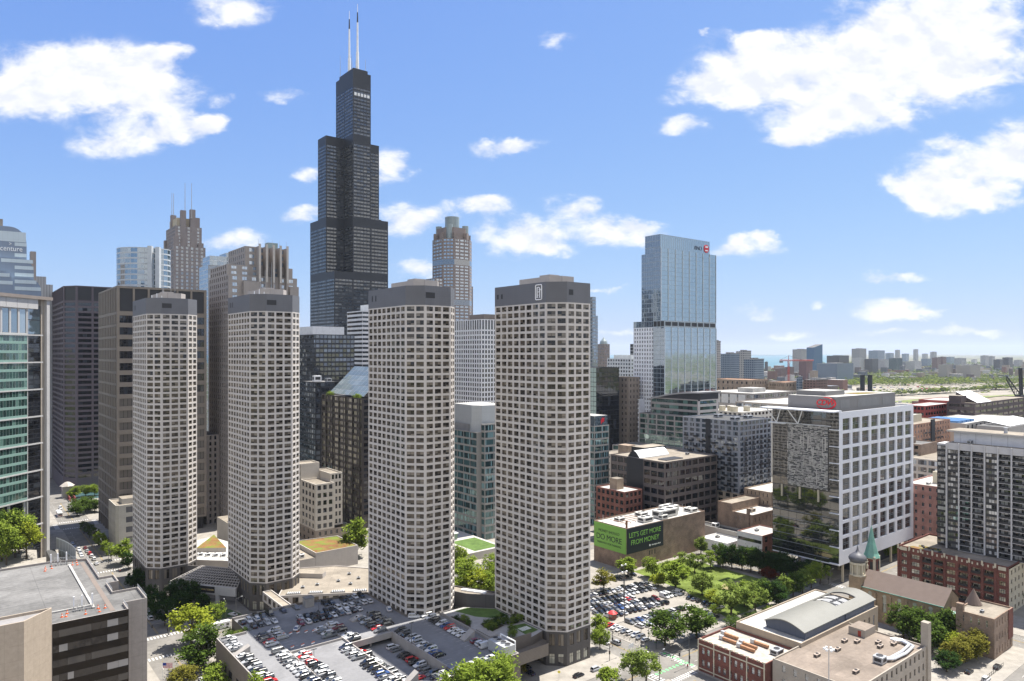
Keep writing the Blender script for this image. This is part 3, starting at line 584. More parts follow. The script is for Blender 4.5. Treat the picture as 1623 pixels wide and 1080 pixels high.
# roof garden and drive-in at the car park's west corner
gdn = Bld('roof_garden', 'small roof garden with lawn and planting between the two right octagonal towers', 'garden', 151, 185)
LAWN2 = pbr('garden grass', (0.08, 0.135, 0.03), 1.0, 0.3, 0.3)
gd = [(.05, 9.5), (13.2, 9.5), (20.3, 11.5), (20.3, 40.5), (11.2, 49.5), (.05, 49.5)]
mb = MB(); mb.prism(gd, 8.6, ZD, GWALL, pbr('garden paving', (0.33, 0.32, 0.31), 0.9, 0.15, 0.4)); mb.build('terrace', gdn.o)
mb = MB(); mb.face([(x, y, ZD+.05) for x, y in [(9, 38), (13, 33), (19.5, 31), (20, 40), (12, 48), (6, 48)]], LAWN2); mb.face([(x, y, ZD+.05) for x, y in [(13, 12), (19.5, 13), (19.5, 21), (14, 22)]], LAWN2); mb.build('lawn', gdn.o)
mb = MB(); mb.face([(x, y, ZD+.06) for x, y in [(1,30),(5,36),(2,44),(.6,44)]], pbr('bark mulch', (.07,.055,.04), 1)); mb.face([(x, y, ZD+.06) for x, y in [(4,22),(12,24),(12,30),(6,31)]], pbr('bark mulch', (.07,.055,.04), 1)); mb.build('planting_bed', gdn.o)
mb = MB(); mb.box(1.2,18,ZD,4.6,27,ZD+.5,KERBC); mb.build('pavilion_deck', gdn.o)
mb = MB(); 
for k in range(7): mb.box(14.2 + k*.62, 15.5, ZD+.06, 14.5 + k*.62, 18.4, ZD+.16, WHITEM)
mb.build('striped_deck', gdn.o)
mb = MB(); mb.box(0, 9.5, ZD, 13.2, 9.9, ZD+1.6, GWALL); mb.build('screen_wall', gdn.o)
mb = MB(); mb.prism([(0,0),(13,0),(20.2,9.0),(20.2,11.4),(13.2,9.4),(0,9.4)], 9.2, 9.6, GWALL); mb.prism([(0,0),(.4,0),(.4,9.4),(0,9.4)], .14, 9.2, GWALL); mb.face([(0,-.02,9.2),(13,-.02,9.2),(13,-.02,ZD+.9),(0,-.02,ZD+.9)], GWALL); mb.face([(13,0,9.2),(20.2,9,9.2),(20.2,9,ZD+.4),(13,0,ZD+.9)], GWALL); mb.build('drive_in_canopy', gdn.o)
chl = Bld('cooling_unit', 'large grey rooftop cooling unit behind the car park corner', 'cooling unit', 147.2, 190.2, z=ZD)
mb = MB(); mb.box(-2.2, -4.5, .6, 2.4, 4.6, 4.0, GALV); mb.build('casing', chl.o)
for k in range(4):
    mb = MB(); mb.cyl(.1, -3.4 + k*2.3, 4.0, 4.5, .95, .95, 14, GALV, DARKM); mb.build('fan', chl.o)
for sx in (-2, 2.1):
    for sy in (-4.2, 4.2): mb = MB(); mb.box(sx-.15, sy-.15, 0, sx+.15, sy+.15, .6, STEEL); mb.build('leg', chl.o)
mb = MB(); mb.tube((2.8, -4, 1), (2.8, -4, 4.8), .22, WHITEM); mb.tube((2.8, -4, 4.8), (2.8, 4, 4.8), .22, WHITEM); mb.tube((2.8, 4, 4.8), (2.8, 4, 1), .22, WHITEM); mb.build('pipe', chl.o)
# low link building between the two right towers
lk = Bld('link_building', 'low dark link building with skylight strip joining the two right towers', 'building', 160, 226)
glz = ST(BASE_T, GL_SH, FR_D, cols=1, rows=1, wf=.8, hf=.5, sf=.15, rec=.3, mu=1, us=even(9), bar=.15)
lk.tower([(0,19),(4,9),(11.4,.2),(15,3),(9,14),(6,21)], .2, 17.4, [glz, glz], BASE_T, ROOF_T, .5)
mb = MB(); mb.prism([(5,14.5),(10.4,5.0),(12,5.8),(6.6,15.3)], 16.9, 17.5, WHITEM); mb.build('skylight', lk.o); lk.finish()
# skywalk, podium hall, canopy
PODW = pbr('podium wall', (0.40, 0.37, 0.34), 0.85, 0.08, 0.2, grid=(1.8, .9, .05), gcol=.85)
skw = Bld('skywalk', 'enclosed beige skywalk crossing the street from the tower to the car park', 'skywalk', 108.6, 278.6)
sw = ST(PODW, GL_T, FR_D, cols=6, rows=1, wf=.62, hf=.62, sf=.2, rec=.2, mu=.6, us=(.5,))
skw.tower([(0,34),(0,0),(4,0),(4,34)], 5.4, 9.4, [sw, None, sw], PODW, ROOF_T, .4); mb = MB(); mb.box(.1, .1, 5.2, 3.9, 33.9, 5.42, PODW); mb.build('floor', skw.o); skw.finish()
pod = Bld('podium_hall', 'low beige podium hall with skylights between two octagonal towers', 'building', 113, 306, rot=GA - math.radians(31.2))
pw = ST(PODW, GL_T, FR_D, cols=9, rows=1, wf=.6, hf=.6, sf=.2, rec=.25, mu=1.0, us=(.5,))
pod.tower([(0,40),(0,0),(41,0),(41,34),(20,42)], 3.2, 8.4, [None, pw, pw], PODW, ROOF_T, .35)
mb = MB(); mb.box(.2, .2, 3.0, 40.8, 33.8, 3.25, PODW); mb.build('floor', pod.o)
for k in range(4):
    mb = MB(); x = 3 + k*9.6; mb.prism([(x,1.6),(x+6.5,1.6),(x+5.6,4.2),(x+1,4.2)], 8.06, 8.5, KERBC, DARKM, False)
    for q in range(7): mb.box(x+.7+q*.82, 1.7, 8.5, x+.95+q*.82, 4.1, 8.6, WHITEM)
    mb.build('skylight', pod.o)
for (x, y) in ((30, 12), (24, 17), (33, 20), (15, 13), (9, 10), (28, 27)): pod.unit(x, y, 8.05, 1.6, 1.1, .9, GALV, 1)
mb = MB(); mb.prism([(2,26),(16,23),(17,27),(3,33)], 8.05, 10.2, PODW, ROOF_T); mb.build('roof_block', pod.o); pod.finish()
sed = Bld('sedum_roof_building', 'low grey hall with a red and green planted roof beside a bright tree', 'building', 150, 352)
sd_w = ST(PODW, GL_T, FR_D, cols=8, rows=1, wf=.75, hf=.14, sf=.62, rec=.2, mu=1.5)
sed.tower([(0,30),(0,0),(24,0),(24,26)], .2, 10.4, [sd_w, None], PODW, SEDUM, .35)
for k in range(6): sed.unit(-6 - (k % 2)*3, 4 + k*3.2, 8.1, 2.2, 2.2, 2.0, WHITEM, 1)
mb = MB(); mb.box(-14, 0, .14, -.1, 28, 8.1, PODW, ROOF_T); mb.build('service_wing', sed.o); sed.finish()
sd2 = Bld('planted_roof_pavilion', 'podium pavilion with wedge-shaped sedum roof between the two left towers', 'building', 100, 380)
mb = MB(); mb.prism([(0,8),(16,-8),(30,10),(20,50),(4,46)], .2, 7.8, PODW, ROOF_W); mb.build('wall', sd2.o)
mb = MB(); mb.prism([(4,22),(17,13),(20,46)], 7.8, 10.0, PODW, SEDUM); mb.build('planted_roof', sd2.o)
for k in range(5): sd2.unit(4 + k*3, 14 - k*3.0, 7.8, 2.4, 1.8, 1.5, WHITEM, 1)
sd2.finish()
svc = Bld('service_building', 'pale low service building with rooftop plant behind the wedge-shaped planted roof', 'building', 128, 408)
mb = MB(); mb.box(0, 0, .2, 26, 40, 15, PODW, ROOF_T); mb.build('wall', svc.o); mb = MB(); mb.box(3, 8, 15, 12, 24, 20.5, GALV, ROOF_W); mb.build('plant_house', svc.o)
cp = Bld('entrance_canopy', 'entrance canopy with lattice roof and dark sign between the two left towers', 'canopy', 80.5, 357, rot=GA - math.radians(54))
cpw = pbr('canopy panels', (0.42, 0.41, 0.40), 0.7, 0.06, .3, grid=(1.2, 1.0, .05), gcol=.85)
mb = MB(); mb.box(0, 0, 4.4, 36, 1.0, 8.2, cpw); mb.build('fascia', cp.o)
for x in (11.2, 26.2): mb = MB(); mb.box(x-.9, .05, .14, x+.9, .95, 4.4, cpw); mb.build('pier', cp.o)
mb = MB(); mb.box(.2, 1, .14, 3.0, 10, 8, BASE_T); mb.box(0, 12, .14, 36, 12.6, 12.4, BASE_T); mb.build('back_wall', cp.o)
mb = MB(); n1_, n2_ = 22, 7
for i in range(n1_ + 1):
    t = i / n1_; x0, x1 = 36*t, 8 + 24*t; mb.tube((x0, .9, 8.3), (x1, 12, 12.8), .22, KERBC, 4)
for j in range(n2_ + 1):
    t = j / n2_; mb.tube((8*t, .9 + 11.1*t, 8.35 + 4.5*t), (36 - 4*t, .9 + 11.1*t, 8.35 + 4.5*t), .22, KERBC, 4)
mb.build('lattice_roof', cp.o)
mb = MB(); mb.box(12.5, -.22, 5.2, 25, -.02, 8.0, DARKM); mb.build('sign_panel', cp.o)
lettering(cp.o, 'PRESIDENTIAL TOWERS', 1.0, pbr('gold lettering', (0.55, 0.42, 0.2), .5), (0,0), (36,0), 19.4, 6.2, out=.28)
mb = MB(); mb.box(13.2, -.3, 6.4, 13.5, -.22, 7.4, WHITEM); mb.box(13.2, -.3, 7.1, 14.1, -.22, 7.4, WHITEM); mb.build('sign_mark', cp.o)
# ------------------------------------------------------------------ cars
CARP = {n: pbr('car paint ' + n, c, 0.28, 0.02, 1.0, spec=0.6, metal=0.0) for n, c in dict(white=(.56,.56,.555), black=(.012,.012,.013), grey=(.13,.135,.14), silver=(.33,.34,.35), red=(.42,.018,.02), blue=(.03,.07,.2), navy=(.015,.02,.045), maroon=(.13,.012,.018), tan=(.36,.3,.22)).items()}
CARG = glass('car glass', (.012,.014,.016), refl=.10, jit=.0, wav=0.0); TYRE = pbr('tyre rubber', (.012,.012,.012), .9)
LAMPW = pbr('headlamp lens', (.7,.7,.68), .2, spec=.8); LAMPR = pbr('tail lamp lens', (.4,.01,.01), .3)
def car_meshes(kind):
    L, Wd, zt, zr, roof, base = {'sedan': (4.75, .90, .93, 1.43, (-1.15, .35), (-1.95, 1.15)), 'suv': (4.7, .93, 1.02, 1.70, (-2.0, .35), (-2.25, 1.1)), 'van': (5.4, 1.0, 1.15, 2.15, (-2.6, 1.0), (-2.65, 1.75)), 'pickup': (5.6, .97, 1.05, 1.8, (-.55, .75), (-.75, 1.5)), 'hatchback': (4.2, .88, .95, 1.5, (-1.75, .3), (-2.02, 1.1))}[kind]
    h = L / 2; body = MB(); pm = CARP['white']
    st = [(-h, .48, zt*.80, Wd*.84), (-h+.14, .30, zt*.98, Wd*.95), (-h+.9, .24, zt, Wd), (.6, .24, zt, Wd), (h-1.1, .24, zt*.95, Wd*.98), (h-.22, .28, zt*.78, Wd*.92), (h, .42, zt*.64, Wd*.78)]
    if kind in ('van', ): st[4] = (h-.9, .24, zt, Wd)
    secs = []
    for x, zb, z1, w in st: secs.append([(x, -w*.92, zb), (x, -w, zb+.16), (x, -w, z1-.14), (x, -w*.86, z1), (x, w*.86, z1), (x, w, z1-.14), (x, w, zb+.16), (x, w*.92, zb)])
    for a, c in zip(secs, secs[1:]):
        for j in range(8): body.face([a[j], a[(j+1) % 8], c[(j+1) % 8], c[j]], pm)
    body.face(list(reversed(secs[0])), pm); body.face(secs[-1], pm)
    x0, x1 = base; r0, r1 = roof; wb, wr = Wd*.84, Wd*.66; zb = zt - .02
    if kind == 'pickup':
        body.box(-h+.15, -Wd*.95, zt-.02, -.75, -Wd*.84, zt+.14, pm); body.box(-h+.15, Wd*.84, zt-.02, -.75, Wd*.95, zt+.14, pm); body.box(-h+.12, -Wd*.9, zt-.02, -h+.2, Wd*.9, zt+.14, pm)
        body.face([(-h+.2,-Wd*.84,zt+.006),(-.76,-Wd*.84,zt+.006),(-.76,Wd*.84,zt+.006),(-h+.2,Wd*.84,zt+.006)], TYRE)
    def fr(t, x_, z_): pass
    B = [(x0,-wb,zb),(x1,-wb,zb),(x1,wb,zb),(x0,wb,zb)]; T = [(r0,-wr,zr-.06),(r1,-wr,zr-.06),(r1,wr,zr-.06),(r0,wr,zr-.06)]
    gl = MB()
    for j in range(4): gl.face([B[j], B[(j+1)%4], T[(j+1)%4], T[j]], CARG)
    rf = [(r0-.06,-wr*1.03,zr-.07),(r1+.05,-wr*1.03,zr-.07),(r1+.05,wr*1.03,zr-.07),(r0-.06,wr*1.03,zr-.07)]; rt = [(r0+.1,-wr*.86,zr),(r1-.12,-wr*.86,zr),(r1-.12,wr*.86,zr),(r0+.1,wr*.86,zr)]
    for j in range(4): body.face([rf[j], rf[(j+1)%4], rt[(j+1)%4], rt[j]], pm)
    body.face(rt, pm)
    for j, t in ((0, 0), (1, 1), (2, 1), (3, 0)):                                     # corner pillars
        a, c = Vector(B[j]), Vector(T[j]); body.tube(a, c, .055, pm, 4)
    for sy in (-1, 1):
        mx_ = (x0 + x1) / 2 - .1; body.tube((mx_, sy*wb*1.0, zb), ((r0+r1)/2, sy*wr*1.01, zr-.06), .05, pm, 4)
    if kind == 'van':
        for sy in (-1, 1): body.face([(-2.6, sy*(wb+.03), zb+.05), (.3, sy*(wb+.03), zb+.05), (.3, sy*(wr+.05), zr-.1), (-2.55, sy*(wr+.05), zr-.1)], pm)
    for sy in (-1, 1):
        body.box(h-.16, sy*Wd*.62-.16, zt*.56, h+.01, sy*Wd*.62+.16, zt*.66, LAMPW); body.box(-h-.01, sy*Wd*.66-.14, zt*.62, -h+.1, sy*Wd*.66+.14, zt*.76, LAMPR)
    wh = MB(); wh.tube((0, -.11, 0), (0, .11, 0), .34, TYRE, 12); wh.tube((0, -.115, 0), (0, .115, 0), .19, GALV, 8)
    return body.mesh('car_body'), gl.mesh('car_window'), wh.mesh('wheel'), L
CARM = {k: car_meshes(k) for k in ('sedan', 'suv', 'van', 'pickup', 'hatchback')}
NCAR = [0]; CSEEN = {}
def car(s, e, z, heading, color, kind, label, group):
    CSEEN[label] = CSEEN.get(label, 0) + 1
    b, g, w, L = CARM[kind]; o = thing('parked_car' if 'driv' not in label and 'wait' not in label else 'car', label, 'pickup truck' if kind == 'pickup' else 'van' if kind == 'van' else 'car', W(s, e, z), heading, group)
    x = link('body', b, o); x.material_slots[0].link = 'OBJECT'; x.material_slots[0].material = CARP[color]
    link('window', g, o)
    for sx in (-1, 1):
        for sy in (-1, 1): link('wheel', w, o, Matrix.Translation((sx * L * .30, sy * .80, .34)))
    NCAR[0] += 1; return o
crnd = random.Random(5)
def pick():
    c = crnd.choices(['white','black','grey','silver','red','blue','navy','maroon','tan'], [25,35,21,11,1.5,2,3,1.5,1])[0]
    k = crnd.choices(['sedan','suv','hatchback','pickup','van'], [38,44,10,3,3])[0]; return c, k
DG, LG, SG = 'cars parked on the garage deck', 'cars parked in the surface lot', 'cars on the streets'
def row_e(s, e0, e1, z, where, group, step=2.65, skip=(), fix={}, flip=None, n0=0, along='e', slope=0.0):
    """cars side by side, from the far end towards the camera"""
    n = int(abs(e1 - e0) / step) + 1; i = n0
    for k in range(n):
        pos = e0 + (e1 - e0) / abs(e1 - e0) * k * step
        if k in skip or (not fix.get(k) and crnd.random() < .04): continue
        c, kd = fix.get(k) or pick(); hd = (GA if along == 'e' else GA + math.pi/2) + (math.pi if (crnd.random() < .5 if flip is None else flip) else 0) + crnd.uniform(-.03, .03)
        o_ = crnd.uniform(-.25, .25); name = 'pickup truck' if kd == 'pickup' else kd
        lab = f'{c} {name}, {ORD[i]} {where}'
        if along == 'e': car(s + o_, pos, z, hd, c, kd, lab, group)
        else: car(pos, s + o_ + slope * (pos - e0), z, hd, c, kd, lab, group)
        i += 1
    return i
n = row_e(77.8, 259.5, 248.5, ZD, 'back along the deck\'s street-side parapet', DG, fix={0: ('white','pickup')})
row_e(77.8, 242, 188, ZD, 'back along the deck\'s street-side parapet', DG, n0=n, fix={9: ('red','suv')})
n = row_e(88.4, 256, 243, ZD, 'back in the deck row before the first divider', DG, fix={3: ('red','hatchback'), 4: ('white','suv')})
row_e(88.4, 238, 188, ZD, 'back in the deck row before the first divider', DG, n0=n)
n = row_e(93.6, 257, 249, ZD, 'back in the deck row past the first divider', DG, fix={0: ('white','suv'), 1: ('silver','suv'), 2: ('white','suv'), 3: ('silver','suv')})
row_e(93.6, 231.5, 188, ZD, 'back in the deck row past the first divider', DG, n0=n, fix={0: ('white','sedan'), 1: ('red','suv'), 2: ('white','suv')})
n = row_e(107.5, 248, 238, ZD, 'back in the deck row before the ramp wall', DG, fix={3: ('grey','pickup')})
row_e(107.5, 230, 188, ZD, 'back in the deck row before the ramp wall', DG, n0=n, skip=(0,))
row_e(113.2, 250, 231, ZD, 'back in the deck row behind the ramp wall', DG, fix={0: ('white','sedan'), 1: ('white','suv'), 6: ('white','pickup')}, skip=(4,))
row_e(113.2, 226, 189, ZD-3, 'back in the sunken bay beside the ramp wall', DG)
row_e(124, 249, 231, ZD, 'back in the short row above the ramp beam', DG, fix={5: ('red','sedan')})
row_e(123.8, 226, 190, ZD-3, 'back in the sunken bay under the middle divider', DG, fix={8: ('white','suv')})
n = row_e(129.6, 250, 235, ZD, 'back in the deck row past the middle divider', DG, fix={1: ('black','suv'), 2: ('black','sedan')})
row_e(129.6, 228, 200, ZD, 'back in the deck row past the middle divider', DG, n0=n)
n = row_e(145.2, 235, 211, ZD, 'back in the deck row below the roof garden', DG, fix={0: ('white','suv'), 1: ('white','suv'), 6: ('red','suv')}, flip=True)
row_e(146, 203, 196, ZD, 'back in the deck row below the roof garden', DG, n0=n, fix={0: ('maroon','suv'), 1: ('white','suv'), 2: ('white','van')})
row_e(188.4, 147, 118, ZD, 'from the right along the deck edge above the trees', DG, along='s', fix={0: ('black','sedan'), 1: ('blue','suv'), 2: ('white','suv'), 6: ('maroon','suv')})
row_e(275, 93, 109, ZD, 'from the left along the deck\'s back parapet', DG, along='s', flip=True, skip=(3, 5), fix={0: ('black','suv'), 1: ('black','sedan'), 2: ('black','van')})
row_e(271.5, 117, 137, ZD, 'from left along the back parapet past the lift house', DG, along='s', flip=True)
row_e(263.5, 106, 136, ZD, 'from left in the farther double row at the deck\'s back', DG, along='s')
row_e(257.8, 104, 128, ZD, 'from left in the nearer double row at the deck\'s back', DG, along='s', fix={0: ('maroon','suv'), 1: ('white','suv'), 5: ('white','sedan')})
row_e(272.5, 87, 95, ZD, 'from the left beside the deck\'s planted corner', DG, along='s')
row_e(266, 89, 98, ZD, 'from left in front of the deck\'s planted corner', DG, along='s', fix={3: ('white','sedan')})
car(137, 250, ZD, GA+1.2, 'white', 'suv', 'white suv alone on the deck against the dark tower base', DG); car(140.8, 237, ZD, GA-.6, 'white', 'suv', 'white suv near the tower base, left of a black sedan', DG); car(143.3, 238.8, ZD, GA-.6, 'black', 'sedan', 'black sedan near the tower base, right of a white suv', DG); car(101, 254, ZD, GA+.9, 'white', 'sedan', 'white sedan standing out in the aisle at the back of the deck', DG)
car(118.8, 197, ZD-3, GA, 'red', 'sedan', 'bright red sedan at the near end of the sunken bay', DG)
# surface lot
Z2 = .17
row_e(238.6, 219, 271, Z2, 'from the left in the lot row nearest the billboard wall', LG, along='s', slope=-.12, step=2.7)
row_e(231.6, 219, 268, Z2, 'from left, far side of the lot\'s second double row', LG, along='s', slope=-.12, step=2.7, flip=True)
row_e(226.2, 219, 249, Z2, 'from left, near side of the lot\'s second double row', LG, along='s', slope=-.12, step=2.7, fix={10: ('red','sedan')}, flip=False)
row_e(219.2, 222, 271, Z2, 'from left, far side of the lot\'s third double row', LG, along='s', slope=-.12, step=2.7, flip=True)
row_e(213.2, 224, 259, Z2, 'from left, near side of the lot\'s third double row', LG, along='s', slope=-.12, step=2.7, flip=False, fix={0: ('white','van')})
row_e(203.2, 226, 256, Z2, 'from left, far side of the lot\'s nearest double row', LG, along='s', slope=-.12, step=2.7)
row_e(197.6, 226, 250, Z2, 'from left, near side of the lot\'s nearest double row', LG, along='s', slope=-.12, step=2.7)
row_e(217.2, 206, 186, Z2, 'back along the street edge of the lot', LG, step=2.75, fix={0: ('red','suv'), 1: ('white','sedan'), 2: ('white','sedan'), 4: ('white','suv')})
row_e(246, 262, 277, Z2, 'from the left under the billboard wall', LG, along='s', step=2.8)
row_e(270.5, 206, 188, Z2, 'back along the park edge of the lot', LG, step=2.8)
row_e(259.5, 198, 184, Z2, 'back at the lot corner beside the white-roofed hall', LG, step=2.8)
row_e(248, 220, 258, Z2, 'from the left in the sparse far row of the lot', LG, along='s', step=3.1, skip=(2, 5, 6, 9))
car(272, 214.5, Z2, GA+1.5, 'white', 'van', 'white passenger van at the park end of the lot', LG)
# streets
def st_car(px, py, hd, c, k, lab): s, e = gp(px, py); return car(s, e, .04, hd, c, k, lab, SG)
AE = GA + math.pi/2
st_car(945,1063, GA, 'silver', 'suv', 'silver suv driving past the lettered tower\'s shop windows'); st_car(917,1073, GA, 'black', 'sedan', 'black sedan following the silver suv past the shop windows')
st_car(976,1021, AE, 'silver', 'suv', 'silver suv driving towards the crossing beside the surface lot'); st_car(958,1020, AE, 'white', 'sedan', 'white sedan half hidden by a street tree beside the lot'); st_car(1022,1040, GA+.3, 'grey', 'sedan', 'grey sedan driving across the big street crossing')
st_car(238,982, AE, 'white', 'suv', 'white suv at the kerb beside the dark entrance trees'); st_car(236,974, AE, 'silver', 'sedan', 'silver sedan behind the white suv beside the entrance trees')
st_car(299,1056, AE, 'silver', 'suv', 'silver suv at the kerb under the big street tree'); st_car(316,1070, AE, 'grey', 'sedan', 'grey sedan at the kerb behind the silver suv'); st_car(321,1080, AE, 'white', 'sedan', 'white sedan lowest in the picture beside the garage wall')
st_car(369,976, AE+.4, 'white', 'sedan', 'white sedan on the curved entrance drive'); st_car(345,972, AE+.2, 'grey', 'suv', 'grey suv on the entrance drive behind the yellow-green tree'); st_car(388,985, GA, 'black', 'suv', 'black suv at the street corner by the garage planting')
for px, py, c, k, lab in [(115,863,'silver','sedan','silver sedan leading the queue on the shaded avenue'),(118,868,'navy','sedan','navy sedan second in the queue on the shaded avenue'),(125,873,'white','suv','white suv in the avenue queue beside a dark red car'),(127,878,'silver','suv','silver suv in the avenue queue behind the white suv'),(129,882,'white','sedan','white sedan closing the avenue queue'),(135,870,'maroon','sedan','dark red sedan at the kerb of the shaded avenue'),(138,875,'silver','sedan','silver sedan parked behind the dark red one on the avenue'),(142,879,'red','suv','red suv parked at the avenue kerb'),(145,883,'white','suv','white suv parked behind the red suv on the avenue'),(149,888,'white','suv','white suv parked last but one on the avenue'),(153,895,'white','sedan','white sedan parked last on the avenue near the plaza'),(100,875,'blue','sedan','blue sedan beside the curved glass entrance'),(96,807,'white','van','white delivery van behind the bus')]:
    st_car(px, py, AE if px > 130 else AE + math.pi, c, k, lab)
st_car(1536,1067, GA, 'black', 'sedan', 'black sedan driving below the brick rectory'); st_car(1581,1066 if False else 1060, GA, 'black', 'suv', 'black suv driving ahead below the brick rectory'); st_car(1563,1079, GA, 'white', 'suv', 'white suv at the bottom edge below the rectory')
st_car(1148,889, GA, 'white', 'sedan', 'white sedan parked beside the park\'s dark trees'); st_car(1128,873, GA, 'black', 'suv', 'black suv in front of the white storefront'); st_car(1165,893, AE, 'silver', 'sedan', 'silver sedan driving along the park\'s far side')
for k, (px, py) in enumerate([(828,1050),(835,1060),(840,1069)]): st_car(px, py, AE, ['black','black','navy'][k], 'sedan', ['black sedan farthest in under the garage drive-in','black sedan second in under the garage drive-in','navy sedan at the mouth of the garage drive-in'][k])
# the bus and the delivery truck
def big(name, label, cat, s, e, hd, L, wd, h, mat, stripe):
    o = thing(name, label, cat, W(s, e, .04), hd, None); mb = MB(); mb.box(-L/2, -wd/2, .35, L/2, wd/2, h, mat); mb.box(-L/2+.3, -wd/2+.2, h, L/2-.3, wd/2-.2, h+.18, WHITEM); mb.build('body', o)
    mb = MB()
    for sy in (-1, 1): mb.box(-L/2+.8, sy*wd/2-.02, h*.48, L/2-.6, sy*wd/2+.02, h*.78, CARG)
    mb.box(L/2-.02, -wd/2+.15, h*.4, L/2+.03, wd/2-.15, h*.85, CARG)
    if stripe: mb.build('window', o); mb = MB(); mb.box(-L/2-.03, -wd/2-.03, h*.3, L/2+.03, wd/2+.03, h*.4, stripe); mb.build('stripe', o)
    else:
        mb = MB(); mb.box(L/2-.02, -wd/2+.15, h*.4, L/2+.03, wd/2-.15, h*.8, CARG); mb.box(L/2-1.6, -wd/2-.02, h*.42, L/2-.5, wd/2+.02, h*.75, CARG); mb.build('window', o)
        mb = MB(); mb.box(-.6, -wd/2-.03, h*.55, .1, -wd/2, h*.75, DARKM); mb.box(.4, -wd/2-.03, h*.55, .9, -wd/2, h*.75, DARKM); mb.build('marking', o)
    for sx in (-1, 1):
        for sy in (-1, 1): mb = MB(); mb.tube((sx*L*.32, sy*(wd/2-.3), .45), (sx*L*.32, sy*(wd/2+.02), .45), .45, TYRE, 12); mb.build('wheel', o)
    return o
s, e = gp(94, 818); big('city_bus', 'white city bus with red stripe crossing the far avenue junction', 'bus', s, e, AE + math.pi, 12, 2.6, 3.1, WHITEM, pbr('bus stripe red', (.45,.05,.04), .4))
s, e = gp(350, 997); big('delivery_truck', 'white delivery truck on the street behind the yellow-green tree', 'truck', s, e, GA, 7, 2.2, 2.9, WHITEM, None)

# ------------------------------------------------------------------ trees
BARK = pbr('bark', (.085,.065,.048), .95, .2, 2.0)
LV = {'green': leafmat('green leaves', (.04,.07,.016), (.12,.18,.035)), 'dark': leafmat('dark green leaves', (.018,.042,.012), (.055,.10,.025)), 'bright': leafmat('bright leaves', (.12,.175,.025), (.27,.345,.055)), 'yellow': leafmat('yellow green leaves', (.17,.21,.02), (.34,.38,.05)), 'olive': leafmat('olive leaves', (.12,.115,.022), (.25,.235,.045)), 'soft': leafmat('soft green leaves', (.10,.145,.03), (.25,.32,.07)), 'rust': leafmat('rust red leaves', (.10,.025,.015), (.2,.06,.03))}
def tree_mesh(kind, seed):
    """a tree 10 m high: trunk with limbs, and a crown of leaf clumps"""
    r = random.Random(seed); rx, zc, rz, z0, nc, nl, spread = {'round': (4.4, 6.2, 3.7, 2.2, 46, 95, 1.2), 'upright': (2.8, 5.9, 4.2, 1.7, 38, 90, 1.0), 'loose': (4.1, 6.4, 3.5, 2.4, 34, 75, 1.1), 'shrub': (5.5, 4.6, 4.6, .6, 26, 95, 1.9)}[kind]
    t = MB(); zt = z0 + (zc - z0) * .45
    t.tube((0,0,-.2), (.05,.03,z0), .30 if kind != 'shrub' else .2, BARK, 8, .22); t.tube((.05,.03,z0), (.1,-.05,zt+1.5), .22, BARK, 7, .10)
    cr = MB(); lm = LV['green']; cl = []
    while len(cl) < nc:
        p = Vector((r.uniform(-1,1), r.uniform(-1,1), r.uniform(-1,1))); d = p.length
        if d > 1 or d < .40: continue
        a = math.atan2(p.y, p.x); k = 1 + .18 * math.sin(3*a + seed) + .12 * math.sin(5*a + 2*seed + p.z*3)
        taper = 1 - .35 * max(p.z, 0) if kind == 'upright' else 1
        cl.append(Vector((p.x*rx*k*taper, p.y*rx*k*taper, zc + p.z*rz*(.9 + .2*r.random()))))
    for c in cl[::3]: t.tube((.05, 0, min(zt, max(z0*.8, c.z - 2.5))), c * .82 + Vector((0,0,zc*.16)), .10, BARK, 5, .03)
    for c in cl:
        sp = spread * r.choice((.45, .7, .95, 1.2, 1.4))
        for k in range(int(nl * min(1.25, .35 + .6 * sp / spread * (sp / spread)))):
            d = Vector((r.gauss(0,.5), r.gauss(0,.5), r.gauss(0,.38))) * sp; p = c + d; s = r.uniform(.16, .34) * (1.15 if kind == 'shrub' else 1)
            u = Vector((r.uniform(-1,1), r.uniform(-1,1), r.uniform(-.7,.7))).normalized(); v = u.cross(Vector((r.uniform(-.5,.5), r.uniform(-.5,.5), 1))).normalized() * s; u *= s * 1.3
            cr.face([p - u, p - v*.8, p + u, p + v*.8], lm)
    return t.mesh('trunk'), cr.mesh('crown')
TREEM = {(k, i): tree_mesh(k, 7*i + 3 + len(k)) for k in ('round', 'upright', 'loose', 'shrub') for i in range(3)}
trnd = random.Random(3); NT = [0]
def tree(s, e, h, wd, kind, leaf, label, group=None, z=.14, name='tree'):
    i = NT[0] % 3; NT[0] += 1; tm, cm = TREEM[(kind, i)]; o = thing(name, label, 'tree' if name == 'tree' else name, W(s, e, z), trnd.uniform(0, 6.28), group)
    base = {'round': 8.8, 'upright': 5.6, 'loose': 8.0, 'shrub': 11.5}[kind]; o.scale = (wd / base, wd / base, h / 10)
    link('trunk', tm, o); c = link('crown', cm, o); c.material_slots[0].link = 'OBJECT'; c.material_slots[0].material = LV[leaf]; return o
def tpx(px, py, h, wd, kind, leaf, label, group=None, z=.14, name='tree'): s, e = gp(px, py, z); return tree(s, e, h, wd, kind, leaf, label, group, z, name)
A = 'trees around the entrance drive'
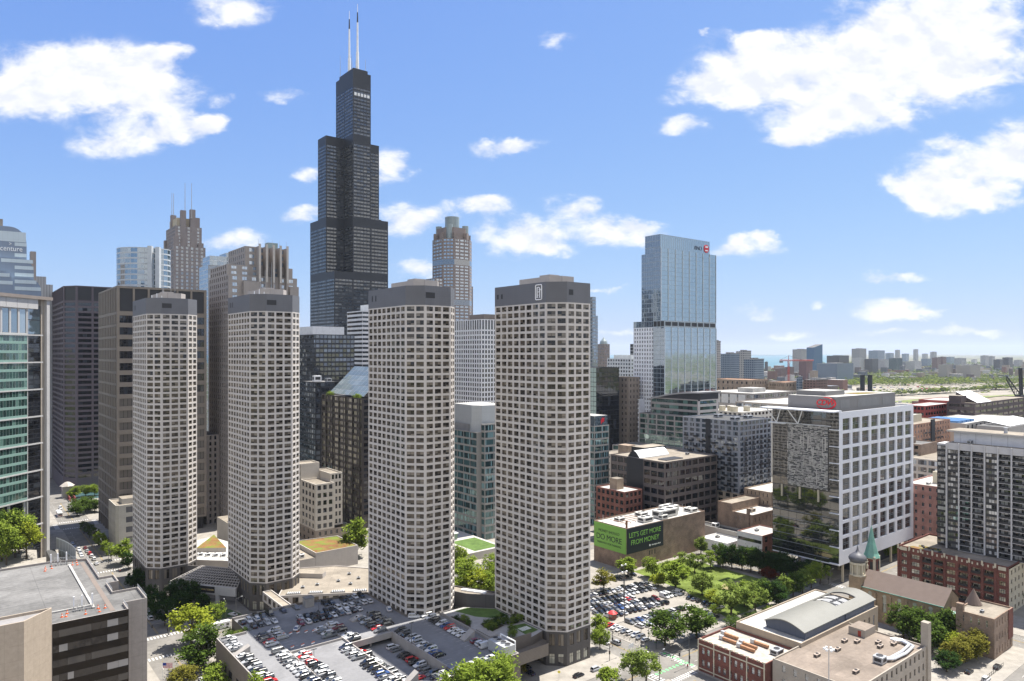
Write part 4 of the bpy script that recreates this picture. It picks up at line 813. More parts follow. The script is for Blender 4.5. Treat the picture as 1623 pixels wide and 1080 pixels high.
for i, (px, py, h, wd, k, l, lab) in enumerate([(261,992,11,9,'round','dark','dark tree nearest the street corner in the shaded entrance island'),(246,975,10,8,'round','dark','dark tree at the left edge of the shaded entrance island'),(268,962,10,8,'round','dark','dark tree at the left back of the entrance island'),(285,952,10,9,'round','dark','dark tree before the canopy\'s left pier'),(303,962,11,9,'round','dark','dark tree before the canopy\'s dark sign'),(285,975,10,9,'round','dark','dark tree in the middle of the entrance island'),(322,974,9,7,'round','dark','dark tree at the right end of the entrance island'),(238,960,9,6,'round','dark','dark tree against the octagonal tower\'s base, farthest left'),(213,935,10,8,'round','dark','dark tree at the foot of the leftmost octagonal tower, plaza side'),(226,938,10,7,'round','dark','dark tree between the plaza and the leftmost octagonal tower'),
    (303,1022,15,15,'loose','yellow','large yellow-green tree at the corner, left of the white truck'),(322,1062,15,15,'round','green','large round green tree in front of the yellow-green one'),(343,990,9,7,'loose','bright','small bright tree right of the large yellow-green one'),
    (290,1095,8,9,'loose','olive','thin olive tree at the bottom of the left street'),(345,1100,9,9,'round','bright','bright tree at the bottom left of the garage wall'),(338,1075,6,4,'upright','bright','small bright tree against the garage wall')]): tpx(px, py, h, wd, k, l, lab, A)
tree(70.5, 211, 19, 9, 'round', 'bright', 'bright tree rising before the garage wall openings at the bottom edge', A)
for i, (s, e, h, wd) in enumerate([(86.5,266,4.5,5.5),(83,264.5,4,4.5),(82,271,5,6),(88,276,5.5,5),(84.2,277.5,4.5,5),(78.5,263.8,3.5,4.5)]): tree(s, e, h, wd, 'shrub', ['green','bright'][i % 2], f'planting, {ORD[i]} bush from the right wall of the notched garage corner', 'bushes in the garage corner', z=9.2 if i < 2 else 6.0, name='bush')
B_ = 'street trees beside the lettered tower'
for px, py, h, wd, k, l, lab in [(951,1006,8,6,'upright','bright','slim bright street tree beside the lot\'s red kiosk'),(951,1030,9,7,'round','bright','bright street tree nearest the lettered tower\'s shop windows'),(1002,1084,11,9,'loose','soft','left one of two soft green trees at the bottom street corner'),(1024,1086,12,10,'loose','soft','right one of two soft green trees at the bottom street corner'),(963,1092,8,6,'upright','bright','small pointed bright tree at the bottom edge left of two soft trees'),(1054,1024,13,14,'round','green','big dense green tree at the lot corner, left of its neighbour'),(1104,1012,13,14,'round','green','big dense green tree by the lot, right of its neighbour')]: tpx(px, py, h, wd, k, l, lab, B_)
G_ = 'trees at the bottom edge before the garage'
for s, e, h, wd, lab in [(131,178,19,15,'biggest bright round tree at the bottom edge before the garage'),(123.5,179,18,13,'bright tree at the bottom edge, left of the biggest one'),(138.5,180,17,13,'bright tree at the bottom edge below the cooling unit'),(117,178,16,11,'lowest bright tree at the bottom edge, farthest left before the garage')]: tree(s, e, h, wd, 'round', 'bright', lab, G_)
tpx(823,1078, 7, 5, 'loose', 'olive', 'thin olive sapling before the garage drive-in', G_)
P_ = 'trees of the little park and lot edge'
for px, py, h, wd, k, l, lab in [(957,936,12,13,'loose','olive','wide olive brown tree at the back of the lot'),(995,914,13,10,'upright','bright','pointed light green tree before the billboard corner'),(1034,916,12,11,'round','bright','light green tree under the dark half of the billboard'),(1043,930,8,10,'round','yellow','low yellow-green tree left of the park\'s pointed tree'),(1071,934,17,13,'upright','bright','tall pointed bright tree at the park\'s lot side'),(1060,915,10,9,'loose','bright','bright tree behind the tall pointed park tree'),(1080,905,11,10,'loose','soft','soft tree behind the pointed tree against the brick wall'),(1101,908,12,11,'round','soft','round soft green tree standing alone on the lawn'),(1111,880,12,8,'upright','soft','slim tree at the far corner of the brick billboard building'),(1126,902,11,10,'loose','bright','bright loose tree at the far left lawn edge'),(1142,900,9,9,'round','soft','low soft tree before the dark row, left end of the lawn'),
    (1113,944,13,13,'round','soft','full soft green tree on the lawn\'s near left'),(1132,960,8,9,'round','yellow','yellow-green bush-like tree below the lawn'),(1159,976,17,16,'loose','soft','largest soft green tree in the near park row'),(1180,962,13,11,'round','bright','light round tree just behind the largest soft park tree'),(1197,970,15,12,'loose','soft','tall loose tree right of the largest soft park tree'),(1214,958,13,12,'round','green','darker green tree in the middle of the near park row'),(1230,962,13,12,'round','dark','dark green tree in the near park row'),(1243,950,13,11,'loose','soft','soft tree right of the dark green one in the near row'),(1257,946,13,11,'round','green','green tree second from the right end cluster of the park row'),(1272,940,13,11,'loose','soft','soft tree in the right cluster of the park row'),(1286,932,13,11,'loose','bright','bright tree next to last at the right of the park row'),(1300,926,13,11,'loose','bright','bright tree closing the park row at the right corner'),(1219,919,7,10,'round','rust','rust red low tree in the park'),
    (1135,973,5,7,'shrub','bright','bright hedge bush beside the lot\'s last cars'),(1162,995,6,9,'shrub','green','green hedge bush at the left corner of the white roof'),(1190,985,5,9,'shrub','green','green hedge bush along the white roof, middle'),(1218,975,5,8,'shrub','bright','bright hedge bush along the white roof, right')]: tpx(px, py, h*.84, wd*.84, k, l, lab, P_, z=.17)
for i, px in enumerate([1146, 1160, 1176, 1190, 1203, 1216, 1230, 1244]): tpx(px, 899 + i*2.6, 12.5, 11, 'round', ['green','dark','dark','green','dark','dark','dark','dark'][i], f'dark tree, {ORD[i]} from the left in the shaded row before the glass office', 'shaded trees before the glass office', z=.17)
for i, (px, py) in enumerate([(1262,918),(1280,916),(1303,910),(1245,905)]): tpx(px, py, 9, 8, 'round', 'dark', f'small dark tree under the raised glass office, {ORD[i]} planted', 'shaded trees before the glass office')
V_ = 'trees along the avenue'
for i, (px, py) in enumerate([(133,846),(142,852),(150,856),(156,865),(162,871),(169,880),(176,888)]): tpx(px, py, 8, 6, 'loose', 'green' if i < 3 else 'bright', f'street tree, {ORD[i]} along the avenue pavement from the far crossing', V_)
tpx(195,895, 13, 9, 'upright', 'bright', 'bright pointed tree at the foot of the pale stone annex', V_); tpx(203,902, 9, 7, 'round', 'dark', 'small dark tree in the leftmost tower\'s shadow behind the pointed tree', V_)
for i, (px, py) in enumerate([(128,808),(135,812),(142,808),(150,812),(122,818)]): tpx(px, py, 9, 11, 'round', 'green', f'round tree in the far plaza clump, {ORD[i]} planted', 'plaza trees by the far bridge')
for i, (px, py) in enumerate([(118,790),(136,787),(150,786)]): tpx(px, py, 9, 9, 'round', 'bright', f'sunny tree before the dark riverside tower, {ORD[i]} from the left', 'plaza trees by the far bridge')
for i, (px, py, h, wd, l) in enumerate([(24,884,24,17,'bright'),(2,890,26,17,'green'),(42,886,18,13,'yellow'),(10,896,22,13,'bright'),(30,878,20,14,'bright')]): tpx(px, py, h, wd, 'round' if i != 2 else 'loose', l, ['large bright tree on the plaza below the striped glass tower','dark green tree cut by the left picture edge','yellow-green tree on the plaza nearest the office roof','bright tree lowest on the plaza at the left edge','bright tree against the striped glass tower'][i], 'plaza trees at the left edge', z=9)
T_ = 'trees in the towers\' courtyard'
tpx(564,884, 21, 13, 'upright', 'bright', 'tall bright tree beside the sedum roofed hall', T_)
for i, (px, py, h, wd) in enumerate([(738,945,15,13),(757,950,14,12),(772,954,13,11),(748,930,14,12),(779,938,14,10),(730,925,12,9),(728,897,11,9),(777,905,9,8)]): tpx(px, py, h, wd, 'loose' if i % 2 else 'round', 'bright' if i != 1 else 'yellow', ['big bright courtyard tree against the third tower','yellow-green courtyard tree in the middle','bright courtyard tree nearest the lettered tower','bright courtyard tree behind the biggest one','bright courtyard tree half behind the lettered tower','smaller tree behind the courtyard trees, left','small tree by the glass office terrace, left','small tree by the terrace wall, right'][i], T_)
for i, (px, py) in enumerate([(548,815),(563,812),(540,822),(585,805),(590,815)]): tpx(px, py, 12, 11, 'round', 'dark' if i != 3 else 'green', f'dark courtyard tree at the foot of the slant-roofed tower, {ORD[i]} planted', T_)
for i, (px, py) in enumerate([(488,850),(505,847),(520,845)]): tpx(px, py, 8, 8, 'round', 'bright', f'bright tree behind the planted roof, {ORD[i]} from the left', T_)
C_ = 'trees around the church'
for px, py, h, wd, k, l, lab in [(1432,1012,13,12,'round','green','round green tree behind the beige school\'s roof, left'),(1455,1020,13,12,'round','green','round green tree behind the tall school chimney'),(1487,1003,14,6,'upright','dark','narrow dark tree against the church wall'),(1504,1022,15,10,'upright','green','green tree between the church and the brick rectory'),(1475,1035,11,10,'round','green','green tree right of the school chimney'),(1512,1054,9,10,'round','olive','olive tree nearest the chimney in the rectory garden'),(1530,1050,10,10,'round','olive','olive tree in the middle of the rectory garden row'),(1545,1042,10,10,'round','olive','olive tree nearest the rectory corner'),(1522,1045,9,9,'round','yellow','yellow-green tree among the olive ones'),(1553,1030,10,7,'round','green','green tree tight against the rectory wall'),(1500,1065,7,8,'round','dark','dark low tree beside the playground'),(1404,885,8,7,'round','bright','bright tree between the church spire and the red lofts'),(1416,882,8,7,'round','bright','bright tree left of the red loft building'),(1524,950,8,7,'round','dark','dark tree between the church and the red lofts'),(1606,955,9,8,'round','dark','dark tree at the right edge behind the rectory'),(1355,905,8,7,'round','bright','bright tree between the church towers and the office columns')]: tpx(px, py, h, wd, k, l, lab, C_)
hb = MB(); 
for k in range(60):
    t = k / 60; s_, e_ = 300 + 40*t + rnd.uniform(-.8,.8), 71 - 3 + rnd.uniform(-1,1); 
hd = thing('hedge', 'clipped green hedge along the kerb in the bottom right corner', 'hedge', W(290, 68, .1), GA)
for k in range(2600): 
    p = Vector((rnd.uniform(0,60), rnd.uniform(-1.6,1.6), rnd.uniform(.1,1.9))); u = Vector((rnd.uniform(-1,1), rnd.uniform(-1,1), rnd.uniform(-1,1))).normalized()*.3; v = u.cross(Vector((.2,.3,1))).normalized()*.25; hb.face([p-u,p-v,p+u,p+v], LV['green'])
hb.build('foliage', hd)

for k in range(22):
    x, y = [(2,33),(3,36),(1.6,40),(3.4,38.5),(5,23),(7,24.5),(9,25),(11,26.5),(7,28),(10,29),(11.4,29),(5.5,26),(13,25),(15,24),(17,23.5),(19,24),(19.4,28),(14,29.6),(16,29),(12,20),(10.5,17),(8,14)][k]
    s, e = 151 + x, 185 + y; h_ = trnd.uniform(1.4, 3.0); tree(s, e, h_, h_*1.3, 'shrub', ['green','soft','dark','bright'][k % 4], f'garden shrub, {ORD[k]} in the planting beds of the roof garden', 'shrubs in the roof garden', z=ZD+.02, name='bush')
# ------------------------------------------------------------------ downtown, left of and behind the octagonal towers
GL_DK = glass('dark office glass', (.008,.009,.012), (.012,.014,.019), (.035,.04,.048), refl=.045, ior=1.42, jit=.02, pm=.3, pl=.12)
GL_BR = glass('bronze office glass', (.02,.017,.014), (.035,.03,.026), (.10,.09,.075), refl=.12, jit=.03, pm=.3, pl=.1)
GL_BL = glass('blue sky glass', (.045,.075,.095), (.07,.105,.13), (.16,.2,.22), refl=.30, tint=(.85,.93,1), jit=.02, pm=.3, pl=.12)
GL_GR = glass('green office glass', (.012,.03,.028), (.028,.065,.056), (.10,.18,.155), refl=.07, tint=(.85,1,.95), jit=.02, pm=.35, pl=.12)
GL_GREY = glass('grey window glass', (.05,.055,.065), (.10,.115,.13), (.22,.25,.28), refl=.2, jit=.03, pm=.4, pl=.2)
MUL = pbr('grey mullion', (.28,.29,.30), .5); MUL_D = pbr('black mullion', (.02,.02,.022), .5); MUL_L = pbr('pale mullion', (.62,.64,.64), .5)
BLK = pbr('black aluminium', (.022,.024,.03), .45, .06)
# --- the tallest tower: nine bundled tubes ending at different heights
wi = Bld('black_skyscraper', 'tallest black stepped skyscraper with two white roof masts', 'skyscraper', 344.1, 755.4)
GL_W = glass('smoked tower glass', (.018,.02,.025), (.045,.05,.058), (.10,.105,.11), refl=.085, jit=.03, pm=.4, pl=.2)
TH = {(0,0):208,(2,2):208,(0,2):272,(2,0):272,(0,1):368,(2,1):368,(1,2):368,(1,0):442,(1,1):442}; T = 22.9
def wst(): return ST(BLK, GL_W, MUL_D, cols=5, fh=4.06, wf=.90, hf=.5, sf=.3, rec=.15, mu=.9, nx=1, bar=.05)
for (i, j), h in sorted(TH.items()):
    x0, y0 = i*T, j*T
    for f, (p, q, nb) in enumerate([((x0,y0+T),(x0,y0),(i-1,j)), ((x0,y0),(x0+T,y0),(i,j-1)), ((x0+T,y0),(x0+T,y0+T),(i+1,j)), ((x0+T,y0+T),(x0,y0+T),(i,j+1))]):
        zb = TH.get(nb, 0.0)
        if zb >= h: continue
        if f > 1: wi.facade(p, q, zb, h, None, BLK, 'tube'); continue
        segs = []; z = zb
        for bz0, bz1 in ((116, 124), (200, 208), (262, 272), (358, 368), (424, 442)):          # louvred service bands
            if bz1 <= zb or bz0 >= h: continue
            if bz0 > z: segs.append((z, bz0, True))
            segs.append((max(bz0, z), min(bz1, h), False)); z = bz1
        if z < h: segs.append((z, h, True))
        for a, c, w in segs: wi.facade(p, q, a, c, wst() if w and c - a > 4 else None, BLK, 'tube')
    mb = wi.part('roof'); mb.face([(x0,y0,h),(x0+T,y0,h),(x0+T,y0+T,h),(x0,y0+T,h)], ROOF_D)
mb = MB(); mb.box(T*1.1, T*.15, 442, T*1.9, T*1.8, 447, BLK, ROOF_D); mb.build('plant_house', wi.o)
for x, y in ((T*1.5, T*1.45), (T*1.5, T*.5)):
    mb = MB(); mb.tube((x,y,447),(x,y,470), 2.0, WHITEM, 8, 1.7); mb.tube((x,y,470),(x,y,505), 1.3, WHITEM, 8, .9); mb.tube((x,y,505),(x,y,517), .9, DARKM, 6, .6); mb.tube((x,y,517),(x,y,527), .35, WHITEM, 6, .2); mb.build('mast', wi.o)
for x, y, h in ((T*1.2,T*1.9,28),(T*1.85,T*.3,16),(T*1.1,T*.3,10),(T*1.7,T*1.1,20),(T*1.3,T*.8,22)): wi.mast(x, y, 446, h, GALV, .3)
for k in range(3): wi.unit(T*2.2 + 6*k, T*.5, 272, 5, 4, 3, STEEL, 1)
wi.finish(100)
# a row of lit openings near the top, painted on as white panels
mb = MB()
for k in range(5): 
    o = MB(); o.box(-1.5, -.1, 0, 1.5, 0, 3.4, WHITEM); x = o.build('white_panel', wi.o); x.matrix_local = on_face((T,0),(2*T,0), 3.2 + k*4.1, 414, .15)
# --- glass tower at the left edge, green floors and white frame
gt = Bld('glass_office_tower', 'green striped glass office tower with white frame at the left edge', 'office tower', 0, 0, rot=0)
gt.o.location = (-261.6, 402, 0); gt.loc = Vector((-261.6, 402, 0)); A1 = math.atan2(-1, -.14)
gt.o.rotation_euler = (0, 0, A1); gt.rot = A1                                         # local x runs along the facade towards the camera, outside is -x... y
WFR = pbr('white frame metal', (.42,.415,.41), .45, .06); GSP = pbr('pale green spandrel', (.19,.30,.265), .35, .05); 
fl = [(5 + k*5.05, ) for k in range(26)]
# facade runs from x=52 (near) to x=8.2 (recess) on the plane y=0 seen from +y: walk it from near to far so that it faces the street
P0, P1, P2 = (56, 0), (17.1, 0), (6.8, -1.2)
for k in range(9):
    z = 5 + k*15.0; top = z + 15.0
    if k == 8: break
    if k > 1: gt.facade(P0, P1, z, top, ST(GSP, GL_GR, MUL_L, cols=4, rows=3, wf=.985, hf=.72, sf=.22, rec=.12, mu=.1, us=even(5), bar=.12), GSP)
    mb = gt.part('frame'); mb.box(6.8, -.35, top-.8, 56 if k > 0 else 17, .35, top-.1, WFR)
    gt.facade((17.1,-1.4), (6.8,-1.4), z, top, ST(BLK, GL_DK, MUL_D, cols=1, rows=6, wf=.98, hf=.86, rec=.1, mu=.05, us=(.55,), bar=.1), BLK)
gt.facade(P0, P1, 125, 139, ST(WFR, GL_BL, MUL_D, cols=7, rows=1, wf=.8, hf=.92, rec=.4, mu=.3), WFR); gt.facade((17.1,-1.4),(6.8,-1.4),125,141, ST(BLK, GL_BL, MUL, cols=1, rows=2, wf=.98, hf=.96, rec=.1, mu=.05), BLK)
mb = gt.part('frame'); mb.box(2.4, -3.4, 0, 4.5, 0.6, 145, WFR); mb.box(4.5, -3.4, 0, 6.78, -1.0, 145, pbr('tan frame side', (.33,.29,.24), .6)); mb.box(16.9, -1.6, 5, 17.3, .1, 141, WFR)
mb.box(1.0, -6, 144.4, 57, 1.4, 146.2, pbr('brown eaves', (.22,.19,.17), .6), ROOF_G)
for k in range(6): mb.box(17.4 + k*7, -.2, 139, 10.6 + k*7, .6, 144.4, WFR)
for k in range(5): mb.tube((18 + k*7, -1.5, 141), (22 + k*7, -1.5, 144.4), .35, WFR, 5)
mb = gt.part('core'); mb.box(4.6, -40, 34, 56, -1.75, 141, BLK, ROOF_G); mb.box(4.6, -40, 0, 56, -9, 33.9, BLK); mb.box(6.8,-9,0,17,-1.75,33.9,BLK)
for k in range(4): 
    mb = MB(); mb.tube((18 + 10*k, -1.3, 0), (18 + 10*k, -1.3, 34.4), .7, WFR, 8); mb.build('column', gt.o)
gt.finish(60)
# curved glass entrance at its foot
en = Bld('curved_glass_entrance', 'low curved glass entrance wing at the foot of the green striped tower', 'building', 52, 405)
pts = [(0,60),(0,0),(3,-4)] + [(3 + 3*math.sin(t), 2 + 9*(1 - math.cos(t)) ) for t in ()]
cv_ = [(5.2 - 5*(k/8)**2, 2 + 32*k/8) for k in range(9)]
for zz, off in ((0, 0), (6, -.8), (12, -1.8)):
    for (x0, y0), (x1, y1) in zip(cv_, cv_[1:]): en.facade((x0+off-6, y0), (x1+off-6, y1), zz, zz+6, ST(MUL_L, GL_GR if zz else GL_DK, MUL, cols=1, rows=1, wf=.96, hf=.86, rec=.1, mu=.05), MUL_L)
mb = en.part('body'); mb.box(-12, 2, 0, -8.2, 34, 11.9, BLK, ROOF_D); en.facade((-12,2),(-.8-.0,2),0,11.9, ST(BLK, GL_DK, MUL, cols=4, rows=3, wf=.94, hf=.86, rec=.1, mu=.1), BLK); en.finish()
# --- striped tower with lettering (cascading rounded shoulders)
ac = Bld('striped_office_tower', 'pale blue striped glass tower with rounded stepped shoulders and white lettering', 'office tower', 0, 0)
ac.loc = Vector((-294, 425, 0)); ac.o.location = ac.loc; ac.rot = .62; ac.o.rotation_euler = (0, 0, .62); ac.o.scale = (.83, 1, 1)
BLB = pbr('blue grey glass panel', (.17,.22,.30), .18, .05, .1, spec=.8, grid=(3.2,3.9,.12), gcol=.8); LTB = pbr('silver glass panel', (.50,.58,.62), .2, .05, .1, spec=.8, grid=(3.2,3.9,.12), gcol=.85)
def shoulder(x0, x1, z1, y0, dep, r=9):
    prof = [(x0,0),(x1,0),(x1,z1-r)] + [(x1-r+r*math.cos(t), z1-r+r*math.sin(t)) for t in [math.pi/2*k/6 for k in range(1,7)]] + [(x0,z1)]
    mb = MB(); n = len(prof); mb.face([(x,y0,z) for x,z in prof], BLB); mb.face([(x,y0+dep,z) for x,z in reversed(prof)], BLB)
    for i in range(n):
        a, c = prof[i], prof[(i+1)%n]; mb.face([(c[0],y0,c[1]),(a[0],y0,a[1]),(a[0],y0+dep,a[1]),(c[0],y0+dep,c[1])], LTB)
    mb.build('shoulder', ac.o)
shoulder(-60, 2.2, 191, 6, 20, 10); shoulder(-60, 6.5, 172, 4, 20, 8); shoulder(-60, 11, 160, 1.5, 20, 8); shoulder(-60, -14, 175, 3, 2.9, 8); shoulder(-60, -6, 163.5, 0, 2.9, 8)
mb = MB(); mb.box(-60, 5.9, 182, 1.8, 6, 188, LTB)
for x0, x1, z, y in ((-5,2.1,173,5.9),(-5,2.1,179.5,5.9),(-13,6,169.2,3.9),(-5,6.3,165.3,3.9),(-5,6.4,161,3.9),(-5,8,156.6,1.4),(-5,10.8,152.5,1.4),(-18,-14.2,168.5,2.9),(-18,-14.2,164,2.9),(-16,-8,160,-.1),(-16,-6.2,155.5,-.1),(-60,-16,173,2.9)): mb.box(x0, y-.12, z, x1, y, z+2.1, LTB)
mb.build('silver_stripe', ac.o); mb = MB(); mb.box(-17, 12, 191, -12, 16, 196, pbr('chimney brown', (.2,.17,.15), .8)); mb.build('chimney', ac.o)
LW = pbr('white lettering', (.85,.86,.87), .4)
lettering(ac.o, 'accenture', 4.3, LW, (-60,5.8), (0,5.8), 51.2, 176.3, out=.1, depth=.15); lettering(ac.o, '>', 3.0, LW, (-60,5.8), (0,5.8), 52.4, 179.6, out=.1, depth=.15)
# --- things behind it
rb = Bld('ribbed_tower', 'grey vertically ribbed tower behind the striped one, top only in view', 'tower', 57, 768); RIB = pbr('ribbed grey', (.36,.36,.36), .7, .06, .1, grid=(2.2,400,.5), gcol=.5)
mb = MB(); mb.box(0,0,0,13,32,184,RIB,ROOF_G); mb.box(13,0,0,18,30,177,RIB,ROOF_G); mb.build('wall', rb.o)
bb = Bld('brown_slab', 'thin beige block end showing between the striped tower and the sky', 'tower', 54.8, 724); mb = MB(); mb.box(0,0,0,4,8,201,pbr('beige end wall',(.3,.26,.24),.8),ROOF_G); mb.build('wall', bb.o)
mb = MB(); mb.box(-.06, 3, 194, 0, 6.5, 199, DARKM); mb.build('window', bb.o)
# --- dark purple tower by the river
PUR = pbr('dusky purple stone', (.105,.088,.10), .75, .06, .2)
dk = Bld('dark_riverside_tower', 'dusky purple grid office tower with chamfered corner beside the bridge', 'office tower', 74.5, 676)
def dks(c): return ST(PUR, GL_DK, MUL_D, cols=c, fh=4.3, wf=.86, hf=.60, sf=.2, rec=.45, mu=.4, us=even(3), bar=.1, zb=11)
pd = [(0,104),(0,12),(8,0),(42,0),(42,104)]
dk.tower(pd, 0, 157, [dks(9), dks(1), dks(3)], PUR)
dk.tower(pd, 157, 170, [ST(PUR, DARKM, DARKM, cols=16, rows=1, wf=.8, hf=.86, rec=.5, mu=.3, name='louvre'), ST(PUR, DARKM, DARKM, cols=1, rows=1, wf=.86, hf=.86, rec=.5, mu=.3, name='louvre'), ST(PUR, DARKM, DARKM, cols=3, rows=1, wf=.86, hf=.86, rec=.5, mu=.3, name='louvre')], PUR, ROOF_D, .9, part='crown')
dk.finish(100)
br = Bld('bridge_house', 'small pale stone bridge house with pitched roof beside the river', 'bridge house', 70.5, 655)
mb = MB(); mb.box(0,0,0,7,7,8.5,CONC); mb.box(-.5,-.5,8.5,7.5,7.5,9.3,CONC); mb.build('wall', br.o); mb = MB(); mb.lathe([(5.4,9.3),(3.8,10.6),(1.6,12.2),(.6,12.4)], 4, pbr('stone roof',(.42,.38,.33),.8), 3.5, 3.5); mb.build('roof', br.o)
for y in (1.2, 4.6): mb = MB(); mb.box(-.05,y,3,0,y+1.2,6,DARKM); mb.build('window', br.o)
bg_ = Bld('steel_bridge', 'red railed steel bridge carrying the avenue over the river', 'bridge', 56, 636); REDS = pbr('bridge red', (.22,.05,.045), .6)
mb = MB(); mb.box(0,0,-.3,22,60,.12,ROAD); mb.build('deck', bg_.o)
for x in (1.5, 17.5, 20.8):
    mb = MB(); mb.box(x,0,2.6,x+.5,60,3.2,REDS); mb.box(x,0,.12,x+.5,60,.5,REDS)
    for k in range(13): mb.box(x+.1,k*4.8,.5,x+.4,k*4.8+.5,2.6,REDS)
    for k in range(12): mb.tube((x+.25,k*4.8,.5),(x+.25,k*4.8+4.8,2.7),.15,REDS,4)
    mb.build('truss', bg_.o)
# --- brown tower behind the leftmost octagon
BRN = pbr('tan brown stone', (.21,.18,.15), .8, .08, .15, grid=(50,7.0,.1), gcol=.8)
bw = Bld('brown_office_tower', 'tan brown tower of deep bays standing behind the leftmost octagon', 'office tower', 80.3, 486)
PANELB = glass('tan blind bay', (.115,.10,.085), (.13,.115,.095), (.10,.088,.076), refl=.03, rough=.3)
pb_ = [(0,67),(0,0),(52,0),(52,67)]
nst = lambda g: ST(BRN, g, MUL_D, cols=11, fh=7.3, wf=.55, hf=.80, rec=.6, mu=.6, nz=1)
wst2 = lambda g: ST(BRN, g, MUL_D, cols=5, fh=7.3, wf=.9, hf=.62, sf=.2, rec=.7, mu=1.0, us=even(4), bar=.2)
bw.tower(pb_, 8, 88, [nst(PANELB), wst2(PANELB)], BRN); bw.tower(pb_, 88, 139, [nst(GL_DK), wst2(GL_DK)], BRN)
bw.tower(pb_, 139, 155.7, [ST(BRN, DARKM, DARKM, cols=11, rows=1, wf=.6, hf=.88, rec=.6, mu=.6, name='louvre'), ST(BRN, DARKM, DARKM, cols=6, rows=1, wf=.86, hf=.84, rec=.7, mu=1.0, name='louvre')], BRN, ROOF_G, 1.0, part='crown')
for k in range(9): mb = MB(); mb.box(.05, k*8.2, .14, 1.5, k*8.2+1.4, 8, BRN); mb.build('column', bw.o)
mb = bw.part('lobby'); mb.box(3, 2, .14, 50, 65, 8, DARKM); bw.finish(100)
cn = Bld('street_canopy', 'flat glass street canopy beside the tan brown tower', 'canopy', 72, 480); mb = MB(); mb.box(0,0,4.2,7,22,4.6,STEEL); mb.build('roof', cn.o)
for y in (1, 10, 20.5): mb = MB(); mb.box(.6,y,.14,.9,y+.3,4.2,STEEL); mb.build('post', cn.o)
# --- pale stone annex
LST = pbr('pale limestone', (.40,.375,.33), .85, .1, .2, grid=(2.2,1.1,.05), gcol=.85)
an = Bld('stone_annex', 'pale stone six storey annex between the leftmost octagon and the tan brown tower', 'building', 75.3, 458)
an.tower([(0,24),(0,1.5),(1.5,0),(22,0),(22,24)], 0, 27, [ST(LST, GL_GREY, MUL_D, cols=5, fh=4.2, wf=.4, hf=.5, rec=.3, mu=2, zb=5), None, ST(LST, glass('annex grey louvre',(.10,.10,.11),(.12,.12,.13),refl=.03), MUL_D, cols=2, fh=5.2, wf=.52, hf=.58, rec=.35, mu=1.5, zb=4, name='louvre')], LST, ROOF_T, .6)
mb = MB(); mb.box(4,6,26.4,14,16,29.5,LST,ROOF_T); mb.build('roof_house', an.o); an.finish()
# --- elliptical glass tower
rd = Bld('elliptical_glass_tower', 'white banded elliptical glass tower with vertical white fin behind the tan brown tower', 'office tower', 0, 0, rot=.15)
rd.loc = Vector((-336, 645, 0)); rd.o.location = rd.loc
el_ = [(22.5*math.cos(t), 16*math.sin(t)) for t in [2*math.pi*k/24 for k in range(24)]]
WB = pbr('white band', (.50,.53,.55), .4)
for k in range(24):
    a = 2*math.pi*(k+.5)/24
    if math.sin(a) < .35: rd.facade(el_[k], el_[(k+1)%24], 0, 209, ST(WB, GL_BL, MUL_L, cols=1, fh=4.9, wf=.97, hf=.74, rec=.15, mu=.02, us=(.5,), bar=.1), WB)
    else: rd.facade(el_[k], el_[(k+1)%24], 0, 209, None, WB)
rd.roof(el_, 209, WB, ROOF_G, 1.0)
mb = MB(); mb.box(9, -18, 0, 12.5, -13, 210, WB); mb.box(14.5, -15, 0, 18, -10, 209.6, WB); mb.build('fin', rd.o); rd.finish(100)
# --- stepped crown tower with four masts
FR = pbr('mauve granite', (.25,.215,.205), .8, .08, .1, grid=(3.0,4.0,.1), gcol=.85)
fr = Bld('stepped_crown_tower', 'mauve stone tower with stepped crown and four thin masts', 'skyscraper', 197, 853)
def frs(c): return ST(FR, GL_GREY, MUL, cols=c, fh=4.1, wf=.5, hf=.66, rec=.3, mu=1.2, bar=.08)
fr.boxy(0, 0, 34, 52, 0, 235, frs(9), frs(6), FR, ROOF_G); fr.boxy(3, 4, 31, 48, 235, 258, frs(8), frs(5), FR, ROOF_G, part='upper_wall'); fr.boxy(6, 10, 28, 44, 258, 268, None, None, pbr('crown cream', (.45,.39,.29), .8), ROOF_G, part='crown')
for x, y, h in ((0,0,246),(26,0,240),(0,44,246),(8,3,276),(18,3,278),(4,30,274),(24,8,270)): mb = MB(); mb.box(x+.8,y+.8,230,x+6.2,y+6.2,h,FR); mb.build('turret', fr.o)
for x, y, h in ((8,42,34),(8,34,32),(14,8,40),(20,4,40)): fr.mast(x, y, 268, h, GALV, .45)
fr.finish(100)
# --- pale glass tower and its slab
pg = Bld('pale_glass_tower', 'pale blue glass tower with darker slotted corner left of the stepped granite one', 'office tower', 190, 693)
gst = ST(MUL_L, GL_BL, MUL_L, mod=3.2, fh=4.2, wf=.93, hf=.9, rec=.1, mu=.1)
pg.boxy(0, 0, 17, 30, 0, 197, gst, ST(MUL, GL_GREY, MUL, cols=2, fh=4.2, wf=.92, hf=.7, rec=.15, mu=.1), MUL_L, ROOF_G); pg.boxy(2, 2, 22, 26, 197, 206, gst, gst, MUL_L, ROOF_G, part='upper_wall')
pg.boxy(17.1, 2, 34, 24, 0, 210, gst, gst, MUL_L, ROOF_G, part='slab'); pg.finish(100)
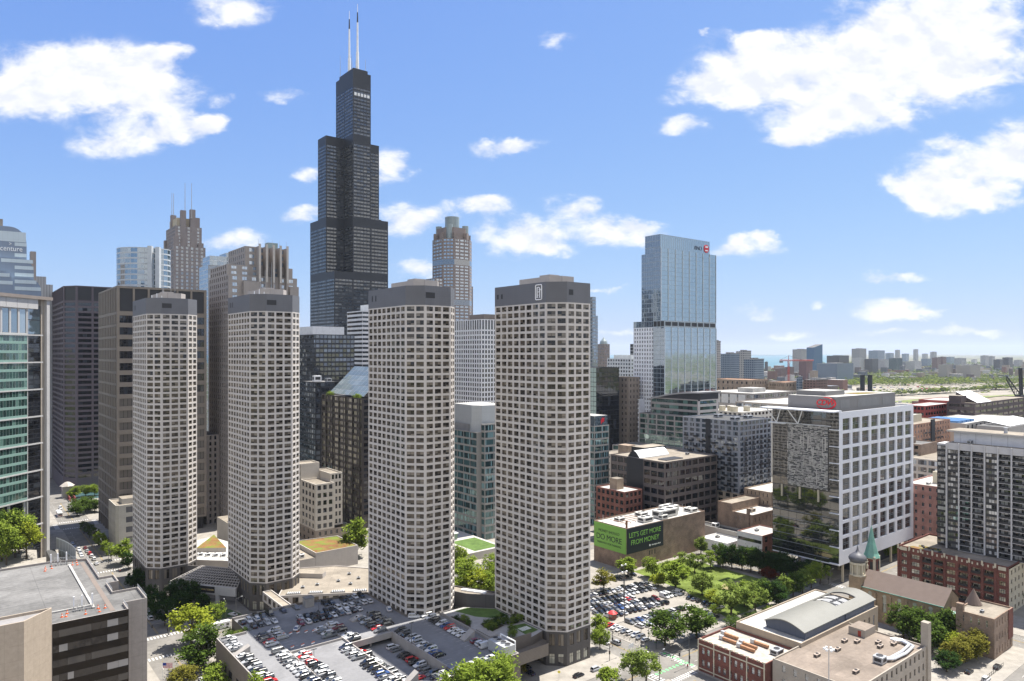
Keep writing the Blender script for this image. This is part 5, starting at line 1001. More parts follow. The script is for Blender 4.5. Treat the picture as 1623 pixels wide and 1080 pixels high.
# --- stepped granite tower
GRN = pbr('grey granite', (.30,.27,.25), .8, .07, .15, grid=(2.3,2.0,.08), gcol=.85)
hl = Bld('granite_tower', 'stepped grey granite tower with tall fins behind the second octagon', 'office tower', 142.7, 474.7)
GL_SK = glass('light blue window', (.16,.24,.34), (.2,.29,.4), (.3,.4,.5), refl=.3, jit=.02, pm=.4, pl=.2)
hw = lambda c, g=GL_SK, w=.5: ST(GRN, g, MUL_D, cols=c, fh=4.1, wf=w, hf=.58, rec=.35, mu=1.0, us=(.5,))
hn = lambda c, g=GL_DK: ST(GRN, g, MUL_D, cols=c, fh=4.1, wf=.42, hf=.62, rec=.35, mu=.8)
hl.boxy(0, 0, 46, 44, 0, 166, hn(9), hw(7), GRN, ROOF_G); hl.boxy(0, 3, 44, 41, 166, 173, hn(8), hw(6), GRN, ROOF_G, part='step_wall')
hl.boxy(12, -.6+4.6, 41, 40, 173, 186, hn(8, GL_SK), hw(4), GRN, ROOF_G, part='upper_wall')
for k in range(5): 
    mb = MB(); x = 19 + k*4.7; mb.box(x, -2.0, 140, x+1.3, 3.9, 186, GRN); mb.box(x, -2.6, 162, x+1.3, -2.0, 187.4, pbr('pale granite', (.45,.42,.38), .8)); mb.build('fin', hl.o)
mb = MB(); mb.box(9, -3.2, 130, 19, -.05, 162, GRN, ROOF_G); mb.box(40, -3.2, 130, 46, -.05, 160, GRN, ROOF_G); mb.build('bay', hl.o)
mb = MB(); mb.box(30, 12, 186, 37, 18, 191, pbr('green plant house', (.24,.30,.29), .6)); mb.build('plant_house', hl.o)
for x in (19.6, 24.3, 29, 33.7, 38.4): hl.mast(x, 0, 187, 4, GALV, .12)
hl.boxy(-8, 20, -.1, 44, 0, 60, hn(5), hn(2), GRN, ROOF_G, part='podium'); hl.finish(100)
# --- black blocks between second and third octagon
k1 = Bld('black_glass_block', 'black glass office block with a white box on its roof under the tallest skyscraper', 'office block', 243.9, 573)
kst = ST(BLK, glass('black block glass', (.015,.018,.022), (.05,.06,.075), (.12,.14,.16), refl=.14, jit=.03, pm=.35, pl=.15), MUL_D, mod=3.6, fh=4.0, wf=.86, hf=.68, rec=.15, mu=.3)
k1.boxy(0, 0, 36, 57, 0, 130.5, kst, kst, BLK, ROOF_D); mb = MB(); mb.box(-.0+1, 8, 129.7, 30, 50, 137.5, pbr('white roof box', (.7,.71,.72), .6, grid=(6,20,.15), gcol=.8), ROOF_W); mb.build('roof_box', k1.o); k1.finish(100)
k2 = Bld('low_black_block', 'lower black block with pale roof edge and roof machinery', 'office block', 219.5, 515.7)
k2.boxy(0, 0, 23, 38, 0, 92.3, kst, kst, BLK, ROOF_G, .5); k2.unit(8, 16, 91.8, 6, 4, 5, WHITEM, 2); k2.unit(14, 8, 91.8, 4, 4, 3, GALV, 1); k2.mast(5, 22, 91.8, 8, GALV); k2.finish(100)
wb = Bld('white_banded_tower', 'white horizontally banded tower showing beside the third octagon', 'office tower', 320, 638)
wbs = ST(pbr('white banding', (.62,.62,.63), .6), GL_DK, MUL_D, cols=1, fh=4.4, wf=.99, hf=.48, rec=.2, mu=.1, us=even(12), bar=.1); wb.boxy(0, 0, 22, 34, 0, 156.5, wbs, wbs, MUL_L, ROOF_G); mb = MB(); mb.box(9, 5, 156, 20, 22, 163, WHITEM); mb.build('plant_house', wb.o); wb.finish(100)
# --- slant-roofed tower
sl = Bld('slant_roof_tower', 'bronze glass tower with sloping blue glass roof beside the third octagon', 'office tower', 210.8, 420.4)
DBR = pbr('dark bronze', (.05,.042,.038), .5, .06)
GL_BZ = glass('bronze olive glass', (.04,.04,.03), (.14,.14,.105), (.33,.31,.22), refl=.16, jit=.03, pm=.35, pl=.28)  # bronze and olive panes in random tones
sls = ST(DBR, GL_BZ, MUL_D, cols=9, fh=4.05, wf=.88, hf=.62, rec=.25, mu=.5, us=even(3), bar=.15)
sl.boxy(0, 0, 24, 64, 0, 85, sls, ST(DBR, GL_DK, MUL_D, cols=4, fh=4.05, wf=.85, hf=.6, rec=.25, mu=.8, us=(.5,)), DBR, ROOF_G, 1.0)
for k in range(6):
    mb = MB(); mb.box(-.5, 10.5*k + 3, 0, -.02, 10.5*k + 3.8, 85, DBR); mb.build('pier', sl.o)
GLS = glass('slanted blue glass', (.12,.15,.165), (.15,.185,.20), (.20,.235,.25), refl=.08, tint=(1,.96,.85), jit=.02, pm=.4, pl=.2)
mb = MB(); nX, nY = 6, 9
for i in range(nX):
    for j in range(nY):
        x0, x1 = 3 + 20*i/nX + .12, 3 + 20*(i+1)/nX - .12; z0, z1 = 86 + 19*i/nX + .12, 86 + 19*(i+1)/nX - .12; y0, y1 = 4 + 54*j/nY + .12, 4 + 54*(j+1)/nY - .12
        mb.face([(x0,y1,z0),(x0,y0,z0),(x1,y0,z1),(x1,y1,z1)], GLS)
mb.build('sloping_glass_roof', sl.o); mb = MB(); mb.face([(3.05,58,85.9),(3.05,4,85.9),(23.05,4,104.9),(23.05,58,104.9)], MUL_L); mb.prism([(23,4),(24,4),(24,58),(23,58)], 84, 105, DBR); mb.face([(3,4,85.5),(23,4,85.5),(23,4,105)], DBR); mb.build('roof_frame', sl.o)
sl.finish(100)
for k, (x, y) in enumerate(((1.6, 55), (1.6, 50), (1.7, 8), (1.7, 13))):
    tree(210.8 + x, 420.4 + y, 3.6, 4.2, 'shrub', 'bright', f'small roof terrace bush, {ORD[k]} from the left below the sloping glass roof', 'bushes on the sloping-roof terrace', z=84.2, name='bush')
# --- beige stepped midrise
bs = Bld('beige_midrise', 'beige stone midrise with stepped roof between second octagon and slant-roofed tower', 'building', 170.7, 401)
BST = pbr('beige stone', (.47,.43,.37), .85, .07, .2, grid=(2.4,2.1,.06), gcol=.88); BSD = pbr('brown stone base', (.24,.20,.165), .85, .08, .3)
bsn = ST(BST, GL_DK, MUL_D, cols=4, fh=4.3, wf=.6, hf=.6, rec=.35, mu=.8, us=(.5,), vs=(.5,)); bsw = ST(BST, GL_DK, MUL_D, cols=3, fh=4.3, wf=.62, hf=.6, rec=.35, mu=.6, us=(.5,), vs=(.5,))
bs.tower([(0,22),(0,0),(12,0),(12,22)], 9, 36.5, [bsn, bsw], BST, ROOF_T, .7); bs.tower([(0,34),(0,22.05),(12,22.05),(12,34)], 9, 46, [bsn, None], BST, ROOF_T, .7); bs.tower([(12.05,28),(12.05,6),(20,6),(20,28)], 9, 41, [None, bsw], BST, ROOF_T, .7)
lo = ST(BSD, GL_DK, MUL_D, cols=5, rows=2, wf=.4, hf=.5, rec=.4, mu=1); bs.tower([(0,34),(0,0),(20,0),(20,34)], 0, 9, [lo, lo], BSD, part='base'); bs.finish(100)
# --- octagonal brown tower with drum crown
oc = Bld('drum_crown_tower', 'pink brown octagonal skyscraper crowned by a glass drum and four small ones', 'skyscraper', 0, 0, rot=GA)
oc.loc = W(520, 778); oc.o.location = oc.loc
PK = pbr('pink brown stone', (.245,.20,.18), .75, .06, .1)
def octa(r, c): return [(r,-c),(r,c),(c,r),(-c,r),(-r,c),(-r,-c),(-c,-r),(c,-r)]
o8 = octa(23, 12); ocs = lambda c: ST(PK, glass('pale blue strip', (.2,.28,.36), (.28,.36,.42), (.36,.44,.5), refl=.25, pm=.4, pl=.2), MUL, cols=c, fh=4.2, wf=.74, hf=.5, rec=.25, mu=1.2, us=(.5,), bar=.1)
for z0, z1 in ((0, 176), (183, 228), (235, 262)): oc.tower(o8, z0, z1, [None, None, ocs(2), ocs(3), ocs(3), ocs(3), ocs(3), ocs(2)], PK)
for z0, z1 in ((176, 183), (228, 235)): oc.tower(o8, z0, z1, [], GL_GREY, part='band' + '_' * (z0 > 200))
oc.roof(o8, 262, PK, ROOF_G); oc.tower(octa(18, 9), 261, 277, [], PK, ROOF_G, .8, part='upper_wall')
for a in range(8):
    t = math.pi/8 + a*math.pi/4; mb = MB(); mb.box(-2.4,-2.4,256,2.4,2.4,270,PK); o = mb.build('turret', oc.o); o.location = (22*math.cos(t), 22*math.sin(t), 0); o.rotation_euler = (0,0,t)
DRUM = pbr('green grey glass drum', (.26,.31,.31), .3, .05, spec=.7, grid=(1.5,3.0,.15), gcol=.8)
mb = MB(); mb.cyl(0,0,270,293,9.5,9.5,20,DRUM,ROOF_G); mb.build('glass_drum', oc.o)
for sx, sy in ((1,1),(1,-1),(-1,1),(-1,-1)): mb = MB(); mb.cyl(sx*12.5,sy*12.5,262,281,4.2,4.2,14,DRUM,ROOF_G); mb.build('small_drum', oc.o)
oc.finish(100)
ow = Bld('brown_wing_tower', 'dark brown lower block with stubby top left of the drum-crowned skyscraper', 'tower', 485, 764); ow.boxy(0,0,12,33,0,210, ocs(6), ocs(2), PK, ROOF_G); ow.finish(60)
ow2 = Bld('brown_side_block', 'narrow brown block hugging the right side of the drum-crowned skyscraper', 'tower', 543, 770); ow2.boxy(0,0,5,8,0,203, None, ocs(2), PK, ROOF_G); ow2.finish(40)
# --- white grid tower
wg = Bld('white_grid_tower', 'white grid tower with dark slot windows between the two right octagons', 'office tower', 354, 485.1)
WG = pbr('white grid concrete', (.68,.68,.68), .6, .04); wgs = ST(WG, GL_DK, MUL_D, mod=3.3, fh=4.05, wf=.6, hf=.68, rec=.4, mu=.3, zt=0)
wg.boxy(0, 0, 32, 48, 0, 134, wgs, wgs, WG); wgt = ST(WG, GL_DK, MUL_D, mod=3.3, rows=1, wf=.6, hf=.86, rec=.4, mu=.3); wg.boxy(0, 0, 32, 48, 134, 143.4, wgt, wgt, WG, ROOF_D, part='crown')
mb = MB(); mb.box(6, 4, 142.5, 22, 26, 148, pbr('brown plant house', (.2,.17,.15), .8)); mb.build('plant_house', wg.o); wg.finish(100)
# --- green glass block with silver drum
gg = Bld('banded_glass_block', 'green glass office with pale floor bands and curved silver roof house between right octagons', 'office block', 253.4, 347.9)
SPB = pbr('pale spandrel', (.27,.26,.245), .7, .05); GL_T2 = glass('teal window', (.018,.04,.045), (.06,.12,.13), (.2,.32,.34), refl=.10, tint=(.75,1,1), jit=.02, pm=.4, pl=.2)
ggs = lambda c: ST(SPB, GL_T2, MUL_D, cols=c, fh=4.4, wf=.95, hf=.74, rec=.2, mu=.3, us=even(6), bar=.12)
gg.boxy(0, 4, 30, 40, 0, 66, ggs(5), None, SPB, ROOF_W); gg.boxy(3, 0, 30, 3.95, 0, 71, ST(SPB, GL_T2, MUL_D, cols=1, fh=4.4, wf=.9, hf=.7, rec=.2, mu=.2), ggs(4), SPB, ROOF_W, part='wing_wall')
mb = MB(); mb.prism([(4,36),(3,14),(6,7),(14,5),(26,5),(26,36)], 65.2, 82, pbr('silver panel', (.42,.44,.45), .35, .04, metal=.2, grid=(2.5,2.5,.06), gcol=.88), ROOF_W); mb.box(2.6,16,65.2,2.9,34,70,STEEL); mb.build('roof_house', gg.o); gg.finish(100)
te = Bld('garden_terrace', 'raised terrace with a square lawn and glass pavilion before the banded glass office', 'terrace', 222, 318); mb = MB(); mb.box(0,0,.14,26,46,4.5,LST,pbr('terrace paving',(.40,.38,.35),.9)); mb.box(-.3,-.3,.14,-.02,46,5.4,LST); mb.build('wall', te.o); mb = MB(); mb.face([(7,2,4.55),(24,2,4.55),(24,26,4.55),(7,26,4.55)], LAWN2); mb.build('lawn', te.o)
mb = MB(); mb.box(4,28,4.5,13,40,8.2,GL_GREY,ROOF_W); mb.box(3.4,27.4,8.2,13.6,40.6,8.6,WHITEM); mb.build('pavilion', te.o)
# ------------------------------------------------------------------ right of the octagonal towers
# --- tall glass tower with bank sign
bm = Bld('mirror_glass_skyscraper', 'mirror glass skyscraper in two widths with red round sign on top', 'skyscraper', 503.2, 410.8)
GL_M = glass('mirror glass', (.06,.085,.095), (.08,.105,.115), (.11,.135,.145), refl=.44, tint=(.78,.90,.95), jit=.006, pm=.3, pl=.15, wav=.004)
GL_MN = glass('dark mirror glass', (.025,.035,.05), (.04,.05,.07), (.08,.10,.12), refl=.26, tint=(.8,.9,1), jit=.012, pm=.3, pl=.1, wav=.008)
MULM = pbr('steel blue mullion', (.34,.39,.42), .4, metal=.3)
mw = lambda c, r: ST(MULM, GL_M, MULM, cols=c, rows=r, wf=.955, hf=.955, rec=.08, mu=.2, us=even(2), bar=.07)
mn = lambda c, r: ST(MULM, GL_MN, MULM, cols=c, rows=r, wf=.93, hf=.90, rec=.1, mu=.2, us=even(2), bar=.08)
WHT = pbr('white frit screen', (.75,.76,.78), .5)
GL_FR = glass('fritted glass', (.012,.014,.018), (.03,.033,.036), (.12,.125,.13), refl=.02, jit=.01, pm=.3, pl=.2)
bm.boxy(0, 0, 77, 13, 0, 138, mn(3, 33), mw(8, 34), MULM); bm.boxy(0, 0, 77, 13, 138, 143.9, ST(MULM, DARKM, DARKM, cols=3, rows=1, wf=.9, hf=.8, rec=.3, mu=.2, name='louvre'), ST(MULM, DARKM, DARKM, cols=8, rows=1, wf=.86, hf=.6, rec=.3, mu=.6, name='louvre'), MULM, ROOF_G, .6, part='belt')
bm.boxy(1.5, 13.05, 60, 38, 40, 138, ST(WHT, GL_FR, WHT, cols=8, rows=26, wf=.48, hf=.6, rec=.15, mu=.4, us=(.5,), vs=(.5,), bar=.15, name='screen_window'), None, WHT); bm.boxy(1.5, 13.05, 60, 38, 138, 143.7, mn(8,1), None, MULM, ROOF_G, part='belt')
bm.boxy(-6, 24, 1.4, 46, 0, 72, ST(WHT, GL_FR, WHT, cols=7, rows=17, wf=.5, hf=.62, rec=.15, mu=.4, us=(.5,), vs=(.5,), bar=.15, name='screen_window'), None, WHT, ROOF_G, part='side_wall')
bm.boxy(-3 + 4, 5, 84, 14, 143.9, 210, mn(3, 16), mw(8, 16), MULM, ROOF_G); bm.boxy(2.5, 14.05, 60, 29, 143.5, 206, mn(5, 15), None, MULM, ROOF_G, part='shoulder_wall')
bm.boxy(4, 8, 78, 26, 205.8, 223, mn(6, 3), ST(MULM, GL_M, MULM, cols=24, rows=1, wf=.9, hf=.96, rec=.08, mu=.2), MULM, ROOF_G, part='crown')
FIN = pbr('pale glass fin', (.55,.60,.63), .35)
for k in range(9): mb = MB(); mb.box(.2+77*k/8-.16, -.55, 20, .2+77*k/8+.16, -.01, 138, FIN); mb.build('fin', bm.o); mb = MB(); mb.box(1.2+82.6*k/8-.16, 4.45, 144, 1.2+82.6*k/8+.16, 4.99, 210, FIN); mb.build('fin', bm.o)
SGN = pbr('sign red', (.55,.015,.03), .4)
lettering(bm.o, 'BMO', 5.4, pbr('sign grey', (.12,.16,.22), .4), (4,8), (78,8), 56, 213.4, out=.15, depth=.2)
mb = MB(); mb.tube((0,-.2,0),(0,.3,0), 3.9, SGN, 24); wz = LW
for z0, ww in ((1.0, 2.0), (-2.2, 2.2)): mb.box(-ww, -.35, z0, ww, -.22, z0+1.0, wz)
for x in (-1.5, 0, 1.5): mb.box(x-.45, -.36, 2.0, x+.45, -.23, 2.7, wz)
o = mb.build('round_sign', bm.o); o.matrix_local = on_face((4,8),(78,8), 68.5, 215.6, .2); bm.finish(100)
# --- green and grey office with curved roof
gv = Bld('curved_roof_office', 'green glass and stone office with a long curved roof before the mirror skyscraper', 'office', 480.2, 358.8)
STN = pbr('grey stone frame', (.27,.25,.24), .7, .06); gvs = ST(STN, GL_GR, MUL_D, cols=6, fh=4.6, wf=.86, hf=.74, rec=.3, mu=.3, us=even(3), bar=.15)
GL_LG = glass('light green glass', (.06,.10,.09), (.14,.2,.16), (.3,.36,.28), refl=.3, tint=(.85,1,.9), jit=.015, pm=.4, pl=.2)
gv.boxy(-4, 0, 30, 58, 0, 44, ST(STN, GL_LG, MUL, cols=9, fh=4.6, wf=.96, hf=.9, rec=.1, mu=.2), ST(STN, GL_LG, MUL, cols=5, fh=4.6, wf=.96, hf=.9, rec=.1, mu=.2), STN); gv.boxy(-4, 0, 30, 58, 44, 62, gvs, gvs, STN, ROOF_G, .6, part='upper_wall')
gv.boxy(2, .0+.05, 30, 50, 61.4, 76, ST(STN, GL_GR, MUL_D, cols=1, rows=3, wf=.98, hf=.6, rec=.3, mu=.3, us=even(10)), ST(pbr('pale band', (.45,.43,.41), .6), GL_GR, MUL_D, cols=1, rows=3, wf=.9, hf=.55, rec=.3, mu=1.5, us=even(5)), STN, None, part='top_wall')
mb = MB(); n_ = 10
for k in range(n_):
    y0, y1 = -2 + 54*k/n_, -2 + 54*(k+1)/n_; za, zb_ = 82.4 - 8*(k/n_)**2, 82.4 - 8*((k+1)/n_)**2
    mb.face([(1,y1,zb_),(1,y0,za),(31,y0,za),(31,y1,zb_)], pbr('curved roof metal', (.30,.30,.30), .5)); mb.face([(1,y1,zb_-1.2),(1,y0,za-1.2),(1,y0,za),(1,y1,zb_)], pbr('curved roof metal', (.30,.30,.30), .5)); mb.face([(2.02,y1,75),(2.02,y0,75),(2.02,y0,za-1.2),(2.02,y1,zb_-1.2)], BLK)
mb.face([(1,-2,81.2),(31,-2,81.2),(31,-2,82.4),(1,-2,82.4)], STEEL); mb.face([(2,.02,75.9),(30,.02,75.9),(30,.02,81.4),(2,.02,81.4)], BLK); mb.build('curved_roof', gv.o)
gv.boxy(-34, 6, -4.1, 62, 0, 36, gvs, gvs, STN, ROOF_G, .6, part='low_wing'); gv.finish(100)
# --- grey lofts with balconies
lf = Bld('balcony_lofts', 'grey apartment block with dark projecting balconies above a beige stone base', 'apartments', 398.3, 264.2)
GRP = pbr('grey panel', (.25,.265,.295), .7, .06); BEI = pbr('beige masonry', (.40,.34,.27), .85, .08, .3)
GL_LF = glass('loft glass', (.02,.028,.04), (.05,.065,.085), (.17,.2,.23), refl=.07, jit=.03, pm=.4, pl=.22)
lfs = lambda c: ST(GRP, GL_LF, MUL_D, cols=c, fh=3.35, wf=.72, hf=.66, rec=.3, mu=.5, us=even(3), bar=.12); bei = lambda c: ST(BEI, GL_DK, MUL_D, cols=c, fh=3.9, wf=.62, hf=.6, rec=.4, mu=.6, us=(.5,), bar=.35)
lp = [(0,45),(0,0),(37,0),(37,45)]; lf.tower(lp, 0, 24, [bei(8), bei(7)], BEI, part='base'); lf.tower(lp, 24, 70.7, [lfs(9), lfs(8)], GRP, ROOF_D, .8)
nb = 0
for k in range(14):
    for u in (3.2, 8, 17.5, 27.5, 36) if k % 2 else (5.4, 12.8, 22.6, 32, 40):
        if nb > 98: break
        z = 24.3 + k*3.34; mb = MB(); mb.box(-1.5, u, z, -.02, u+3.0, z+.2, MUL_D); bo = mb.build('balcony', lf.o); mb = MB(); mb.box(-1.5, u, z+.2, -1.42, u+3.0, z+1.2, MUL_D); mb.build('railing', bo); nb += 1
    for u in (4.5, 13.5, 22.5, 31):
        if nb > 98: break
        z = 24.3 + k*3.34; mb = MB(); mb.box(u, -1.5, z, u+3.0, -.02, z+.2, MUL_D); bo = mb.build('balcony', lf.o); mb = MB(); mb.box(u, -1.5, z+.2, u+3.0, -1.42, z+1.2, MUL_D); mb.build('railing', bo); nb += 1
for x0, z0, z1 in ((22, 24.2, 40), (0, 24.2, 36)): mb = MB(); mb.box(x0-.02 if x0 else -.08, -.1, z0, x0+14, -.03, z0+.9, BLK); mb.box(x0, -.1, z1, x0+14, -.03, z1+.9, BLK); mb.build('dark_band', lf.o)
mb = MB(); mb.box(-.1, 22, 24, -.02, 26, 70.6, BLK); mb.build('dark_strip', lf.o)
for x, y in ((10, 10), (20, 30), (28, 12)): lf.unit(x, y, 69.9, 6, 4, 2.4, GALV, 2)
lf.finish(100)
# --- dark brown office
db = Bld('brown_office', 'dark brown stone office with white barrel skylight on its tan roof', 'office', 341, 278)
DBN = pbr('brown stone', (.125,.105,.097), .8, .08, .2); dbs = lambda c: ST(DBN, GL_DK, MUL_D, cols=c, fh=5.4, wf=.86, hf=.62, rec=.5, mu=.4, us=even(3), bar=.12)
db.boxy(0, 0, 53, 45, 0, 48.2, dbs(8), dbs(8), DBN, ROOF_T, .6)
mb = MB(); n_ = 10; arc = [(-5 + 10*k/n_, 4.2*math.sin(math.pi*k/n_)) for k in range(n_+1)]
for (a0, h0), (a1, h1) in zip(arc, arc[1:]): mb.face([(1,26-a0,47.6+h0+.6),(1,26-a1,47.6+h1+.6),(30,26-a1,47.6+h1+.6),(30,26-a0,47.6+h0+.6)][::-1], pbr('barrel roof white', (.66,.67,.66), .35))
mb.face([(1,26-a,47.6+h+.6) for a, h in arc], BLK); mb.box(1, 21, 47.5, 30, 31, 48.15, WHITEM); mb.build('barrel_skylight', db.o)
mb = MB(); mb.box(-.06, 17, 4, -.01, 31, 48, BLK); mb.build('glazed_slot', db.o); mb = MB(); mb.box(18, 32, 47.6, 40, 43, 52, BLK, ROOF_T); mb.build('roof_house', db.o); mb = MB(); mb.box(8, 5, 47.5, 24, 12, 48.3, STEEL, DARKM); mb.build('roof_well', db.o); db.unit(40, 14, 47.6, 2, 2, 1.5, GALV, 1)
db.finish(100)
# --- red brick office and its tan stair tower
RBR = brick('red brick', (.15,.05,.035), (.20,.07,.048), (.24,.15,.12)); TBR = brick('tan brick', (.27,.20,.145), (.32,.24,.17), (.33,.28,.22)); BBR = brick('brown brick', (.18,.12,.085), (.25,.17,.12), (.3,.25,.2)); DRB = brick('dark red brick', (.105,.03,.022), (.15,.045,.032), (.18,.10,.08))
r1 = Bld('red_brick_office', 'red brick office with white roof behind the billboard building', 'building', 318.1, 289.9)
r1s = lambda c: ST(RBR, GL_DK, MUL_D, cols=c, fh=4.3, wf=.62, hf=.56, rec=.3, mu=.6, us=(.5,), vs=(.5,)); r1.boxy(0, 0, 16, 24, 0, 31, r1s(6), r1s(4), RBR, ROOF_W, .7)
mb = MB(); mb.box(4, 10, 30.3, 10, 16, 37, TBR, ROOF_T); mb.build('stair_tower', r1.o); r1.finish()
b25 = Bld('slim_glass_office', 'slim green glass office with small red mark on its top', 'office', 336, 333); b25.boxy(0, 0, 14, 20, 0, 66, ggs(3), ggs(2), SPB, ROOF_G); mb = MB(); mb.box(1,.5,65,13,19,72.6,GL_BL,ROOF_W); mb.build('glass_crown', b25.o)
mb = MB(); mb.face([(2.5,0,0),(4.2,0,2.2),(4.2,0,5.2),(2.5,0,3.2)], SGN); mb.face([(4.2,0,1.2),(5.8,0,2.4),(5.8,0,4.8),(4.2,0,4.4)], SGN); o = mb.build('red_mark', b25.o); o.matrix_local = on_face((1,.5),(13,.5), 3, 66.5, .1); b25.finish(60)
# --- building with the painted billboards
bl = Bld('billboard_building', 'brown brick box building with white cluttered roof and two big billboards', 'building', 279.2, 253.1)
bl.boxy(0, 0, 67.4, 24, 0, 22.3, None, None, BBR, ROOF_W, .6)
PGR = pbr('billboard green', (.20,.42,.075), .6, .03); PBK = pbr('billboard black', (.018,.024,.03), .6, .03); TXG = pbr('billboard letter green', (.23,.48,.09), .6); TXD = pbr('billboard letter dark', (.02,.03,.025), .6)
mb = MB(); mb.box(-.35, .2, 8.6, -.02, 23.6, 21.8, PGR); mb.build('green_billboard', bl.o); mb = MB(); mb.box(.2, -.35, 8.6, 29.5, -.02, 22.0, PBK); mb.build('black_billboard', bl.o)
n0, n1 = (0,24), (0,0); lettering(bl.o, 'MONEY SHOULD', 2.0, TXD, n0, n1, 11.6, 17.4, out=.4, depth=.03); lettering(bl.o, 'DO MORE', 4.3, TXD, n0, n1, 11.6, 13.2, out=.4, depth=.03, spacing=.95); lettering(bl.o, 'THAN PAY FOR PARKING', 1.55, TXD, n0, n1, 11.6, 11.0, out=.4, depth=.03)
lettering(bl.o, "LET'S GET MORE", 3.7, TXG, n1, (60,0), 14.4, 17.0, out=.4, depth=.03, spacing=.95); lettering(bl.o, 'FROM MONEY', 3.7, TXG, n1, (60,0), 14.4, 13.0, out=.4, depth=.03, spacing=.95); lettering(bl.o, 'Huntington Bank', 1.1, LW, n1, (60,0), 23.4, 10.2, out=.4, depth=.03)
mb = MB(); mb.tube((18.2,-.4,10.6),(18.2,-.36,10.6),.6,LW,6); mb.build('sign_mark', bl.o)
for k, x in enumerate((18, 20, 22.4)): mb = MB(); mb.box(x, -.06, 5.2, x+.7, -.01, 7.6, DARKM); mb.build('window', bl.o)
for x, y, w, d, h in ((40,7,16,6,4.2),(52,14,10,7,3.5),(22,6,8,5,2.6),(12,16,5,4,1.8),(30,16,6,5,2.2),(62,6,6,6,2),(34,3.5,5,3,2.4)): bl.unit(x, y, 21.8, w, d, h, pbr('pale plant', (.55,.54,.50), .7, .12), 2)
for k in range(5): mb = MB(); mb.tube((8+k*4, 8, 22.4),(8+k*4, 20, 22.4),.18,pbr('rusty pipe',(.25,.12,.06),.8),5); mb.tube((8+k*4, 8, 22.4),(8+k*4, 8, 21.6),.18,pbr('rusty pipe',(.25,.12,.06),.8),5); mb.build('pipe', bl.o)
mb = MB(); mb.box(1.2,1,21.7,2.0,1.8,26,pbr('rusty pipe',(.25,.12,.06),.8)); mb.build('flue', bl.o); bl.mast(3, 20, 21.7, 4, WHITEM); bl.mast(48, 8, 25, 5, WHITEM); bl.mast(58, 9, 22, 4, WHITEM); bl.finish()
# --- glass office on columns with the red sign
cd = Bld('raised_glass_office', 'white framed glass office raised on columns with red script sign on roof', 'office', 344, 172)
WFR2 = pbr('white cladding', (.70,.715,.75), .45, .03, .2, grid=(1.5,2.05,.04), gcol=.9)
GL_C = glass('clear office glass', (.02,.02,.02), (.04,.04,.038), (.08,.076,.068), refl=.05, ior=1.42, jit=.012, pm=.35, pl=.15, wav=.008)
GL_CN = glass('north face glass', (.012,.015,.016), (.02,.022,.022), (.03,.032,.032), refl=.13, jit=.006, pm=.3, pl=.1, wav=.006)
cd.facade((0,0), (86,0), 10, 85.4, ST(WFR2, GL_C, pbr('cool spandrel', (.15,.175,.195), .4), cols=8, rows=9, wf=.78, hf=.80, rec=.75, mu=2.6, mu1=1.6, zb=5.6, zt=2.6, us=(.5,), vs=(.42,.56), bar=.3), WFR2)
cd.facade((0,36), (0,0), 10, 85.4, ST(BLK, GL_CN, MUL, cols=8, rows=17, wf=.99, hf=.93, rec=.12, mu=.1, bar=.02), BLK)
cd.facade((86,0),(86,36),10,85.4,None,WFR2); cd.facade((86,36),(0,36),10,85.4,None,BLK)
cd.roof([(0,36),(0,0),(86,0),(86,36)], 85.4, WFR2, ROOF_G, .5); mb = cd.part('soffit'); mb.box(0,0,9.4,86,36,9.98,WFR2)
for k in range(9): mb = MB(); mb.box(-.9, -.2, 10 + k*8.3, .0, 4.6, 10.35 + k*8.3, WFR2); mb.build('floor_ledge', cd.o)
for k in range(6): mb = MB(); mb.box(-.35, 5, 12 + k*4.1, -.01, 36, 12.12 + k*4.1, MUL); mb.build('floor_line', cd.o)
# carved screen of pale panels on the north face
SCR = pbr('pale screen metal', (.54,.52,.49), .5, .08); sr = random.Random(4); mb = MB(); w_, h_ = 21.5, 32.0
for j in range(60):
    y = 0.0
    while y < w_:
        l = sr.uniform(.4, 1.7); z = 46 + j*h_/60
        if sr.random() < .74: mb.box(-.55 - .25*sr.random(), 5.6 + y, z + sr.uniform(0,.2), -.2, 5.6 + min(y + l, w_), z + sr.uniform(.25,.48), SCR, bottom=False)
        y += l + sr.uniform(.05,.5)
for k in range(26): y = 5.8 + sr.random()*21; z = 46 + sr.random()*24; mb.box(-.9, y, z, -.7, y + sr.uniform(.15,.45), z + sr.uniform(2,8), SCR, bottom=False)
mb.box(-.2,5.5,45.9,-.15,27.2,78,pbr('screen backing', (.11,.11,.11), .5)); mb.build('screen', cd.o)
mb = MB(); mb.box(-6, -.5+.6, 85.5, 3, 40, 86.1, WFR2); mb.build('roof_canopy', cd.o)
for y in (33, 21):
    mb = MB(); mb.tube((-1.2,y,78.2),(-4.2,y+4,85.5),.28,WFR2,6); mb.tube((-1.2,y,78.2),(-3.0,y-3.4,85.5),.28,WFR2,6); mb.build('strut', cd.o)
mb = MB(); mb.box(-.5, 4, 78, -.02, 36, 78.3, WFR2); mb.box(-1.6, 28, 77.6, -.02, 37.5, 78.2, WFR2); mb.build('terrace_edge', cd.o)
PH = pbr('grey plant cladding', (.19,.183,.18), .6, .04, .2, grid=(50,1.2,.05), gcol=.9); mb = MB(); mb.box(5, 4, 85, 72, 30, 92.6, PH, ROOF_W); mb.box(10, 12, 92.6, 30, 28, 95, PH, ROOF_W); mb.build('plant_house', cd.o)
mb = MB(); mb.face([(36,8,92.7),(60,6,92.7),(60,14,92.7),(40,20,92.7)], SEDUM); mb.build('roof_planting', cd.o)
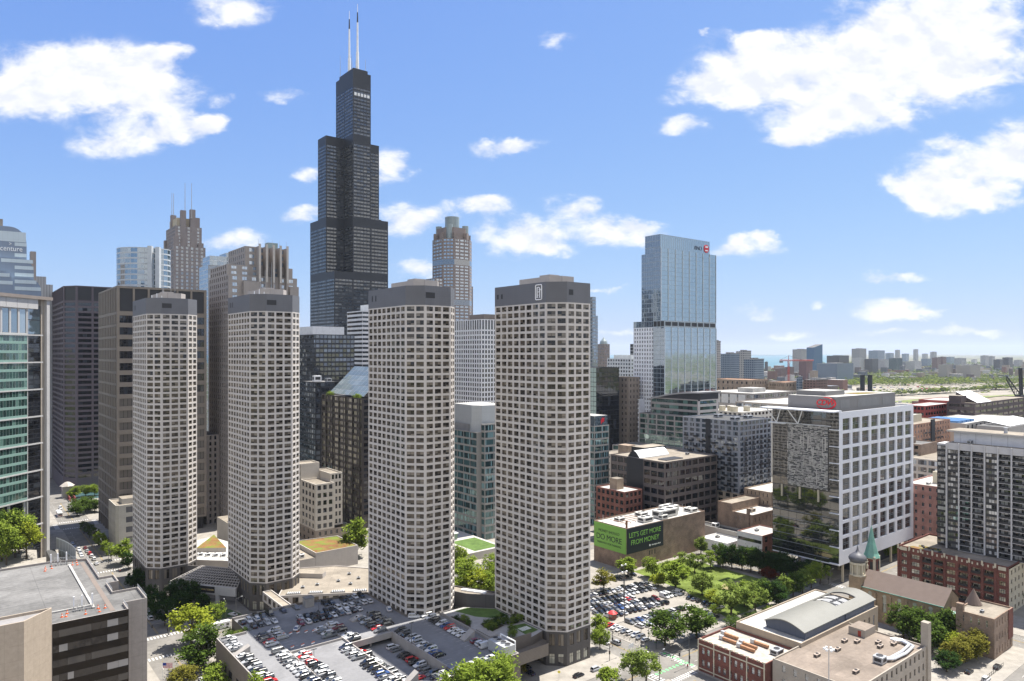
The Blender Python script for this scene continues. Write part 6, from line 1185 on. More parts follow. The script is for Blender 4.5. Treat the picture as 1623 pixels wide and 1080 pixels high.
for u, w in ((9, 10), (28, 24), (56, 10)): mb = MB(); mb.box(u, 3.9, 86.5, u+w, 3.98, 91, pbr('louvre grey', (.20,.20,.20), .6)); mb.build('louvre', cd.o)
RSG = pbr('red sign', (.62,.02,.03), .4); lettering(cd.o, 'CDW', 4.0, RSG, (5,30), (5,4), 20.2, 88.2, out=.15, depth=.25, shear=.3, spacing=.9)
mb = MB()
for k in range(20):
    a0, a1 = math.radians(-150 + k*12.5), math.radians(-150 + (k+1)*12.5); mb.tube((5.2*math.cos(a0),0,2.9*math.sin(a0)),(5.2*math.cos(a1),0,2.9*math.sin(a1)), .12 + .28*math.sin(math.pi*(k+.5)/20), RSG, 5)
o = mb.build('sign_swoosh', cd.o); o.matrix_local = on_face((5,30),(5,4), 20.6, 89.2, .3)
COLC = pbr('tan column', (.45,.40,.30), .7)
for x in (6, 24, 42, 60, 80):
    for y in (1.2, 12, 24, 34.5): 
        mb = MB(); mb.box(x-.45, y-.45, .14, x+.45, y+.45, 9.4, COLC); mb.build('column', cd.o)
for k, (y, z) in enumerate(((10,45),(20,45),(30,45))): mb = MB(); mb.box(-.7, y, 39.5, -.1, y+.8, 45.6, COLC); mb.build('terrace_column', cd.o)
mb = cd.part('lobby'); mb.box(28, 6, .14, 84, 32, 9.4, BLK); cd.finish(100)
# --- residential tower and its red brick loft podium
rs = Bld('balcony_apartment_tower', 'white ribbed apartment tower with dark balconies above the red brick lofts', 'apartment tower', 378, 136)
WRB = pbr('white rib', (.50,.49,.485), .7, .05); GL_R = glass('apartment pane', (.025,.025,.027), (.12,.12,.115), (.5,.5,.48), refl=.12, jit=.03, pm=.35, pl=.33); DSP = pbr('dark spandrel', (.04,.04,.042), .6)
NB, bw_, z0, z1 = 16, 5.35, 20.5, 68.3; fh = (z1 - z0) / 18
wi_st = lambda L: ST(DSP, GL_R, MUL_D, cols=1, rows=18, wf=.96, hf=.60, sf=.32, rec=.1, mu=.1, us=even(4), bar=.14)
mb = rs.part('rib'); 
for k in range(NB + 1): y = -k*bw_; mb.box(-.9, y-.28, z0, .02, y+.28, z1+3.2, WRB)
bal = 0
for k in range(NB):
    y1, y0 = -k*bw_ - .28, -(k+1)*bw_ + .28
    if k % 3 == 0: rs.facade((0,y1),(0,y0), z0, z1, wi_st(0), DSP)
    else:
        rs.facade((1.6,y1),(1.6,y0), z0, z1, ST(DSP, GL_R, MUL_D, cols=1, rows=18, wf=.92, hf=.74, sf=.06, rec=.1, mu=.05, us=even(3), bar=.2), DSP)
        for j in range(18):
            z = z0 + j*fh
            if bal < 100:
                mb2 = MB(); mb2.box(-.6, y0, z-.14, 1.6, y1, z+.06, WRB); bo = mb2.build('balcony', rs.o); mb2 = MB(); mb2.box(-.6, y0, z+.06, -.55, y1, z+1.02, DSP); mb2.build('railing', bo); bal += 1
mb = rs.part('wall'); mb.box(-.4, -NB*bw_, z1, 18, 0, z1+3.2, WRB, ROOF_T); mb.box(1.7, -NB*bw_, z0, 18, .0, z1, DSP); rs.facade((4.5,6),(4.5,.05), z0, z1+1, wi_st(0), WRB); mb.box(4.6, .05, z0, 14, 6, z1+2, WRB)
mb = MB(); mb.box(4.5, -NB*bw_, z1+3.2, 16, -1.5, 76.6, pbr('white penthouse', (.62,.63,.66), .6, grid=(6.5,20,.4), gcol=.8)); mb.box(2.2, -NB*bw_, 76.6, 18, 1, 77.3, pbr('penthouse eaves', (.42,.40,.37), .8), ROOF_T); mb.build('penthouse', rs.o)
for y in (-22, -30): mb = MB(); mb.cyl(8, y, 77.2, 79.4, .8, .6, 10, GALV); mb.cyl(8, y, 79.4, 80, .9, .9, 10, GALV); mb.build('vent', rs.o)
rs.unit(2.5, -9, z1+3.2, 3, 1.6, 1.6, GALV, 1); rs.finish(100)
lo_ = Bld('red_brick_lofts', 'long red brick loft building with recessed balconies below the ribbed apartment tower', 'apartments', 363, 106)
CRM = pbr('cream stone', (.50,.45,.34), .8); 
mb = lo_.part('wall'); NBY = 9; bwid = 46/NBY
for k in range(NBY):
    y1, y0 = 46 - k*bwid, 46 - (k+1)*bwid; end = k in (0, 8)
    lo_.facade((0,y1),(0,y0), 0, 21, ST(DRB, GL_BZ, MUL_D, cols=1, rows=5, wf=.55 if end else .8, hf=.58, sf=.22, rec=.4 if k in (0,1,4,8) else 1.2, mu=.3, zt=2.6, zb=1, us=even(3), vs=(.66,), bar=.16), DRB)
    if k not in (0,1,4,8):
        for j in range(5): mb2 = MB(); mb2.box(-.5, y0+.8, 1 + j*3.48 + .4, .9, y1-.8, 1 + j*3.48 + .55, MUL_D); bo = mb2.build('balcony', lo_.o); mb2 = MB(); mb2.box(-.5, y0+.8, 1 + j*3.48 + .55, -.45, y1-.8, 1 + j*3.48 + 1.5, MUL_D); mb2.build('railing', bo)
    mb.box(-.35, y1-.45, 0, -.0, y1+.45, 21.3, DRB)
lo_.facade((0,0),(36,0), 0, 20, ST(CRM, GL_DK, MUL_D, cols=7, rows=5, wf=.4, hf=.5, rec=.3, mu=1), CRM); lo_.facade((36,0),(36,46),0,20,None,DRB); lo_.facade((36,46),(0,46),0,20,None,DRB)
lo_.roof([(0,46),(0,0),(36,0),(36,46)], 21, DRB, ROOF_T, .9); 
for k in range(22): mb2 = MB(); mb2.box(-.42, 45 - k*2.08, 19.2, -.36, 45.6 - k*2.08, 20.3, CRM); mb2.build('cornice_block', lo_.o)
for k in range(NBY): mb2 = MB(); mb2.box(-.5, 46 - k*bwid - .4, 19.6, -.37, 46 - k*bwid + .4, 21.6, CRM); mb2.build('pier_cap', lo_.o)
for y in (42, 1): mb2 = MB(); mb2.box(-.45, y, 19, -.38, y + 3, 20.6, CRM); mb2.build('stone_panel', lo_.o)
pass; mb2 = MB(); mb2.face([(2,38,20.2),(6,36,20.2),(7,42,20.2),(3,44,20.2)], SEDUM); mb2.face([(7,30,20.2),(11,31,20.2),(11,41,20.2),(8,40,20.2)], SEDUM); mb2.build('roof_planting', lo_.o)
mb2 = MB()
for k in range(9): x, y = sr.uniform(2,12), sr.uniform(28,40); mb2.box(x, y, 20.1, x+.9, y+.7, 20.8, DARKM)
mb2.build('roof_furniture', lo_.o); lo_.finish()
# --- the church
ch = Bld('church', 'tan brick church with brown roof, onion-domed tower and copper green spire', 'church', 310, 113)
CBR = brick('church brick', (.25,.18,.11), (.31,.23,.145), (.33,.27,.19)); CRF = pbr('brown shingle roof', (.13,.098,.082), .9, .08, .4); COP = pbr('copper green', (.14,.30,.24), .6, .18, .6); GL_ST = glass('church glass', (.14,.17,.14), (.3,.33,.28), (.4,.42,.36), refl=.08, pm=.5, pl=.3)
mb = ch.part('wall'); ch.facade((0,33),(0,0), 0, 14, ST(CBR, GL_ST, MUL_L, cols=5, rows=1, wf=.26, hf=.5, sf=.34, rec=.35, mu=1.5, us=(.5,), vs=(.55,)), CBR); mb.face([(0,0,0),(16,0,0),(16,0,14),(8,0,19),(0,0,14)], CBR); mb.face([(16,0,0),(16,33,0),(16,33,14),(16,0,14)], CBR); mb.face([(16,33,0),(0,33,0),(0,33,14),(8,33,19.6),(16,33,14)], CBR)
for k in range(6): mb2 = MB(); mb2.box(-.7, .6 + k*6.3, 0, -.0, 1.5 + k*6.3, 12.4, CBR); mb2.build('buttress', ch.o)
for k in range(5):
    y = 1.5 + 3.0 + k*6.0; mb2 = MB(); mb2.tube((-.05,y,11.6),(.3,y,11.6),.8,GL_ST,12); mb2.build('arched_light', ch.o)
mb2 = MB(); mb2.face([(-.6,33.2,13.7),(-.6,-.6,13.7),(8,-.6,19.3),(8,33.2,19.3)], CRF); mb2.face([(8,33.2,19.3),(8,-.6,19.3),(16.6,-.6,13.7),(16.6,33.2,13.7)], CRF); mb2.box(-.75,-.6,13.45,-.5,33.2,13.75,COP); mb2.build('roof', ch.o)
mb2 = MB(); mb2.box(2,-9,0,14,-.02,8.5,CBR); mb2.face([(1.6,-9.3,8.4),(8,-9.3,12),(8,-.1,12),(1.6,-.1,8.4)][::-1], CRF); mb2.face([(8,-9.3,12),(14.4,-9.3,8.4),(14.4,-.1,8.4),(8,-.1,12)][::-1], CRF); mb2.face([(2,-9,8.5),(14,-9,8.5),(8,-9,11.8)], CBR); mb2.build('chancel', ch.o)
mb2 = MB(); mb2.face([(2.6,-4.4,9.1),(2.6,-1,9.1),(6,-1,11),(6,-4.4,11)][::-1], COP)
for k in range(5): mb2.tube((2.6,-4.4+k*.85,9.2),(6,-4.4+k*.85,11.1),.08,WHITEM,4)
mb2.build('skylight', ch.o)
def ctower(x, y, w, ztop): mb2 = MB(); mb2.box(x-w/2, y-w/2, 0, x+w/2, y+w/2, ztop, CBR); return mb2.build('tower_shaft', ch.o)
ctower(1.5, 34.5, 5.2, 17.5); mb2 = MB(); mb2.cyl(1.5,34.5,17.5,18.2,3.3,3.3,8,CRM); mb2.cyl(1.5,34.5,18.2,22.6,2.3,2.3,8,CRM)
for k in range(8): a = k*math.pi/4 + .39; mb2.cyl(1.5+2.7*math.cos(a),34.5+2.7*math.sin(a),18.2,22.6,.38,.38,8,CRM)
mb2.cyl(1.5,34.5,22.6,23.4,3.4,3.4,8,CRM); mb2.build('belfry', ch.o)
mb2 = MB(); mb2.lathe([(2.7,23.4),(3.5,24.2),(3.7,25),(3.3,26),(2.1,27),(1.0,27.7),(.45,28.6),(.2,30),(.05,30.6)], 16, pbr('lead dome', (.10,.10,.11), .5, spec=.6), 1.5, 34.5); mb2.build('onion_dome', ch.o, True)
ctower(14.5, 34.5, 5.0, 17); mb2 = MB(); mb2.box(12,32,17,17,37,22.8,DRB); mb2.box(11.8,31.8,22.8,17.2,37.2,23.3,CRM)
for k in range(2):
    mb2.box(11.94, 32.7+k*2.3, 18, 12.0, 34.0+k*2.3, 21.6, DARKM); mb2.box(12.7+k*2.3, 31.94, 18, 14.0+k*2.3, 32.0, 21.6, DARKM)
for a in ((12.2,32.2),(16.8,32.2),(12.2,36.8)): mb2.box(a[0]-.4,a[1]-.4,17,a[0]+.4,a[1]+.4,24,CRM)
mb2.build('belfry', ch.o); mb2 = MB(); mb2.lathe([(3.7,23.3),(2.9,25),(1.6,30),(.5,35.3),(.06,37.2)], 8, COP, 14.5, 34.5); mb2.tube((14.5,34.5,37),(14.5,34.5,39),.07,GALV,5); mb2.build('spire', ch.o)
mb2 = MB(); mb2.box(7.6,33,19.4,8.4,33.6,21,CRM); mb2.box(7.85,33.2,21,8.15,33.5,23.4,CRM); mb2.box(7.2,33.2,22.2,8.8,33.5,22.5,CRM); mb2.build('cross', ch.o); ch.finish()
rc = Bld('brick_rectory', 'tan brick rectory with flat pale roof, chimney and small cone roof', 'building', 305.7, 93.9)
rcs = lambda c: ST(BBR, GL_GREY, MUL_L, cols=c, rows=3, wf=.26, hf=.5, rec=.3, mu=1.2, vs=(.5,), bar=.15); rc.boxy(0, 0, 20, 13, 0, 15.3, rcs(4), rcs(6), BBR, ROOF_T, .6)
mb2 = MB(); mb2.box(-.3,10.5,0,1.6,12.8,18,BBR); mb2.build('chimney', rc.o); mb2 = MB(); mb2.lathe([(3.0,14.9),(1.5,18),(.05,21)], 14, CRF, 14, 11.5); mb2.build('cone_roof', rc.o); mb2 = MB(); mb2.box(15,-.25,4,19.8,-.02,15.4,DRB); mb2.build('red_bay', rc.o); rc.unit(6, 6, 14.7, 1.5, 1.2, 1, GALV, 1); rc.finish()
# --- hall with barrel roof, red school, beige school
TANW = pbr('tan stucco', (.34,.28,.21), .85, .1, .3, True)
gy = Bld('barrel_roof_hall', 'tan hall with white flat roof and grey green barrel roof', 'hall', 231.5, 129)
gy.boxy(0, 0, 58, 26, 0, 14, None, ST(TANW, GL_GREY, MUL_D, cols=14, rows=1, wf=.35, hf=.3, sf=.5, rec=.3, mu=1.5, vs=(.5,)), TANW, ROOF_W, .5)
BRM = pbr('barrel roof metal', (.19,.187,.165), .5, .05, .3); n_ = 12; arc = [(1.0 + 16*k/n_, 14.0 + 2.3 + 2.3*math.sin(math.pi*k/n_)) for k in range(n_+1)]
mb2 = MB()
for (a0, h0), (a1, h1) in zip(arc, arc[1:]):
    for x0, x1 in ((4, 34), (34, 50), (50, 58.6)):
        mid = (a0 + a1) / 2
        if x0 == 34 and 5 < mid < 15: continue
        mb2.face([(x0,a1,h1),(x0,a0,h0),(x1,a0,h0),(x1,a1,h1)], BRM); mb2.face([(x0,a0,h0-.3),(x0,a1,h1-.3),(x1,a1,h1-.3),(x1,a0,h0-.3)], BRM)
for x in (4, 58.6): mb2.face([(x,a,h) for a, h in arc] + [(x,a,h-.35) for a, h in reversed(arc)], BRM)
mb2.build('barrel_roof', gy.o)
BLP = pbr('slate blue cladding', (.085,.10,.135), .6, .05, .2, grid=(2.0,20,.1), gcol=.7); mb2 = MB(); mb2.face([(5,1.6,13.6)] + [(5,a,h-.3) for a, h in arc[::1]] + [(5,16.4,13.6)], BLP); mb2.box(5,1.5,13.5,58,1.7,16.3,BLP); mb2.box(5,16.3,13.5,34,16.5,16.3,BLP); mb2.face([(34,a,h-.3) for a, h in arc] + [(34,17,13.6),(34,1,13.6)], BLP); mb2.build('clerestory', gy.o)
for k in range(3): gy.unit(37 + k*4.6, 10, 13.5, 3.8, 8, 3.2, pbr('grey plant', (.26,.265,.27), .6), 2)
for x in (34.5, 39.5, 44.5, 49.5):
    mb2 = MB()
    for (a0, h0), (a1, h1) in zip(arc[3:11], arc[4:12]): mb2.tube((x,a0,h0-.2),(x,a1,h1-.2),.2,DARKM,4)
    mb2.build('roof_rib', gy.o)
gy.finish(); tk = Bld('round_tank', 'round pale tank beside the white roofed hall', 'tank', 288.5, 158); mb2 = MB(); mb2.cyl(0,0,.1,7.5,3.4,3.4,20,CRM,ROOF_W); mb2.cyl(0,0,7.5,7.9,3.6,3.6,20,CRM,ROOF_W); mb2.build('body', tk.o); mb2 = MB(); mb2.tube((-3.5,0,.1),(-3.5,0,7.6),.1,GALV,5); mb2.build('ladder', tk.o)
rd2 = Bld('red_brick_school', 'dark red brick school with white stone trim and ragged parapet at the crossing', 'school', 212.2, 131)
rds = ST(DRB, GL_GREY, MUL_L, cols=11, rows=2, wf=.5, hf=.52, rec=.3, mu=1.2, vs=(.5,), bar=.14, zt=1.6, zb=1.2); rd2.boxy(0, 0, 19, 27, 0, 11.4, rds, None, DRB, pbr('stained pale roof', (.36,.32,.27), .9, .4, .4), .7, south=None, east=ST(DRB, GL_GREY, MUL_L, cols=5, rows=2, wf=.4, hf=.5, rec=.3, mu=1))
mb2 = rd2.part('stone_trim'); mb2.box(-.12, 0, 1.0, -.01, 27, 1.35, CRM); mb2.box(-.14, 0, 9.6, -.01, 27, 10.0, CRM)
for k in range(5): mb2.box(-.16, .1 + k*6.6, 0, -.02, .5 + k*6.6, 11.4, CRM)
for k in range(13): mb2.box(-.1, k*2.1, 11.4, .35, k*2.1+1.1, 11.9, CRM)
for x, y in ((6,8),(9,9),(7,16),(11,18),(13,7)): mb2 = MB(); mb2.box(x,y,11,x+.9,y+5.5,11.9,pbr('rusty duct',(.32,.17,.09),.8,.3,1.5)); mb2.box(x-.1,y+5.5,10.9,x+1.2,y+7,12.2,GALV); mb2.build('roof_duct', rd2.o)
rd2.unit(12, 3, 10.7, 4, 3, 1.8, GALV, 1); rd2.finish()
be = Bld('beige_school', 'beige stone school with broad tan roof, silver ducts and square chimney', 'school', 215, 102)
BEW = pbr('beige limestone', (.33,.29,.24), .85, .1, .3, grid=(4,1.4,.05), gcol=.88); ROOF_B = roofmat('brown gravel roof', (0.20, 0.165, 0.135), .24, 6.0, .9, .08)
be.boxy(0, 0, 51, 28, 0, 13, ST(BEW, GL_GREY, MUL_L, cols=6, fh=4.0, wf=.3, hf=.5, rec=.3, mu=2, vs=(.5,)), ST(BEW, GL_DK, MUL_D, cols=14, fh=4.0, wf=.36, hf=.52, rec=.35, mu=1.2, vs=(.5,)), BEW, ROOF_B, .5)
mb2 = MB(); mb2.box(50.5,-.6,0,53,1.8,21,BEW); mb2.build('chimney', be.o); mb2 = MB(); mb2.box(42,17,12.4,50,23,15.2,BEW,ROOF_B); mb2.box(41.95,18.5,12.5,42,19.6,14.6,pbr('red door',(.3,.05,.03),.6)); mb2.build('roof_house', be.o)
SLV = pbr('silver duct', (.66,.67,.68), .3, .03, metal=.5); mb2 = MB()
for off in (0, 1.1):
    pts = [(27,4+off,13.6),(30,2.2+off,13.4),(38,1.6+off*1.3,13.4),(46,2.4+off*1.3,13.4),(48.5-off,7,13.4),(46,10-off,13.5)]
    for a, c in zip(pts, pts[1:]): mb2.tube(a, c, .48, SLV, 8)
mb2.build('silver_duct', be.o); be.unit(25.5, 4.6, 12.5, 3.2, 3.2, 2.4, GALV, 1)
for x, y in ((38,10),(41,12),(36,17),(33,20),(44,8),(14,20),(24,18),(12,6)): be.unit(x, y, 12.5, 2.6, 1.3, 1.0, pbr('rusty plant', (.33,.27,.22), .7, .2, 1.0), 1)
be.finish()
# --- low buildings behind the billboard building
l1 = Bld('white_storefront', 'low white storefront with blue base behind the billboard building', 'shop', 343.8, 236); l1.boxy(0, 0, 16, 18, 0, 7.2, ST(WHITEM, GL_DK, pbr('blue frame', (.02,.04,.12), .5), cols=3, rows=1, wf=.5, hf=.45, sf=.2, rec=.3, mu=1), None, WHITEM, ROOF_W, .5); mb2 = MB(); mb2.box(-.1,0,.14,-.02,18,1.2,pbr('blue base',(.03,.06,.2),.6)); mb2.build('blue_base', l1.o); l1.unit(8, 12, 6.7, 2, 2, 1.2, GALV, 1); l1.finish()
l2 = Bld('white_band_building', 'low building with white front bands and red brick end wall', 'building', 344.9, 214.7); l2.boxy(0, 0, 22, 15.5, 0, 15.5, ST(pbr('white band panel', (.62,.61,.57), .7), GL_DK, MUL_D, cols=1, rows=3, wf=.97, hf=.36, sf=.1, rec=.3, mu=.2, us=even(6)), ST(RBR, GL_DK, MUL_D, cols=3, rows=3, wf=.4, hf=.6, rec=.3, mu=.6), RBR, ROOF_W, .5); l2.unit(9, 9, 15, 2.2, 1.6, 1.2, GALV, 1); l2.finish()
l3 = Bld('brown_brick_warehouse', 'brown brick warehouse with stepped parapet and pale roof', 'warehouse', 369, 236); l3.boxy(0, 0, 30, 14, 0, 19.5, ST(BBR, GL_GREY, MUL_L, cols=4, rows=3, wf=.2, hf=.34, rec=.3, mu=1.5), ST(BBR, GL_GREY, MUL_L, cols=7, rows=3, wf=.18, hf=.34, rec=.3, mu=1), BBR, ROOF_W, .6); l3.boxy(0, 14.05, 30, 24, 0, 24, None, None, BBR, ROOF_T, .6); mb2 = MB(); mb2.box(-.7,2,0,.6,3.6,23,BBR); mb2.build('chimney', l3.o); l3.unit(10, 7, 19, 4, 3, 2, pbr('tan plant', (.45,.38,.3), .7), 1); l3.finish()
l4 = Bld('grey_walled_yard', 'low grey walled building with blue roof corner between storefront and warehouse', 'building', 360, 236); l4.boxy(0, 0, 8.5, 34, 0, 10, None, None, CONC, ROOF_D, .9); l4.unit(4, 22, 9.1, 4, 3, 2.6, WHITEM, 1); mb2 = MB(); mb2.box(-.05,6,2,-.01,10,5,DARKM); mb2.build('gate', l4.o); l4.finish()
l5 = Bld('tan_brick_block', 'tan brick block with bright white roof beside the beige lofts base', 'building', 400, 243); l5.boxy(0, 0, 44, 19, 0, 28, ST(TBR, GL_DK, MUL_L, cols=6, fh=4.4, wf=.24, hf=.46, rec=.3, mu=1), ST(TBR, GL_DK, MUL_L, cols=9, fh=4.4, wf=.2, hf=.4, rec=.3, mu=1), TBR, ROOF_W, .6); l5.finish()
l6 = Bld('beige_low_block', 'low beige block with small dark windows behind the brown office', 'building', 392.8, 330); l6.boxy(0, 0, 40, 55, 0, 38, ST(BST, GL_DK, MUL_D, cols=18, fh=5, wf=.5, hf=.4, rec=.3, mu=.6), None, BST, ROOF_T, .6); mb2 = MB(); mb2.box(6,30,37.4,14,40,45,TBR); mb2.build('stair_tower', l6.o); l6.unit(16, 20, 37.4, 5, 3, 2, WHITEM, 2); l6.finish()
# --- blocks behind and right of the raised office
pk = Bld('pink_brick_block', 'pink painted brick block with white roof right of the raised glass office', 'building', 432, 150); PKB = brick('pink brick', (.34,.17,.145), (.38,.20,.17), (.38,.25,.2)); pk.boxy(0, 0, 40, 28, 0, 40, ST(PKB, GL_DK, MUL_L, cols=7, fh=4.3, wf=.34, hf=.46, rec=.3, mu=1, us=(.5,)), ST(PKB, GL_DK, MUL_L, cols=8, fh=4.3, wf=.3, hf=.42, rec=.3, mu=1), PKB, ROOF_W, .7)
pk.boxy(14, 4, 30, 18, 39.3, 46, None, None, CRM, ROOF_W, .4, part='roof_house'); 
for x, y in ((5,6),(8,18),(34,8),(34,18),(10,10)): pk.unit(x, y, 39.3, 2.4, 1.8, 1.4, WHITEM, 1)
pk.finish()
md = Bld('tan_frame_block', 'tan concrete frame block with wide dark windows behind the pink brick one', 'building', 494, 170); md.boxy(0, 0, 46, 32, 0, 46, dict(ST(BST, GL_GREY, MUL_D, cols=5, fh=4.6, wf=.84, hf=.66, rec=.4, mu=.4, us=even(3))), ST(BST, GL_GREY, MUL_D, cols=7, fh=4.6, wf=.84, hf=.66, rec=.4, mu=.4, us=even(3)), BST, ROOF_T, .6); mb2 = MB(); mb2.box(8,6,45.4,26,16,49,pbr('blue plant',(.25,.32,.4),.6)); mb2.build('plant_house', md.o); md.finish(80)
ov = Bld('ornate_brown_block', 'dark brown block with ornate white roof figures left of the ribbed apartment tower', 'building', 512, 200); ov.boxy(0, 0, 26, 26, 0, 53, ST(BBR, GL_DK, MUL_D, cols=5, fh=4.4, wf=.5, hf=.5, rec=.3, mu=.6), None, BBR, ROOF_G, .6); mb2 = MB(); mb2.box(2,8,52.4,12,20,57,BBR); 
for k in range(6): mb2.lathe([(.9,57),(.5,58),(.8,58.8),(.2,60.4)], 8, WHITEM, 3+k*1.6, 9+ (k%3)*4)
mb2.build('roof_ornament', ov.o); ov.finish(40)
bk = Bld('brick_loft_block', 'orange brick loft block with black balconies and dark stair shaft', 'apartments', 555.4, 222); OBR = brick('orange brick', (.30,.15,.10), (.35,.19,.12), (.35,.26,.2)); bk.boxy(0, 0, 68, 40, 0, 62, ST(OBR, GL_GREY, MUL_L, cols=10, fh=4.0, wf=.4, hf=.5, rec=.3, mu=1), ST(OBR, GL_GREY, MUL_L, cols=13, fh=4.0, wf=.4, hf=.5, rec=.3, mu=1), OBR, ROOF_T, .7); mb2 = MB(); mb2.box(30,-1,0,36,-.05,64,BLK); mb2.build('stair_shaft', bk.o)
for j in range(11):
    for u in (16, 23, 39, 46): mb2 = MB(); mb2.box(u,-1.6,4+j*5,u+3.6,-.02,4.2+j*5,BLK); mb2.box(u,-1.6,4.2+j*5,u+3.6,-1.5,5.3+j*5,BLK); mb2.build('balcony', bk.o)
bk.boxy(6, 10, 40, 34, 61.3, 67, None, None, CRM, ROOF_W, .4, part='roof_house'); bk.finish(60)
bh = Bld('beige_market_hall', 'long beige hall with blue roof panels behind the ribbed apartment tower', 'hall', 632, 214); bh.boxy(0, 0, 112, 36, 0, 58.5, None, ST(BST, GL_DK, MUL_D, cols=12, rows=9, wf=.4, hf=.5, rec=.3, mu=1), BST, ROOF_W, .7); mb2 = MB(); 
for k in range(4): mb2.box(3 + k*9, 6, 57.8, 9.5 + k*9, 34, 59.8, pbr('blue roof panel', (.06,.17,.36), .5))
mb2.build('blue_roof_panel', bh.o); bh.finish(40)
rr = Bld('red_frame_office', 'bright red framed office block beyond the raised glass office', 'office', 700, 270); RED = pbr('red frame', (.33,.065,.055), .6); rrs = lambda c: ST(RED, GL_DK, MUL_D, cols=c, fh=5.0, wf=.74, hf=.52, rec=.3, mu=.8, us=(.5,)); rr.boxy(0, 0, 62, 20, 0, 66, rrs(6), rrs(10), RED, ROOF_W, .6); rr.boxy(62.05, -4, 118, 30, 0, 68, None, rrs(8), RED, ROOF_W, .6); rr.finish(60)
dd = Bld('dark_brown_block', 'dark purple brown block with sloping white skylight at the right edge', 'office', 727, 238.7); DPB = pbr('plum brown stone', (.085,.065,.065), .8); dds = lambda c: ST(DPB, GL_BR, MUL_D, cols=c, fh=5.2, wf=.9, hf=.42, rec=.3, mu=.8, us=even(4)); dd.boxy(0, 0, 150, 23, 0, 69, dds(2), dds(10), DPB, ROOF_T, .6); mb2 = MB(); mb2.face([(16,3,68.5),(52,3,68.5),(52,21,78),(16,21,78)], WHITEM); mb2.face([(16,3,68.5),(16,21,78),(16,21,68.5)], DPB); mb2.face([(52,3,68.5),(52,21,68.5),(52,21,78)], DPB); mb2.box(2,12,68.4,16,22,75,DPB,ROOF_T); mb2.build('sloping_skylight', dd.o); dd.finish(60)
sk = Bld('sawtooth_hall', 'hall with rows of angled white skylights at the right edge behind the apartment tower', 'hall', 640, 187); mb2 = MB(); mb2.box(0,0,0,90,22,57,CONC,ROOF_G); mb2.build('wall', sk.o); mb2 = MB()
for k in range(14): mb2.face([(10+k*5,2,57.3),(13.5+k*5,2,57.3),(13.5+k*5,20,60.5),(10+k*5,20,60.5)], WHITEM)
mb2.build('skylight', sk.o)
# --- postal sheds, white loft
ps = lambda c, m: ST(m, GL_GREY, MUL_D, cols=c, fh=7, wf=.86, hf=.5, rec=.5, mu=.5, us=even(4), bar=.2); PBG = pbr('postal beige', (.37,.33,.29), .85, .06, .1); TARP = pbr('white tarpaulin', (.62,.60,.56), .8, .1, .5)
p1 = Bld('postal_hall', 'broad beige postal hall with white roof and covered bays right of the mirror skyscraper', 'hall', 690, 440); p1.boxy(0, 0, 92, 70, 0, 70, ps(8, PBG), ps(9, PBG), PBG, ROOF_W, .8); mb2 = MB()
for k in range(5): mb2.box(-.3, 10+k*11, 58, -.05, 19+k*11, 68, TARP)
mb2.build('tarpaulin', p1.o); mb2 = MB(); mb2.box(30,20,69,56,40,74,ROOF_W); mb2.build('roof_box', p1.o); p1.finish(60)
p2 = Bld('postal_annex', 'beige postal annex with light tarpaulin bays behind the raised glass office', 'hall', 620, 360); p2.boxy(0, 0, 120, 56, 0, 66, ps(6, PBG), ps(11, PBG), PBG, ROOF_W, .8); mb2 = MB()
for k in range(4): mb2.box(8+k*11, -.3, 56, 17+k*11, -.05, 64, TARP)
mb2.build('tarpaulin', p2.o); p2.finish(60)
for lab, s, e, ls, le, h in (('beige parapet block with small square openings, right one beyond the postal halls', 833, 486, 46, 24, 77), ('beige parapet block beyond the postal halls, beside the mirror skyscraper', 799, 514, 40, 60, 80)):
    p3 = Bld('parapet_block', lab, 'building', s, e); p3.boxy(0, 0, ls, le, 0, h, ST(TBR, GL_DK, MUL_D, cols=8, fh=8, wf=.3, hf=.4, rec=.4, mu=2), ST(TBR, GL_DK, MUL_D, cols=6, fh=8, wf=.3, hf=.4, rec=.4, mu=2), TBR, pbr('rust roof', (.33,.2,.13), .9), .8); p3.finish(60)
wl_ = Bld('white_loft', 'white painted loft with cream roof tanks before the postal halls', 'building', 550.5, 362); wl_.boxy(0, 0, 60, 40, 0, 62, ST(pbr('loft white', (.6,.57,.5), .8), GL_DK, MUL_D, cols=8, fh=4.8, wf=.6, hf=.5, rec=.3, mu=.8, us=even(3)), ST(pbr('loft white', (.6,.57,.5), .8), GL_DK, MUL_D, cols=10, fh=4.8, wf=.6, hf=.5, rec=.3, mu=.8, us=even(3)), pbr('loft white', (.6,.57,.5), .8), ROOF_W, .7)
for x, y, r in ((8,14,3.5),(16,22,4),(10,28,3),(22,10,3)): mb2 = MB(); mb2.cyl(x,y,61.4,66,r,r,14,CRM,ROOF_W); mb2.build('roof_tank', wl_.o)
wl_.mast(14, 18, 62, 12, GALV, .2); wl_.finish(60)
